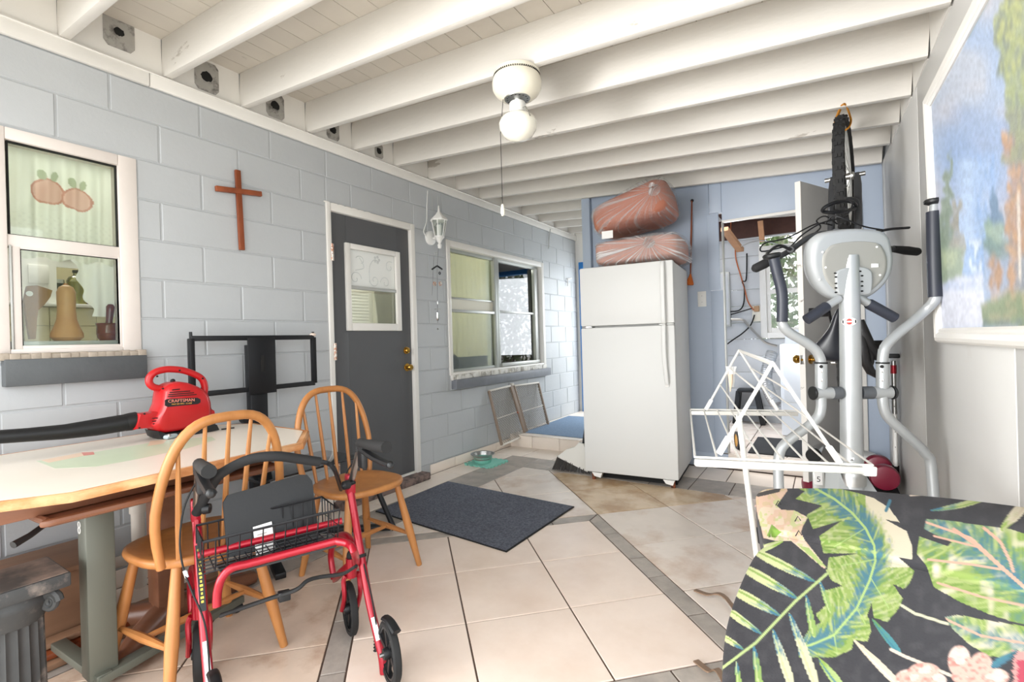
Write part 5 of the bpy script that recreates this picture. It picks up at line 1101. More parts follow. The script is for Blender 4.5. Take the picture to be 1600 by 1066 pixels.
mb = MB(); mb.box((a.x-.01, 5.93, a.z-.03), (b.x+.01, 6.12, a.z+.005), .008); part(mb, 'top_step', M['black'], t)
for p, q in ((a, d_), (b, c_)):
    mb = MB(); mb.bar(V((p.x, 5.99, p.z-.02)), V((q.x, 5.97, zf)), .05, .06, (0, 1, 0), .006); part(mb, 'leg', M['black'], t); mb = MB(); mb.bar(V((p.x, 6.09, p.z-.02)), V((q.x, 6.1, zf)), .05, .03, (0, 1, 0), .006); part(mb, 'leg', M['black'], t)
mb = MB(); mb.box((lerp(a, d_, .6).x, 5.95, lerp(a, d_, .6).z-.03), (lerp(b, c_, .6).x, 6.1, lerp(a, d_, .6).z), .006); part(mb, 'lower_step', M['black'], t)
mb = MB(); mb.box((2.33, 4.52, .1305), (2.98, 5.24, .140), .003); solo(mb, 'laundry_mat', mat('black_ribbed_mat', '#2b2c2e', .95, bump=.8, bs=160), 'black rubber mat on the laundry floor inside the doorway', 'mat', (2.65, 4.88, .13))
t = thing('electrical_panel', 'narrow grey electrical panel box on the laundry wall', 'electrical panel', (1.99, 6.12, 1.5)); a, b = ony(1134.5, 425, 6.08), ony(1141.5, 510, 6.08)
mb = MB(); mb.box((a.x-.18, 6.08, b.z), (b.x, 6.149, a.z), .004); part(mb, 'cabinet', M['alu'], t); mb = MB(); mb.box((a.x-.17, 6.072, b.z+.02), (b.x-.012, 6.081, a.z-.02), .002); part(mb, 'cover', M['lboard'], t)
yq = 6.13; Lq = lambda u, v: ony(u, v, yq)
t = thing('wall_outlet', 'double wall outlet with plugs beside the laundry window', 'outlet', Lq(1182, 490)); a, b = Lq(1175, 478), Lq(1190, 502)
mb = MB(); mb.box((a.x, 6.138, b.z), (b.x, 6.149, a.z), .003); part(mb, 'plate', M['ivory'], t); mb = MB(); mb.box((a.x+.02, 6.11, a.z-.07), (b.x-.02, 6.139, a.z-.005), .006); part(mb, 'adapter', mat('tan_adapter', '#b08a66', .5), t)
M['orange'] = mat('orange_cord', '#b5673f', .5)
for nm, m, r, lb, px in (('extension_cord', 'orange', .008, 'orange extension cord hanging from the rafters to the outlet', [(1149, 385), (1150, 405), (1158, 433), (1163, 450), (1169, 472), (1178, 485)]),
                     ('appliance_cord', 'rubber', .008, 'black cord drooping left from the outlet', [(1179, 492), (1173, 508), (1160, 521), (1147, 530), (1136, 538)]),
                     ('conduit', 'steel', .014, 'grey conduit curving from the electrical panel to the dryer', [(1142, 499), (1160, 500), (1167, 506), (1180, 520), (1196, 535), (1214, 541)]),
                     ('panel_cable', 'rubber', .008, 'dark cable looping from the panel up to the rafters', [(1141, 487), (1155, 485), (1162, 474), (1163, 450), (1160, 440), (1166, 436), (1167, 396)]),
                     ('panel_cable', 'rubber', .007, 'short dark cable between the panel and the outlet', [(1141, 492), (1158, 487), (1175, 482)]),
                     ('ceiling_wire', 'steel', .006, 'grey wire slung along under the dark rafters', [(1158, 385), (1172, 379), (1192, 376), (1212, 381), (1240, 386)]),
                     ('hanging_wire', 'orange', .006, 'thin orange wire hanging from the rafters at the left of the doorway', [(1142, 345), (1142, 372), (1149, 386)])):
    yq = 6.11 if nm != 'ceiling_wire' else 5.6
    mb = MB(); mb.tube(smooth([Lq(*p) for p in px], 6), r, 6); solo(mb, nm, M[m], lb, 'cable')
yq = 6.13
t = thing('yellow_reel', 'yellow and black tape reel standing by the laundry door jamb', 'tape reel', (2.24, 4.66, .13)); q = ony(1153, 691, 4.66); q.z = .13+.075
mb = MB(); mb.lathe([(0, -.014), (.075, -.012), (.075, .012), (0, .014)], q, (1, .4, 0), 24); part(mb, 'case', mat('yellow_plastic', '#d79a2b', .4), t); mb = MB(); mb.lathe([(.055, -.016), (.078, -.014), (.078, .014), (.055, .016)], q, (1, .4, 0), 24); part(mb, 'rim', M['black'], t)
# ---- open laundry door
h0, h1 = V((2.776, 3.726, .15)), V((3.105, 4.425, .15)); dd = (h1-h0).normalized(); dn = V((dd.y, -dd.x, 0)); d2 = struct('door_2', h1)
M['door2'] = mat('grey_white_door_paint', '#b0afad', .5, var=.03, vs=4); M['door2e'] = mat('chipped_white_edge', '#e3dfd9', .6, col2='#8f8880', c2s=9, lo=.66, hi=.7)
mb = MB(); mb.obox((h0+h1)/2+V((0, 0, .995)), ((h1-h0).length/2, .0175, .99), (dd, dn, V((0, 0, 1))), .003); part(mb, 'slab', M['door2'], d2)
mb = MB(); mb.obox(h0-dd*.002+V((0, 0, .995)), (.0025, .0178, .99), (dd, dn, V((0, 0, 1)))); part(mb, 'edge', M['door2e'], d2)
zk = at(1264, 562, 3.2).z; kc = h0+dd*.06; kc.z = zk
for s in (-1, 1):
    mb = MB(); mb.lathe([(.030, 0), (.031, .006), (.014, .01), (.012, .03), (.026, .04), (.029, .055), (.022, .068), (0, .07)], kc+dn*.0175*s, dn*s, 20); part(mb, 'knob', M['brass'], d2)
mb = MB(); mb.obox(V((h0.x, h0.y, zk))-dd*.005, (.0015, .012, .03), (dd, dn, V((0, 0, 1))), .0006); part(mb, 'latch_plate', M['steel'], d2); mb = MB(); mb.cyl(V((h0.x, h0.y, zk))-dd*.006, V((h0.x, h0.y, zk))-dd*.014, .008); part(mb, 'latch', M['brass'], d2)
# ---- shrubs outside
M['leaf'] = mat('mixed_green_leaves', '#6d8156', .6, col2='#a39a92', c2s=1.6, lo=.45, hi=.6, var=.3, vs=8); translucent(M['leaf'], .35)
def shrub(lo, hi, n, lb, s=.07):
    R = random.Random(int(n)); mb = MB(); lo, hi = V(lo), V(hi)
    for k in range(n):
        p = V([R.uniform(lo[i], hi[i]) for i in range(3)]); a = V((R.gauss(0, 1), R.gauss(0, 1), R.gauss(0, 1))).normalized(); b = a.cross(V((R.gauss(0, 1), R.gauss(0, 1), R.gauss(0, 1)))).normalized(); l = s*R.uniform(.6, 1.4); mb.add([p-a*l, p-b*l*.4, p+a*l, p+b*l*.4], [(0, 1, 2, 3)])
    c = (lo+hi)/2; t = thing('shrub', lb, 'shrub', (c.x, c.y, -.05)); part(mb, 'foliage', M['leaf'], t, kind='stuff')
    for k in range(5): mb = MB(); x = lo.x+(hi.x-lo.x)*(k+.5)/5; mb.tube([(x, c.y, -.05), (x+.1, c.y, .8), (x-.05, c.y+.1, hi.z*.8)], [.03, .022, .01], 6); part(mb, 'stem', M['rafter'], t)
shrub((1.6, 7.3, .3), (4.2, 8.2, 3.0), 5200, 'dense green and grey shrub outside the laundry window'); shrub((-.6, 9.2, -.05), (2.0, 10.2, 2.8), 5200, 'leafy shrub in the yard beyond the passage doorway')

# ================================================================== RIGHT-HAND CORNER
t = thing('exercise_step', 'low black plastic exercise step in the right corner under the large dumbbell', 'step', (3.14, 3.9, 0))
mb = MB(); mb.box((3.02, 3.6, .125), (3.262, 4.2, .16), .012); part(mb, 'platform', M['rubber'], t)
for x in (3.05, 3.23):
    for y in (3.66, 4.14): mb = MB(); mb.box((x-.028, y-.04, .0), (x+.028, y+.04, .13), .008); part(mb, 'foot', M['black'], t)
M['maroon'] = mat('maroon_vinyl', '#7c1f35', .35, coat=.2)
def dumbbell(a, b, r, lb):
    d = (b-a).normalized(); t = thing('dumbbell', lb, 'dumbbell', V(((a.x+b.x)/2, (a.y+b.y)/2, min(a.z, b.z)-r)))
    for c, s in ((a, -1), (b, 1)):
        mb = MB(); mb.lathe([(0, -.046), (r*.5, -.045), (r*.9, -.036), (r, -.018), (r, .018), (r*.9, .036), (r*.5, .045), (0, .046)], c, d, 28); part(mb, 'head', M['maroon'], t)
    mb = MB(); mb.tube([a, lerp(a, b, .5), b], [.028, .02, .028], 12); part(mb, 'handle', M['maroon'], t)
p = V((3.188, 3.72, .2395)); q = V((3.178, 3.99, .2395)); dumbbell(p, q+V((0, .0, 0)), .078, 'large maroon dumbbell in the right corner with its end facing the room')
p = V((2.79, 4.0, .062)); dumbbell(p, p+V((.13, .06, 0)), .06, 'smaller maroon dumbbell on the floor behind the exercise machine post')
t = thing('white_tub', 'white plastic tub with a round hole standing in the right corner', 'tub', (3.10, 4.33, .012)); c = V((3.10, 4.33, .013))
mb = MB(); mb.lathe([(0, 0), (.075, 0), (.085, .02), (.088, .2), (.094, .205), (.094, .235), (.085, .24), (0, .24)], c, n=28); part(mb, 'body', M['plastic'], t); vdir = V((CAM_LOC.x-c.x+.9, CAM_LOC.y-c.y, 0)).normalized(); mb = MB(); mb.lathe([(0, .0), (.022, .0), (.022, -.008)], c+V((0, 0, .12))+vdir*.0885, vdir, 14); part(mb, 'hole', M['dark'], t)
t = thing('crutches', 'pair of silver adjustable crutch poles with red collars leaning in the right corner', 'crutches', (3.25, 3.95, .0))
for u, r, lb in ((1396, .010, 0), (1407.5, .014, 1)):
    k0 = 3.06; a, b = at(u, 560, k0), at(u+2.5, 745, k0); f_ = V((b.x, b.y, .013)); tp = V((min(a.x, xr(a.y)-.03), a.y, a.z)); bt = V((tp.x-.004, tp.y-.01, .161))
    for m_, n_, z0, z1, rr in (('steel', 'upper_tube', .55, .98, r*.9), ('plastic', 'lower_tube', .12, .56, r), ('redm', 'collar', .88, .945, r*1.15), ('rubber', 'tip', .0, .15, r*1.25)):
        L0, L1 = lerp(bt, tp, z0/1.0 if n_ != 'tip' else 0), lerp(bt, tp, z1); mb = MB(); mb.cyl(L0, L1, rr, n=12); part(mb, n_, M[m_], t)
    for f2 in (.3, .42, .5, .62, .7):
        q = lerp(bt, tp, f2); vd = (CAM_LOC-q).normalized(); mb = MB(); mb.lathe([(0, .0005), (.003, 0), (.003, -.003)], q+vd*r, vd, 8); part(mb, 'adjustment_hole', M['dark'], t)
    mb = MB(); mb.obox(tp+V((0, 0, .015)), (.03, .018, .014), (V((1, 0, 0)), V((0, 1, 0)), V((0, 0, 1))), .005); part(mb, 'hand_grip', M['black'], t)
t = thing('chrome_barbell', 'short chrome barbell handle with black end cap leaning by the laundry door', 'barbell', at(1278, 735, 3.3)); a, b = at(1271, 712, 3.12), at(1284, 692, 3.4); d = (b-a).normalized()
mb = MB(); mb.tube([a, b], .036, 16); part(mb, 'tube', M['chrome'], t); mb = MB(); mb.lathe([(0, -.012), (.042, -.01), (.045, 0), (.042, .03)], a, d, 20); part(mb, 'end_cap', M['rubber'], t); mb = MB(); mb.lathe([(.036, 0), (.043, .004), (.043, .03)], b, d, 20); part(mb, 'end_ring', M['rubber'], t)
c = at(1279, 742, 3.2); mb = MB(); c.z = 0; t2 = thing('weight_box', 'upright grey and white box with a number behind the exercise machine', 'box', c); mb.box((c.x-.035, c.y-.03, .001), (c.x+.035, c.y+.03, .235), .006); part(mb, 'box', M['alu'], t2); mb = MB(); mb.box((c.x-.022, c.y-.032, .14), (c.x+.022, c.y-.029, .225), .001); lb_ = part(mb, 'label', M['paper'], t2); text('5', .05, (c.x, c.y-.0325, .175), (1, 0, 0), (0, 0, 1), 'numeral', M['rubber'], lb_, .0004)
t = thing('white_jar', 'small round white jar on the floor left of the exercise machine post', 'jar', at(1306, 735, 3.2).to_tuple()); c = at(1306, 735, 3.2); c.z = .001; mb = MB(); mb.lathe([(0, 0), (.045, 0), (.045, .2), (0, .2)], c); part(mb, 'body', M['rubber'], t); mb = MB(); mb.lathe([(.046, .185), (.048, .20), (.046, .225), (0, .23)], c); part(mb, 'lid', M['plastic'], t); t.location.z = .001

# ================================================================== BICYCLE HANGING NOSE UP
wc = at(1316, 277, 2.75); hn = at(1306.5, 272, 2.42); hf = at(1330, 272, 3.08); bu = V((hn.x-hf.x, hn.y-hf.y, 0)).normalized()   # bike "up" points at the room
bl_ = V((0, 0, 1)).cross(bu)   # across
if bl_.dot(V((-1, 0, 0))) < 0: bl_ = -bl_
wc = V(((hn.x+hf.x)/2, (hn.y+hf.y)/2, wc.z)); K = lambda f, h, s=0: wc+V((0, 0, f))+bu*h+bl_*s
t = thing('bicycle', 'black mountain bike hung nose-up from the joists behind the exercise machine', 'bicycle', V((wc.x, wc.y, .30)))
M['tyre'] = mat('black_knobbly_tyre', '#262626', .85); M['bikeblk'] = mat('dark_grey_bike_enamel', '#3b3c3e', .35, .2)
def bwheel(c, R_):
    mb = MB(); mb.lathe([(R_-.045, -.014), (R_-.022, -.028), (R_-.005, -.022), (R_, 0), (R_-.005, .022), (R_-.022, .028), (R_-.045, .014)], c, bl_, 56); ty = part(mb, 'tyre', M['tyre'], t)
    mb = MB(); n = 64
    for k in range(n):
        a = 2*PI*k/n; e = V((0, 0, 1))*math.cos(a)+bu*math.sin(a); g = V((0, 0, 1))*-math.sin(a)+bu*math.cos(a)
        for s in ((-.021, .021), (-.008, .008))[k % 2]: mb.obox(c+e*(R_+(.001 if abs(s) < .01 else -.005))+bl_*s, (.005, .009, .006), (e, g, bl_))
    part(mb, 'tread_blocks', M['tyre'], ty, kind='stuff')
    mb = MB(); mb.lathe([(R_-.048, -.013), (R_-.06, -.012), (R_-.062, 0), (R_-.06, .012), (R_-.048, .013)], c, bl_, 48); part(mb, 'rim', M['alu'], t)
    mb = MB()
    for k in range(28): a = 2*PI*k/28; s = .03 if k % 2 else -.03; e = V((0, 0, 1))*math.cos(a)+bu*math.sin(a); mb.bar(c+bl_*s+e*.02, c+e*(R_-.06), .0022, .0022, bl_)
    part(mb, 'spokes', M['steel'], t, kind='stuff'); mb = MB(); mb.lathe([(0, -.085), (.012, -.084), (.012, -.05), (.022, -.04), (.016, 0), (.022, .04), (.012, .05), (.012, .084), (0, .085)], c, bl_, 14); part(mb, 'hub', M['steel'], t)
RW_ = .33; bwheel(wc, RW_); rc = K(-1.05, .05); bwheel(rc, RW_)
crown = K(-.36, .10)
for s in (-1, 1):
    mb = MB(); mb.tube([K(.01, .0, .057*s), K(-.06, .01, .06*s), K(-.30, .09, .062*s), K(-.37, .105, .05*s)], [.014, .019, .019, .016], 10); part(mb, 'fork_leg', M['bikeblk'], t)
    mb = MB(); mb.lathe([(0, 0), (.012, .002), (.012, .02), (0, .022)], K(.0, 0, .075*s), bl_*s, 10); part(mb, 'axle_nut', M['steel'], t)
mb = MB(); mb.tube(smooth([K(-.2, .06, .06), K(-.16, .09, .055), K(-.15, .11, 0), K(-.16, .09, -.055), K(-.2, .06, -.06)]), .012, 8); part(mb, 'fork_brace', M['bikeblk'], t)
mb = MB(); mb.bar(K(-.37, .1, .06), K(-.37, .1, -.06), .04, .05, (0, 0, 1), .008); part(mb, 'fork_crown', M['bikeblk'], t)
hd0, hd1 = K(-.39, .115), K(-.45, .26); mb = MB(); mb.tube([hd0, hd1], .022, 12); part(mb, 'head_tube', M['bikeblk'], t)
sd = at(1302, 365, 2.12); bb_ = K(-.86, .02); sp = at(1302, 492, 2.30)
seatc = K(-.90, .30)
for a, b, r, nm in ((lerp(hd0, hd1, .8), seatc, .016, 'top_tube'), (lerp(hd0, hd1, .2), bb_, .019, 'down_tube'), (seatc+(seatc-bb_)*.05, bb_, .016, 'seat_tube')): mb = MB(); mb.tube([a, b], r, 10); part(mb, nm, M['bikeblk'], t)
for s in (-1, 1):
    mb = MB(); mb.tube([seatc, rc+bl_*.06*s], .009, 8); part(mb, 'seat_stay', M['bikeblk'], t); mb = MB(); mb.tube([bb_, rc+bl_*.06*s], .010, 8); part(mb, 'chain_stay', M['bikeblk'], t)
bars = [at(1177, 421, 2.12), at(1212, 404, 2.13), at(1234, 392, 2.14), at(1262, 372, 2.17), at(1280, 366, 2.18), at(1306, 364, 2.18), at(1332, 366, 2.18), at(1350, 372, 2.2), at(1378, 386, 2.24), at(1396, 389, 2.26), at(1436, 394, 2.3)]
stem1 = at(1306, 364, 2.18); mb = MB(); mb.tube([hd1, lerp(hd1, stem1, .3), stem1], [.018, .018, .02], 10); part(mb, 'stem', M['bikeblk'], t)
mb = MB(); mb.tube(smooth(bars[1:-1], 4), .0125, 10); part(mb, 'handlebar', M['bikeblk'], t)
for a, b, nm in ((bars[0], bars[1], 'grip'), (bars[-1], bars[-2], 'grip')):
    mb = MB(); mb.tube([a, lerp(a, b, .08), lerp(a, b, .5), b], [.012, .019, .0205, .015], 12, sx=1.1); part(mb, nm, M['foam'], t)
for p, q, r_ in (((1235, 390), (1216, 384), (1199, 396)), ((1372, 362), (1392, 358), (1420, 356))):
    k_ = 2.1 if p[0] < 1300 else 2.22; mb = MB(); mb.tube(smooth([at(*p, k_), at(*q, k_), at(*r_, k_)]), .006, 8, sx=1.6); part(mb, 'brake_lever', M['blackm'], t)
    mb = MB(); mb.tube([at(*p, k_), lerp(at(*p, k_), at(*bars and (1238, 391) if p[0] < 1300 else (1374, 384), 2.16), .9)], .014, 10); part(mb, 'shifter', M['black'], t)
mb = MB(); mb.ball(at(1205, 402, 2.08), (.014, .014, .012), 10, 8); mb2 = part(mb, 'bell', M['steel'], t)
for px in ([(1236, 385), (1255, 366), (1285, 348), (1320, 338), (1332, 318), (1322, 312)], [(1238, 388), (1262, 372), (1282, 356), (1276, 345), (1290, 338), (1308, 350)], [(1385, 360), (1350, 354), (1315, 340), (1300, 338), (1290, 350)], [(1225, 386), (1190, 393), (1195, 380), (1230, 372), (1275, 350), (1300, 352)]):
    mb = MB(); mb.tube(smooth([at(u, v, 2.16+.03*i) for i, (u, v) in enumerate(px)], 5), .0035, 6); part(mb, 'cable', M['blackm'], t)
mb = MB(); mb.tube(smooth([at(1287, 331, 2.4), at(1290, 323, 2.38), at(1312, 315, 2.38), at(1332, 316, 2.4), at(1336, 325, 2.42), at(1312, 331, 2.38)], 5, True), .009, 8, True); part(mb, 'front_rack_loop', M['blackm'], t)
# saddle
s0 = at(1308, 497, 2.25); s1 = at(1295, 547, 2.28); sdir = (s1-s0).normalized(); snrm = bu; sl = sdir.cross(snrm).normalized()
def sadl(u, v):
    f = v; wd = .022+.075*max(0, (f-.38)/.62)**1.3 if f > .38 else .022*(.6+f); a = 2*PI*u; L_ = .255
    e = max(0, 1-abs(2*f-1)**6)**.5
    return s0-sdir*.05+sdir*(L_*f)+sl*(wd*math.cos(a)*e)+snrm*((.026*math.sin(a)-(.02 if math.sin(a) < 0 else 0)*math.sin(a)*-1)*e)
mb = MB(); mb.grid(sadl, 28, 24, True); part(mb, 'saddle', mat('black_saddle_vinyl', '#1b1d24', .35), t); mb = MB(); mb.tube([seatc, lerp(s0, s1, .5)-snrm*.03], .013, 10); part(mb, 'seat_post', M['steel'], t)
mb = MB(); mb.lathe([(.04, -.006), (.09, -.004), (.09, .004), (.04, .006)], bb_-bl_*.05, bl_, 28); part(mb, 'chainring', M['blackm'], t)
for s, a in ((1, .6), (-1, PI+.6)):
    e = bu*math.cos(a)+V((0, 0, math.sin(a))); c = bb_+bl_*.075*s; mb = MB(); mb.bar(c, c+e*.17, .025, .012, bl_, .004); part(mb, 'crank', M['blackm'], t); mb = MB(); mb.obox(c+e*.17+bl_*.05*s, (.045, .03, .012), (bl_, e, bl_.cross(e)), .004); part(mb, 'pedal', M['black'], t)
t = thing('glove_bundle', 'black gloves hanging off the bike right of the machine post', 'gloves', at(1350, 500, 2.28)); M['leather'] = mat('black_leather', '#1d1c1d', .4, bump=.3, bs=60)
for px, r in (([(1345, 500), (1349, 520), (1358, 540), (1370, 558), (1384, 562)], [.014, .026, .026, .02, .008]), ([(1345, 510), (1348, 540), (1352, 565), (1360, 580), (1371, 588)], [.014, .022, .022, .02, .012]), ([(1352, 535), (1360, 552), (1362, 566), (1361, 574)], [.018, .014, .011, .006])):
    mb = MB(); mb.tube([at(u, v, 2.28) for u, v in px], r, 10); part(mb, 'glove', M['leather'], t)
t = thing('bicycle_strap', 'orange strap looping the hanging bike wheel to the joist', 'strap', V((wc.x, wc.y, wc.z+RW_))); M['ostrap'] = mat('orange_webbing', '#cf8a2a', .7)
top = K(RW_, 0); mb = MB(); mb.tube(smooth([top+bl_*.032-V((0, 0, .06))+bu*.01, top+bl_*.034, V((top.x, 3.20, zc(top.x)+.01)), top-bl_*.034, top-bl_*.032-V((0, 0, .06))+bu*.03, top-V((0, 0, .075))+bu*.02], 6, True), .005, 6, True, sx=2); part(mb, 'webbing', M['ostrap'], t)

# ================================================================== ELLIPTICAL TRAINER
EK = 2.0; Eq = lambda u, v, k=EK: at(u, v, k)
mb0, mt0 = Eq(1331, 745), Eq(1327, 425)
t = thing('elliptical_trainer', 'silver elliptical trainer by the right wall, back of its console showing', 'exercise machine', V((mb0.x, mb0.y, 0)))
M['silver'] = mat('silver_powder_coat', '#a9acad', .35, .35, var=.02, vs=5); M['silver2'] = mat('silver_grey_plastic', '#a6a9aa', .4, .1); M['silver3'] = mat('inner_grey_plastic', '#96958f', .45); M['dgrey'] = mat('dark_grey_foam', '#53565a', .6)
mb = MB(); mb.tube([mb0-V((0, 0, .12)), mb0, mt0, Eq(1327, 400)], [.042, .041, .036, .034], 24); part(mb, 'mast', M['silver'], t)
mb = MB(); mb.lathe([(.039, -.03), (.049, -.03), (.05, 0), (.044, .03), (.039, .035)], mb0, (0, 0, 1), 28); part(mb, 'collar', M['steel'], t)
fr_, sr_ = V((fw.x, fw.y, 0)).normalized(), V((fw.y, -fw.x, 0)).normalized()
b0 = V((mb0.x, mb0.y, 0)); mb = MB(); mb.prism([b0+sr_*.13-fr_*.1+V((0, 0, .35)), b0+sr_*.05+V((0, 0, .555)), b0-sr_*.05+V((0, 0, .555)), b0-sr_*.13-fr_*.1+V((0, 0, .35)), b0-sr_*.13-fr_*.1+V((0, 0, .08)), b0+sr_*.13-fr_*.1+V((0, 0, .08))], fr_*.09); mb.v = [p-fr_*.0 for p in mb.v]; part(mb, 'base_shroud', M['silver2'], t)
for k in (-.22, .28):
    mb = MB(); c = b0+fr_*k; mb.tube([c-sr_*.26+V((0, 0, .035)), c+sr_*.26+V((0, 0, .035))], .033, 12); part(mb, 'floor_bar', M['silver'], t)
mb = MB(); mb.bar(b0-fr_*.22+V((0, 0, .07)), b0+fr_*.28+V((0, 0, .07)), .06, .06, b=.006); part(mb, 'base_rail', M['silver'], t)
for u, v in ((1331, 717), (1331, 738)):
    q = Eq(u, v); vd = (CAM_LOC-q).normalized(); mb = MB(); mb.lathe([(0, .006), (.008, .005), (.009, 0)], q+vd*.037, vd, 10); part(mb, 'bolt', M['chrome'], t)
# axle, tees and swing arms
ax0, ax1 = Eq(1270, 614.5), Eq(1393, 613.5)
mb = MB(); mb.tube([Eq(1299, 614.3), Eq(1313, 614.2)], .026, 16); part(mb, 'pivot_sleeve', M['dgrey'], t); mb = MB(); mb.tube([Eq(1344, 613.8), Eq(1363, 613.7)], .026, 16); part(mb, 'pivot_sleeve', M['dgrey'], t)
for a, b, e1 in (((1272, 614.5), (1299, 614.3), (1270, 614.5)), ((1363, 613.7), (1391, 613.5), (1394, 613.5))):
    mb = MB(); mb.tube([Eq(*a), Eq(*b)], .025, 16); part(mb, 'pivot_tee', M['silver'], t); mb = MB(); mb.lathe([(0, -.004), (.027, -.004), (.029, 0), (.027, .006), (0, .006)], Eq(*e1), (ax1-ax0), 16); part(mb, 'end_cap', M['black'], t)
LA = [(1222, 500), (1224, 510), (1235, 521), (1257, 534), (1274, 547), (1282, 562), (1283, 580), (1283, 615), (1283, 637), (1278, 652), (1262, 667), (1238, 684), (1222, 699), (1217, 715), (1216, 735), (1217, 768)]
RA = [(1462, 462), (1460, 470), (1445, 486), (1420, 508), (1398, 526), (1383, 543), (1379, 562), (1379, 580), (1379, 615), (1380, 632), (1386, 650), (1404, 668), (1430, 692), (1447, 710), (1455, 728), (1458, 770)]
for pxs, foam, cap, nm in ((LA, [(1209, 404), (1214, 425), (1222, 460), (1222, 503)], (1206.5, 401), 'l'), (RA, [(1459, 331), (1460, 400), (1462, 464)], (1460, 316), 'r')):
    pts = [Eq(u, v, 2.0 if v > 480 else 1.97) for u, v in pxs]; pts[-1] = pts[-2]+(pts[-1]-pts[-2])*2.2
    mb = MB(); mb.tube(smooth(pts, 3), .0195 if True else 0, 14); arm = part(mb, 'swing_arm', M['silver'], t)
    mb = MB(); mb.tube([Eq(1283 if nm == 'l' else 1379, 568), Eq(1283 if nm == 'l' else 1379, 606)], .0225, 14); part(mb, 'lower_socket', M['silver'], t)
    for v in (573, 580, 594):
        q = Eq(1283 if nm == 'l' else 1378, v); vd = (CAM_LOC-q).normalized(); mb = MB(); mb.lathe([(0, .003), (.006, .002), (.007, 0)], q+vd*.0225, vd, 10); part(mb, 'bolt', M['dark'] if v == 573 else M['chrome'], arm)
    mb = MB(); mb.tube([Eq(1283 if nm == 'l' else 1379, 566), Eq(1283 if nm == 'l' else 1379, 568.5)], .0245, 14); part(mb, 'socket_ring', M['rubber'], t)
    fp_ = [Eq(u, v, 1.97) for u, v in foam]; mb = MB(); mb.tube(smooth(fp_, 5), .0255 if nm == 'r' else .021, 16); part(mb, 'foam_sleeve', mat('navy_black_foam', '#2b2e38', .45) if nm == 'l' else bpy.data.materials['navy_black_foam'], t)
    q = Eq(*cap, 1.97); d_ = (q-fp_[0]).normalized(); mb = MB(); mb.lathe([(0, -.012), (.02, -.01), (.034, -.003), (.036, .006), (.03, .012), (0, .014)], q, V((0, 0, 1))*.8+d_*.2, 20); part(mb, 'grip_cap', M['black'], t)
    mb = MB(); mb.tube([fp_[0], q-V((0, 0, .008))], .016, 12); part(mb, 'grip_neck', M['silver'], t)
    end = pts[-1]; fo = V((end.x, end.y, .30)); mb = MB(); mb.tube([end, fo], .017, 10); part(mb, 'pedal_link', M['silver'], t)
    pd = fo; mb = MB(); mb.obox(V((pd.x, pd.y, .27)), (.06, .13, .025), (sr_, fr_, V((0, 0, 1))), .01); part(mb, 'pedal', M['black'], t)
    mb = MB(); mb.bar(V((pd.x, pd.y, .24)), b0+sr_*(.1 if nm == 'r' else -.1)+fr_*.2+V((0, 0, .12)), .03, .04, b=.004); part(mb, 'pedal_rail', M['silver'], t)
# fixed handles
for a, b, c_ in (((1312, 466), (1293, 478), (1260, 500)), ((1338, 463), (1356, 474), (1398, 497))):
    mb = MB(); mb.tube([Eq(*a), Eq(*b)], .016, 12); part(mb, 'fixed_handle', M['silver'], t); mb = MB(); mb.tube([Eq(*b), lerp(Eq(*b), Eq(*c_), .06), Eq(*c_)], [.019, .022, .021], 14); part(mb, 'fixed_grip', bpy.data.materials['navy_black_foam'], t)
# console seen from behind
cc = Eq(1328, 415); cn = -V((fw.x, fw.y, 0)).normalized(); cn = (cn+V((0, 0, -.12))).normalized(); Cq = lambda u, v, o=0: onp(u, v, cc+cn*o, cn)
def shell(px, offs, m, nm, par, sc=None):
    P_ = smooth([Cq(u, v) for u, v in px], 5, True); n = len(P_); c = sum(P_, V())/n; mb = MB(); vs = []
    for o, s in offs: vs += [c+(p-c)*s+cn*o for p in P_]
    fs = [(i*n+j, i*n+(j+1) % n, (i+1)*n+(j+1) % n, (i+1)*n+j) for i in range(len(offs)-1) for j in range(n)]+[tuple(range(n)), tuple((len(offs)-1)*n+j for j in range(n))]
    mb.add(vs, fs); return part(mb, nm, M[m], par, ang=60)
con = shell([(1266, 385), (1274, 370), (1290, 362), (1329, 357), (1368, 359), (1384, 366), (1391, 383), (1394, 412), (1386, 438), (1366, 459), (1345, 468), (1305, 468), (1285, 458), (1271, 438), (1264, 412)], [(-.085, .80), (-.06, .93), (-.02, 1.0), (.0, .985), (.012, .955), (.018, .90), (.019, .86)], 'silver2', 'console', t)
shell([(1280, 405), (1287, 390), (1300, 382), (1330, 378), (1362, 380), (1374, 389), (1380, 408), (1376, 432), (1358, 452), (1340, 460), (1312, 460), (1297, 451), (1283, 432)], [(.0, 1.0), (.0195, 1.0), (.0225, .985), (.0225, .9)], 'silver3', 'back_panel', con)
shell([(1299, 432), (1302, 424), (1315, 419), (1340, 418), (1352, 423), (1355, 432), (1354, 452), (1348, 460), (1308, 461), (1301, 454)], [(.0, 1.0), (.028, 1.0), (.031, .97), (.031, .9)], 'silver2', 'mount_plate', con)
for u, v in ((1305, 427), (1306, 433), (1306, 443), (1306, 450), (1306, 457), (1344, 424), (1347, 431), (1347, 440), (1347, 447), (1347, 455)):
    mb = MB(); q = Cq(u, v, .0315); mb.ball(q, (.006, .002, .0035), 8, 6, (sr_, cn, V((0, 0, 1)))); part(mb, 'slot', M['dark'], con)
for u, v in ((1285, 394), (1370, 386), (1280, 437), (1375, 430), (1290, 418), (1326, 405)):
    mb = MB(); q = Cq(u, v, .023); mb.lathe([(0, .002), (.004, .002), (.0045, 0)], q, cn, 10); part(mb, 'screw', M['paper'], con)
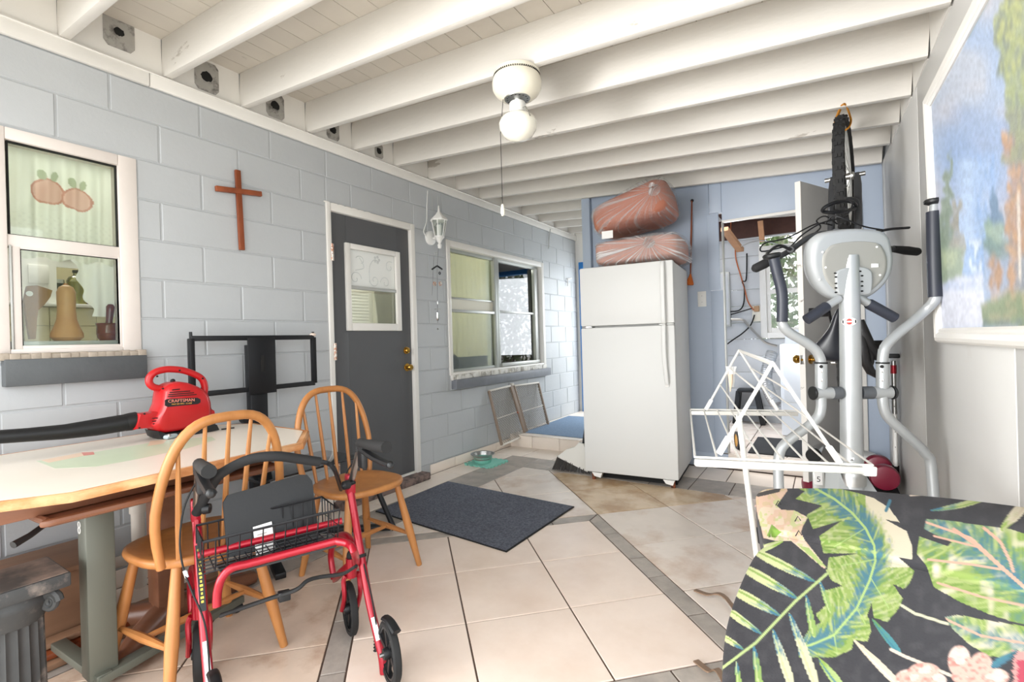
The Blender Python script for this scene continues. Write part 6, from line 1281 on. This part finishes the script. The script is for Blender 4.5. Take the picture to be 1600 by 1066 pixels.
mb = MB(); mb.obox(Cq(1367, 415, .023), (.014, .002, .008), (sr_, cn, V((0, 0, 1))), .001); part(mb, 'socket', M['paper'], con)
q = Eq(1327, 503); vd = (CAM_LOC-q).normalized(); vd = V((vd.x, vd.y, 0)).normalized(); q = q+vd*.0375
lx = V((0, 0, 1)).cross(vd)
mb = MB(); mb.ball(q, (.026, .003, .017), 20, 10, (lx, vd, V((0, 0, 1)))); bd = part(mb, 'badge', M['paper'], t); M['redlogo'] = mat('red_print', '#c43c34', .4)
mb = MB(); mb.ball(q+vd*.0012, (.013, .0028, .013), 16, 8, (lx, vd, V((0, 0, 1)))); part(mb, 'badge_emblem', M['redlogo'], bd); mb = MB(); mb.obox(q+vd*.0035, (.011, .0006, .0025), (lx, vd, V((0, 0, 1)))); part(mb, 'badge_bar', M['paper'], bd)
for s in (-1, 1): mb = MB(); mb.ball(q+lx*.021*s+vd*.0008, (.003, .0025, .008), 8, 6, (lx, vd, V((0, 0, 1)))); part(mb, 'badge_side', M['rubber'], bd)

# ================================================================== DRYING RACK
kA, kB = 1.40, 2.35; M['rack'] = mat('white_coated_wire', '#d6d3cc', .35)
RA_ = lambda u, v: at(u, v, kA); RB_ = lambda u, v: at(u, v, kB)
fa0, fa1, fb0, fb1 = RA_(1086, 723), RA_(1364, 736), RB_(1079, 645), RB_(1246, 647)
t = thing('drying_rack', 'white wire folding clothes drying rack standing right of the refrigerator', 'drying rack', V(((fa0.x+fb1.x)/2, (fa0.y+fb1.y)/2, 0)))
mb = MB(); mb.bar(fa0, fa1, .02, .02, b=.004); part(mb, 'end_bar', M['rack'], t); mb = MB(); mb.bar(fb0, fb1, .02, .02, b=.004); part(mb, 'end_bar', M['rack'], t)
for p, q in ((fa0, fa1), (fb0, fb1)): mb = MB(); mb.tube([p+V((0, 0, .016)), q+V((0, 0, .016))], .0035, 6); part(mb, 'rail_wire', M['rack'], t)
mb = MB(); mb.bar(fa1-(fa1-fa0).normalized()*.03, fa1+(fa1-fa0).normalized()*.004, .026, .028, b=.004); part(mb, 'end_cap', M['plastic'], t)
for k in range(9):
    s = k/8; mb = MB(); mb.tube([lerp(fb0, fb1, s)+V((0, 0, .014)), lerp(fa0, fa1, s)+V((0, 0, .016))], .0034, 6); part(mb, 'line_wire', M['rack'], t)
pA, pB = RA_(1207, 567), RB_(1155, 547)
la, ra_, lb2, rb = RA_(1124, 708), RA_(1311, 722), RB_(1103, 640), RB_(1214, 640)
for a, b in ((pA, la), (pA, ra_), (pB, lb2), (pB, rb)):
    mb = MB(); mb.tube([a, b], .0055, 8); part(mb, 'brace', M['rack'], t); d = (b-a).normalized(); mb = MB(); mb.bar(b-d*.055, b+d*.004, .02, .014, b=.004); part(mb, 'brace_end', M['plastic'], t)
mb = MB(); mb.tube([pA, pB], .0045, 8); part(mb, 'ridge_wire', M['rack'], t); mb = MB(); mb.tube([lerp(pA, ra_, .03), lerp(pB, rb, .03)], .0035, 6); part(mb, 'ridge_wire', M['rack'], t)
for f in (.3, .58): 
    for x, y in ((la, lb2), (ra_, rb)): mb = MB(); mb.tube([lerp(pA, x, f), lerp(pB, y, f)], .0032, 6); part(mb, 'line_wire', M['rack'], t)
l0, l1 = at(1154, 648, 1.62), at(1180, 850, 1.56); l2 = l1+(l1-l0)*((l1.z-.004)/(l0.z-l1.z)); mb = MB(); mb.tube([l0, l2], .009, 10, sx=1.3); part(mb, 'leg', M['rack'], t)
mb = MB(); mb.tube([l2-V((.25, .12, -.005)), l2+V((.0, .0, .005)), l2+V((.2, .1, .005))], .009, 8) if False else mb.tube([V((l2.x-.0, l2.y-.14, .009)), V((l2.x, l2.y+.2, .009))], .009, 8); part(mb, 'foot_bar', M['rack'], t)
mb = MB(); mb.bar(l0, lerp(fb0, fa0, .62) if False else lerp(pA, la, .62), .012, .012); part(mb, 'leg_joint', M['plastic'], t)
t = thing('rag', 'small white and pink rag hooked on the drying rack', 'rag', at(1142, 582, 2.36)); R_ = random.Random(4)
def ragf(u, v): a = 2*PI*u; r = .018*(1-.6*v)*(1+.35*math.sin(3*a)+.2*math.sin(7*a+v*6)); return at(1142, 573, 2.36)+V((r*math.cos(a), r*math.sin(a), -.10*v))
mb = MB(); mb.grid(ragf, 30, 10, True); part(mb, 'cloth', M['paper'], t); mb = MB(); mb.tube([at(1141, 585, 2.345), at(1142, 598, 2.345), at(1141, 612, 2.345)], [.012, .008, .002], 8); part(mb, 'pink_strip', M['pp'], t)

# ================================================================== PAINTING
fo_b, fo_t = .020, .034
def pl(y, z): f = (z-1.14)/.94; return V((xr(y), y, z))+nrr*(fo_b+(fo_t-fo_b)*f)
p0_, p1_, p2_ = pl(2.66, 1.14), pl(2.66, 2.08), pl(1.2, 1.14); pn_ = (p1_-p0_).cross(p2_-p0_).normalized(); pn_ = pn_ if pn_.x < 0 else -pn_
Pq = lambda u, v: onp(u, v, p0_, pn_); TL, BL = Pq(1455, 166), Pq(1472, 513); eu = (p2_-p0_).normalized(); ev = (BL-TL).normalized(); PWID, PHGT = 1.12, (BL-TL).length
def canv(u, v): return TL+eu*(PWID*u)+ev*(PHGT*v)
def project(P):
    d = P-np.array(CAM_LOC); k = d@np.array(fw); return 800+CF*(d@np.array(rt))/k, 533-CF*(d@np.array(up))/k
NR = np.random.RandomState(5)
def vnoise(x, y, s, seed=0):
    r = np.random.RandomState(seed).rand(64, 64); xx, yy = x/s, y/s; i, j = np.floor(xx).astype(int), np.floor(yy).astype(int); f, g = xx-i, yy-j; f, g = f*f*(3-2*f), g*g*(3-2*g); a = lambda p, q: r[p % 64, q % 64]
    return (a(i, j)*(1-f)+a(i+1, j)*f)*(1-g)+(a(i, j+1)*(1-f)+a(i+1, j+1)*f)*g
def C3(h): return np.array(lin(h)[:3])
def mixc(c, col, m): m = np.clip(m, 0, 1)[:, None]; c[:] = c*(1-m)+C3(col)*m
def painting(P):
    x, y = project(P); n1 = vnoise(x, y, 9, 1); n2 = vnoise(x, y*.35, 4, 2); n3 = vnoise(x, y, 22, 3); jx = x+(n1-.5)*14; jy = y+(n3-.5)*30
    c = np.ones((len(P), 3))*C3('#b9c3d6'); mixc(c, '#9db4d6', (y-100)/250); mixc(c, '#ccc8cf', (vnoise(x, y, 45, 7)-.45)*3); mixc(c, '#8fb0dd', (vnoise(x, y, 60, 8)-.5)*3)
    band = lambda a, b, s=12: np.clip((a+s-np.abs(x-b))/s, 0, 1)
    mixc(c, '#7f9fd0', np.clip((300-np.abs(jy-250)*3)/200, 0, .6)*band(60, 1545, 30)); mixc(c, '#a7c4ea', .9*band(16, 1525, 20)*((y > 250)&(y < 385))*(.5+n2))
    mixc(c, '#7ea7dd', .8*band(10, 1540, 14)*((y > 240)&(y < 380))*n2*1.5)
    tri = lambda cx, top, bot, w: ((jy > top)&(jy < bot)&(np.abs(jx-cx) < w*(jy-top)/(bot-top)+2)).astype(float)
    mixc(c, '#8fa08a', .9*tri(1481, 235, 450, 14)*(.5+n1)); mixc(c, '#74896b', .9*tri(1482, 240, 440, 9)*(.4+n2)); mixc(c, '#9b9786', .9*tri(1495, 300, 440, 13)*(.5+n2)); mixc(c, '#5e83a6', .95*tri(1553, 295, 370, 13)); mixc(c, '#86a590', .9*tri(1543, 340, 375, 7))
    bush = lambda cx, cy, rx, ry: np.clip(1.6-(((jx-cx)/rx)**2+((jy-cy)/ry)**2)*1.3, 0, 1)
    mixc(c, '#8ca07c', bush(1486, 415, 26, 32)); mixc(c, '#b1bf8c', bush(1480, 405, 16, 10)*n2); mixc(c, '#6f8f8a', bush(1560, 385, 26, 24)); mixc(c, '#9db59d', bush(1553, 364, 20, 8)*.8)
    mixc(c, '#86aee0', ((y > 372)&(y < 430)&(np.abs(x-1524+((y-372)*.06)) < 12+(y-372)*.1)).astype(float)*.9); mixc(c, '#dfeaf5', ((y > 375)&(y < 425)&(np.abs(x-1524) < 10)).astype(float)*(n2 > .55)*.8)
    riv = (y > 428+(1530-x)*.22+(n1-.5)*8)&(x < 1536+(y-430)*.05); mixc(c, '#d9dcec', riv.astype(float)); mixc(c, '#aebfe0', riv*(y < 455)*n2)
    bank = (x > 1534+(n1-.5)*6)&(y > 470-(x-1540)*.45+(n3-.5)*14); mixc(c, '#7e8f5c', bank.astype(float)); mixc(c, '#a8a070', bank*(n1 > .55)*.8); mixc(c, '#56706a', bank*(y > 500)*n1*1.3); mixc(c, '#c8b193', ((np.abs(y-(470-(x-1540)*.45)) < 4)&(x > 1548)).astype(float)*.7)
    mixc(c, '#8a8f9a', np.clip((jx-1562)/30, 0, 1)*((y > 370)&(y < 455))); 
    mixc(c, '#b98a5b', np.clip(1.3-((jx-1557)/11)**2-((jy-435)/36)**2, 0, 1)*(.4+n2)); mixc(c, '#c2915f', np.clip(1.2-((jx-1583)/9)**2-((jy-430)/32)**2, 0, 1)*(.4+n2))
    tr = (jx > 1572+6*np.sin(y*.05))&(y > 205)&(y < 400); mixc(c, '#b5865a', tr*(.35+n2)); mixc(c, '#d2a26c', tr*(n1 > .62)*.8); mixc(c, '#8b7f72', tr*(n2 < .3)*.7)
    mixc(c, '#e8dccb', ((np.abs(x-(1591+(y-300)*.02)) < 2.2)&(y > 300)&(y < 440)).astype(float)*.8)
    fol = (jx > 1566-14*np.sin(y*.02+.6)+ (n3-.5)*18)&(y < 255); mixc(c, '#9aa766', fol*(.45+n2*.8)); mixc(c, '#b9c06a', fol*(n1 > .6)*(y < 150)*.9); mixc(c, '#6f7a66', fol*(n2 < .35)*.8); mixc(c, '#8f8f78', fol*(y > 170)*.5)
    return c
M['oilp'] = mat('oil_paint_canvas', '#ffffff', .5, attr='print', bump=.5, bs=90)
t = thing('landscape_painting', 'large white-framed painting of a waterfall and trees on the right wall', 'painting', (TL+BL)/2)
def soft_painting(P):
    c = painting(P).reshape(330, 300, 3)
    for _ in range(3): c = (np.roll(c, 1, 0)+np.roll(c, -1, 0)+c)/3; c = (np.roll(c, 2, 1)+np.roll(c, 1, 1)+np.roll(c, -1, 1)+np.roll(c, -2, 1)+c)/5
    c = c.reshape(-1, 3); g = c.mean(1, keepdims=True); x, y = project(P); k = (vnoise(x, y*.4, 2.5, 31)*.16+vnoise(x*2, y, 6, 32)*.12-.14)[:, None]
    return np.clip((c*.72+g*.14+C3('#c3cbd6')*.14)*(1+k), 0, 1)
skin('canvas', M['oilp'], canv, 330, 300, soft_painting, t)
def frm(a, b, name):
    d = (b-a).normalized(); o = d.cross(pn_).normalized(); cen = canv(.5, .5); o = o if (a-cen).dot(o) > 0 else -o; mb = MB(); prof = [(0, -.012), (0, .006), (.008, .012), (.016, .010), (.022, .016), (.038, .02), (.05, .016), (.058, .006), (.060, -.016)]
    ext = .06; vs = []
    for w_, h_ in prof: vs += [a-d*w_+o*w_+pn_*h_, b+d*w_+o*w_+pn_*h_]
    fs = [(2*i, 2*i+1, 2*i+3, 2*i+2) for i in range(len(prof)-1)]+[(0, 2*len(prof)-2, 2*len(prof)-1, 1)]; mb.add(vs, fs); return part(mb, name, M['white'], t, ang=25)
c00, c10, c01, c11 = canv(0, 0), canv(1, 0), canv(0, 1), canv(1, 1)
frm(c00, c10, 'frame_rail'); frm(c10, c11, 'frame_rail'); frm(c11, c01, 'frame_rail'); frm(c01, c00, 'frame_rail')

# ================================================================== PATIO LOUNGER WITH FLORAL CUSHION
ZQ = .70
LE = [onz(u, v, ZQ) for u, v in ((1180, 757), (1182, 780), (1188, 815), (1193, 836), (1192, 845), (1176, 857), (1153, 900), (1136, 945), (1129, 985), (1127, 1030), (1127, 1066))]; LE.append(V((LE[-1].x+.01, .60, ZQ))); LE = smooth(LE, 6)
FE = smooth([onz(u, v, ZQ) for u, v in ((1180, 757), (1230, 754), (1290, 754), (1340, 758), (1400, 765), (1500, 776), (1600, 787))], 6); XR_ = 3.325
lec = np.array([[p.x, p.y] for p in LE]); 
ca, cb_ = onz(1251, 839, ZQ), onz(1600, 915, ZQ); cm = onz(1440, 880, ZQ)
def qsurf(u, v):
    i = v*(len(LE)-1); k = min(int(i), len(LE)-2); p = LE[k].lerp(LE[k+1], i-k)
    j = u*(len(FE)-1); l = min(int(j), len(FE)-2); f = FE[l].lerp(FE[l+1], j-l)
    # blend: the left edge swept to the right following the far edge
    xx = p.x+(XR_-p.x)*((f.x-FE[0].x)/(FE[-1].x-FE[0].x)); yy = p.y+(f.y-FE[0].y)*(1-v)**1.0
    dx = xx-p.x; dy = min((1-v)*1.25, v*1.25); e = lambda d, r: (1-math.sqrt(max(0, 1-(1-min(d, r)/r)**2)))*r
    z = ZQ-e(max(dx, 0), .035)*.8-e(max(dy, 0), .035)*.8
    s = V((xx, yy)); a = V((ca.x, ca.y)); b = V((cb_.x, cb_.y)); dv = (b-a).normalized(); dist = abs((s-a).x*dv.y-(s-a).y*dv.x); al = (s-a).dot(dv)
    if al > -.06: z -= .016*math.exp(-(dist/.012)**2)
    z += .006*math.sin(xx*9+1)*math.sin(yy*7)-.005
    return V((xx, yy, z))
def inpoly(x, y, poly):
    r = np.zeros(len(x), bool); n = len(poly)
    for i in range(n):
        (x0, y0), (x1, y1) = poly[i-1], poly[i]
        if y0 == y1: continue
        k = ((y0 > y) != (y1 > y)) & (x < (x1-x0)*(y-y0)/(y1-y0)+x0); r ^= k
    return r
def seg(x, y, pts):
    d = np.full(len(x), 1e9); s_ = np.zeros(len(x)); acc = 0
    for (x0, y0), (x1, y1) in zip(pts[:-1], pts[1:]):
        L_ = math.hypot(x1-x0, y1-y0); tt = np.clip(((x-x0)*(x1-x0)+(y-y0)*(y1-y0))/L_**2, 0, 1); e = np.hypot(x-x0-tt*(x1-x0), y-y0-tt*(y1-y0)); m = e < d; d[m] = e[m]; s_[m] = acc+tt[m]*L_; acc += L_
    return d, s_
def floral(P):
    px, py = project(P); x, y = (px-1120)*3.2708, (py-740)*3.2708
    n1 = vnoise(x, y, 14, 11); n2 = vnoise(x, y, 40, 12); n3 = vnoise(x, y, 5, 13)
    c = np.ones((len(P), 3))*C3('#4b4a4e'); mixc(c, '#5d5b5e', (n2-.4)*1.3); mixc(c, '#403f44', (n3-.5)*1.0)
    G_, B_l, CR = '#9fb368', '#55879a', '#e3d9c2'
    def stroke(pts, w, col, amt=1.0):
        d, s_ = seg(x, y, pts); mixc(c, col, np.clip((w-d)/2.5+.5, 0, 1)*amt)
    def leaf(base, tip, w, cols, curve=0):
        bx, by = base; tx_, ty_ = tip; L_ = math.hypot(tx_-bx, ty_-by); s_ = ((x-bx)*(tx_-bx)+(y-by)*(ty_-by))/L_**2; o = ((x-bx)*-(ty_-by)+(y-by)*(tx_-bx))/L_-curve*4*s_*(1-s_); hw = w*np.sqrt(np.clip(s_, 0, 1))*np.sqrt(np.clip(1-s_**3, 0, 1)); m = (s_ > 0)&(s_ < 1)&(np.abs(o) < hw+.01)
        k = np.where(m, 1.0, 0)
        mixc(c, cols[0], k); mixc(c, cols[1], k*np.clip((.5-s_)*2.6+(vnoise(s_*L_*.1, o, 4.0, 23)-.5)*1.5, 0, 1)); mixc(c, cols[2], k*(np.abs(o/np.maximum(hw, 1)-.35) < .22)*.8)
    def frond(poly, rib, edge=60, cream=None, nblue=1.0, ribcol='#b9d08a', per=26):
        m = inpoly(x, y, poly).astype(float); d, s_ = seg(x, y, rib); st = np.clip((vnoise(s_+d*.9, d*.22, per*.42, 21)-.2)*1.5, 0, 1)
        mixc(c, G_, m); mixc(c, '#cdd49a', m*(st > .75)*.45); mixc(c, '#7fa04c', m*(st < .3)*.7)
        if cream is not None: mixc(c, CR, m*cream)
        mixc(c, B_l, m*np.clip(((edge-d)/edge*1.3-(st-.3)*.9+(n1-.5)*.8)*nblue, 0, 1)*.92); mixc(c, ribcol, m*np.clip((6-d)/2+.5, 0, 1))
    # cream hibiscus at the upper left
    fl = inpoly(x, y, [(190, 95), (240, 60), (355, 58), (360, 90), (305, 165), (330, 185), (400, 190), (465, 225), (440, 270), (430, 300), (445, 335), (560, 480), (545, 485), (380, 345), (300, 345), (240, 330), (205, 200)]).astype(float); mixc(c, '#e6d3bd', fl); mixc(c, '#c9cf95', fl*((n1 > .6)|((np.abs(x-300-(y-120)*.9) < 14)&(y < 230)))*.8); mixc(c, '#dfb9a4', fl*(n2 > .6)*.6); mixc(c, '#8fae55', fl*inpoly(x, y, [(255, 320), (280, 260), (330, 300), (300, 330)])); mixc(c, '#5a5654', fl*inpoly(x, y, [(190, 105), (330, 70), (320, 95), (210, 120)])); mixc(c, '#b7c884', fl*inpoly(x, y, [(420, 370), (470, 380), (560, 480), (520, 460)]))
    leaf((340, 345), (165, 412), 26, ('#cfd6a2', '#a3bd66', '#e0d9bc'))
    # big split leaf
    A_ = [(380, 60), (470, 52), (560, 62), (720, 100), (800, 125), (880, 175), (935, 250), (860, 235), (970, 295), (998, 370), (1000, 440), (930, 430), (1010, 500), (985, 560), (955, 590), (900, 565), (950, 640), (930, 690), (870, 760), (800, 735), (790, 665), (770, 720), (790, 800), (770, 860), (700, 850), (690, 900), (600, 940), (420, 940), (412, 890), (470, 800), (530, 762), (505, 722), (560, 672), (545, 600), (640, 575), (585, 545), (560, 500), (575, 430), (720, 410), (545, 408), (525, 320), (640, 240), (490, 285), (460, 212), (540, 165), (400, 130), (450, 92)]
    rb_ = [(500, 75), (600, 130), (690, 200), (760, 280), (805, 370), (810, 450), (780, 550), (715, 690), (600, 825), (500, 870), (420, 895)]
    dR, _ = seg(x, y, rb_); side = (x > 760)&(y < 480); frond(A_, rb_, 80, np.clip((side*1.0)*(dR-45)/50+(n1-.5)*.8, 0, 1), 1.05)
    for q0, q1 in (((760, 280), (600, 375)), ((810, 440), (640, 470)), ((790, 540), (880, 690)), ((715, 690), (760, 770)), ((600, 825), (620, 930))): stroke([q0, q1], 2.5, '#b9d08a', .9)
    # palm frond
    for (b, tp_), w in ((((505, 555), (185, 395)), 34), (((415, 640), (118, 470)), 38), (((325, 728), (68, 585)), 36), (((228, 820), (42, 690)), 28), (((138, 900), (15, 825)), 22)): leaf(b, tp_, w, ('#d5d8a8', B_l, '#8fae55'))
    for b, tp_, w in (((525, 545), (585, 720), 20), ((455, 620), (500, 840), 26), ((370, 712), (520, 1110), 36), ((285, 795), (395, 1120), 34), ((190, 880), (225, 1120), 26), ((100, 960), (118, 1120), 20)): leaf(b, tp_, w, ('#d9d6b8' if b[0] < 400 and b[0] > 250 else '#9fb870', B_l, '#cdd3a0'))
    stroke([(28, 995), (200, 865), (400, 655), (560, 515)], 7, '#bfce93')
    # lower stems and blue leaf
    leaf((795, 745), (945, 930), 26, ('#5b98a0', '#6f9e6a', '#4d8798')); leaf((700, 850), (960, 1110), 30, ('#e3d3c0', '#d9cbb2', '#eee2d2')); leaf((520, 945), (650, 1110), 34, ('#b7c98c', '#9fb860', B_l)); stroke([(890, 900), (960, 935), (1060, 975), (1200, 1035)], 8, '#e6d6c6'); stroke([(945, 675), (1010, 715), (1180, 770)], 7, '#dcd9bd'); stroke([(885, 140), (865, 190)], 8, B_l)
    # right-hand striped leaves
    Cp = [(1070, 232), (1180, 240), (1330, 262), (1500, 285), (1640, 330), (1640, 790), (1500, 755), (1380, 715), (1250, 660), (1110, 582), (1070, 470), (1022, 412), (1035, 322), (1180, 372), (1200, 352), (1060, 285)]
    frond(Cp, [(1070, 250), (1300, 330), (1450, 470), (1640, 640)], 150, np.clip((n2-.5)*2.2, 0, 1), .75, '#e3bda8', 40)
    for pts, w in (([(1210, 285), (1320, 360), (1460, 485), (1640, 640)], 9), ([(1365, 278), (1450, 350), (1500, 450), (1515, 500)], 8), ([(1110, 320), (1340, 378)], 5), ([(1080, 440), (1300, 465), (1450, 490)], 6), ([(1130, 560), (1350, 630), (1640, 690)], 6)): stroke(pts, w, '#dfb7a2')
    Dp = [(1165, 735), (1230, 722), (1330, 742), (1470, 765), (1640, 790), (1640, 930), (1480, 945), (1390, 932), (1290, 875), (1210, 800)]
    frond(Dp, [(1170, 745), (1350, 830), (1640, 880)], 60, np.clip((n2-.35)*2, 0, 1), .7, '#dfb7a2', 34)
    leaf((1090, 190), (1385, 122), 22, ('#c5cc98', B_l, '#8fae55'), 8); leaf((1450, 292), (1590, 140), 42, ('#e0d6c0', '#9fb860', '#d5c7b0')); stroke([(990, 112), (1090, 106), (1200, 100)], 5, '#e3d3c4'); stroke([(870, 70), (960, 78), (1075, 90)], 5, '#e0b9ae')
    # pink blooms
    for cx, cy, rx, ry in ((985, 1050, 70, 45), (1060, 1010, 75, 40), (1110, 1060, 60, 40), (1240, 960, 55, 75), (1290, 1040, 85, 40), (1350, 1000, 60, 80), (1430, 1040, 60, 40)):
        k = np.clip(1.25-((x-cx)/rx)**2-((y-cy)/ry)**2, 0, .25)*4; mixc(c, '#e2c2b4', k); mixc(c, '#cf8f85', k*np.clip((n1-.5)*2.2, 0, 1)); mixc(c, '#efe0d6', k*(n2 > .58)*.7)
    k = ((x > 1515+(n1-.5)*20)&(y > 905+(n2-.5)*30)).astype(float); mixc(c, '#dba6a0', k); mixc(c, '#c4566a', k*(x > 1535+(n1-.5)*14)*(y > 955)); leaf((1540, 905), (1400, 990), 30, (B_l, '#3f6f7a', '#5b98a0'))
    return np.clip(c, 0, 1)**1.18*.80
t = thing('patio_lounger', 'brown steel patio lounger under the floral cushion', 'lounger', (3.03, 1.2, 0)); M['brownsteel'] = mat('taupe_steel_strap', '#8d7460', .5, .3)
mb = MB(); mb.tube(smooth([(2.86, 1.78, .58), (2.86, 1.2, .58), (2.86, .70, .58), (2.9, .66, .58), (3.22, .66, .58), (3.25, .70, .58), (3.25, 1.2, .58), (3.25, 1.60, .58), (3.22, 1.64, .58), (2.9, 1.64, .58)], 5, True), .014, 10, True); part(mb, 'frame_tube', M['brownsteel'], t)
for k in range(8): y = .72+.125*k; mb = MB(); mb.bar((2.86, y, .595), (3.25, y, .595), .05, .006); part(mb, 'strap', M['brownsteel'], t)
for y, f_ in ((1.55, [(2.392, 2.232, .008), tuple(onz(1105, 930, .012)), tuple(onz(1136, 937, .02))]), (1.1, [(2.50, 1.745, .008), tuple(onz(1108, 1050, .012)), tuple(onz(1128, 1058, .02))])):
    p3 = V(f_[2]); pts = smooth([V(f_[0]), V(f_[1]), p3, lerp(p3, (2.86, y, .02), .6), V((2.855, y, .10)), V((2.86, y, .58))], 6); mb = MB(); wd = V((pts[3]-pts[0])).cross(V((0, 0, 1))).normalized()*.011; n = len(pts); th = V((.0, 0, .005))
    mb.add([q for p in pts for q in (p-wd, p+wd, p+wd+th, p-wd+th)], [(4*i+k, 4*i+(k+1) % 4, 4*i+4+(k+1) % 4, 4*i+4+k) for i in range(n-1) for k in range(4)]+[(0, 1, 2, 3), (4*n-4, 4*n-3, 4*n-2, 4*n-1)])
    part(mb, 'leg', M['brownsteel'], t)
for y in (.75, 1.55): mb = MB(); mb.tube([(3.25, y, .58), (3.26, y, .0)], .014, 8); part(mb, 'leg', M['brownsteel'], t)
t = thing('floral_cushion', 'charcoal patio cushion printed with green tropical leaves and pink flowers', 'cushion', (3.03, 1.2, .60))
M['fabric'] = mat('printed_outdoor_fabric', '#ffffff', .85, attr='print', bump=.25, bs=300)
skin('cushion_top', M['fabric'], qsurf, 330, 420, floral, t)
mb = MB(); N_ = 24
ed = [qsurf(0, k/40) for k in range(41)]+[qsurf(k/20, 1) for k in range(1, 21)]+[qsurf(1, 1-k/40) for k in range(1, 41)]+[qsurf(1-k/20, 0) for k in range(1, 20)]
n = len(ed); mb.add(ed+[V((p.x, p.y, .625)) for p in ed]+[V((p.x+(3.0-p.x)*.05, p.y+(1.2-p.y)*.04, .604)) for p in ed], [(i, (i+1) % n, n+(i+1) % n, n+i) for i in range(n)]+[(n+i, n+(i+1) % n, 2*n+(i+1) % n, 2*n+i) for i in range(n)]+[tuple(2*n+i for i in range(n))]); part(mb, 'cushion_side', mat('charcoal_fabric', '#4b4a4e', .85), t)
mb = MB(); mb.tube([qsurf(k/40, 0)+V((0, .002, -.004)) for k in range(41)], .0035, 6); part(mb, 'pink_piping', mat('pink_piping', '#e0b4a8', .8), t)
for px in ((1212, 790), (1242, 815), (1243, 838)):
    q = onz(*px, ZQ-.003); mb = MB(); mb.tube([q, q+V((.006, .004, .012)), q+V((.012, .0, .004))], .0012, 5); part(mb, 'tuft_thread', M['rubber'], t)
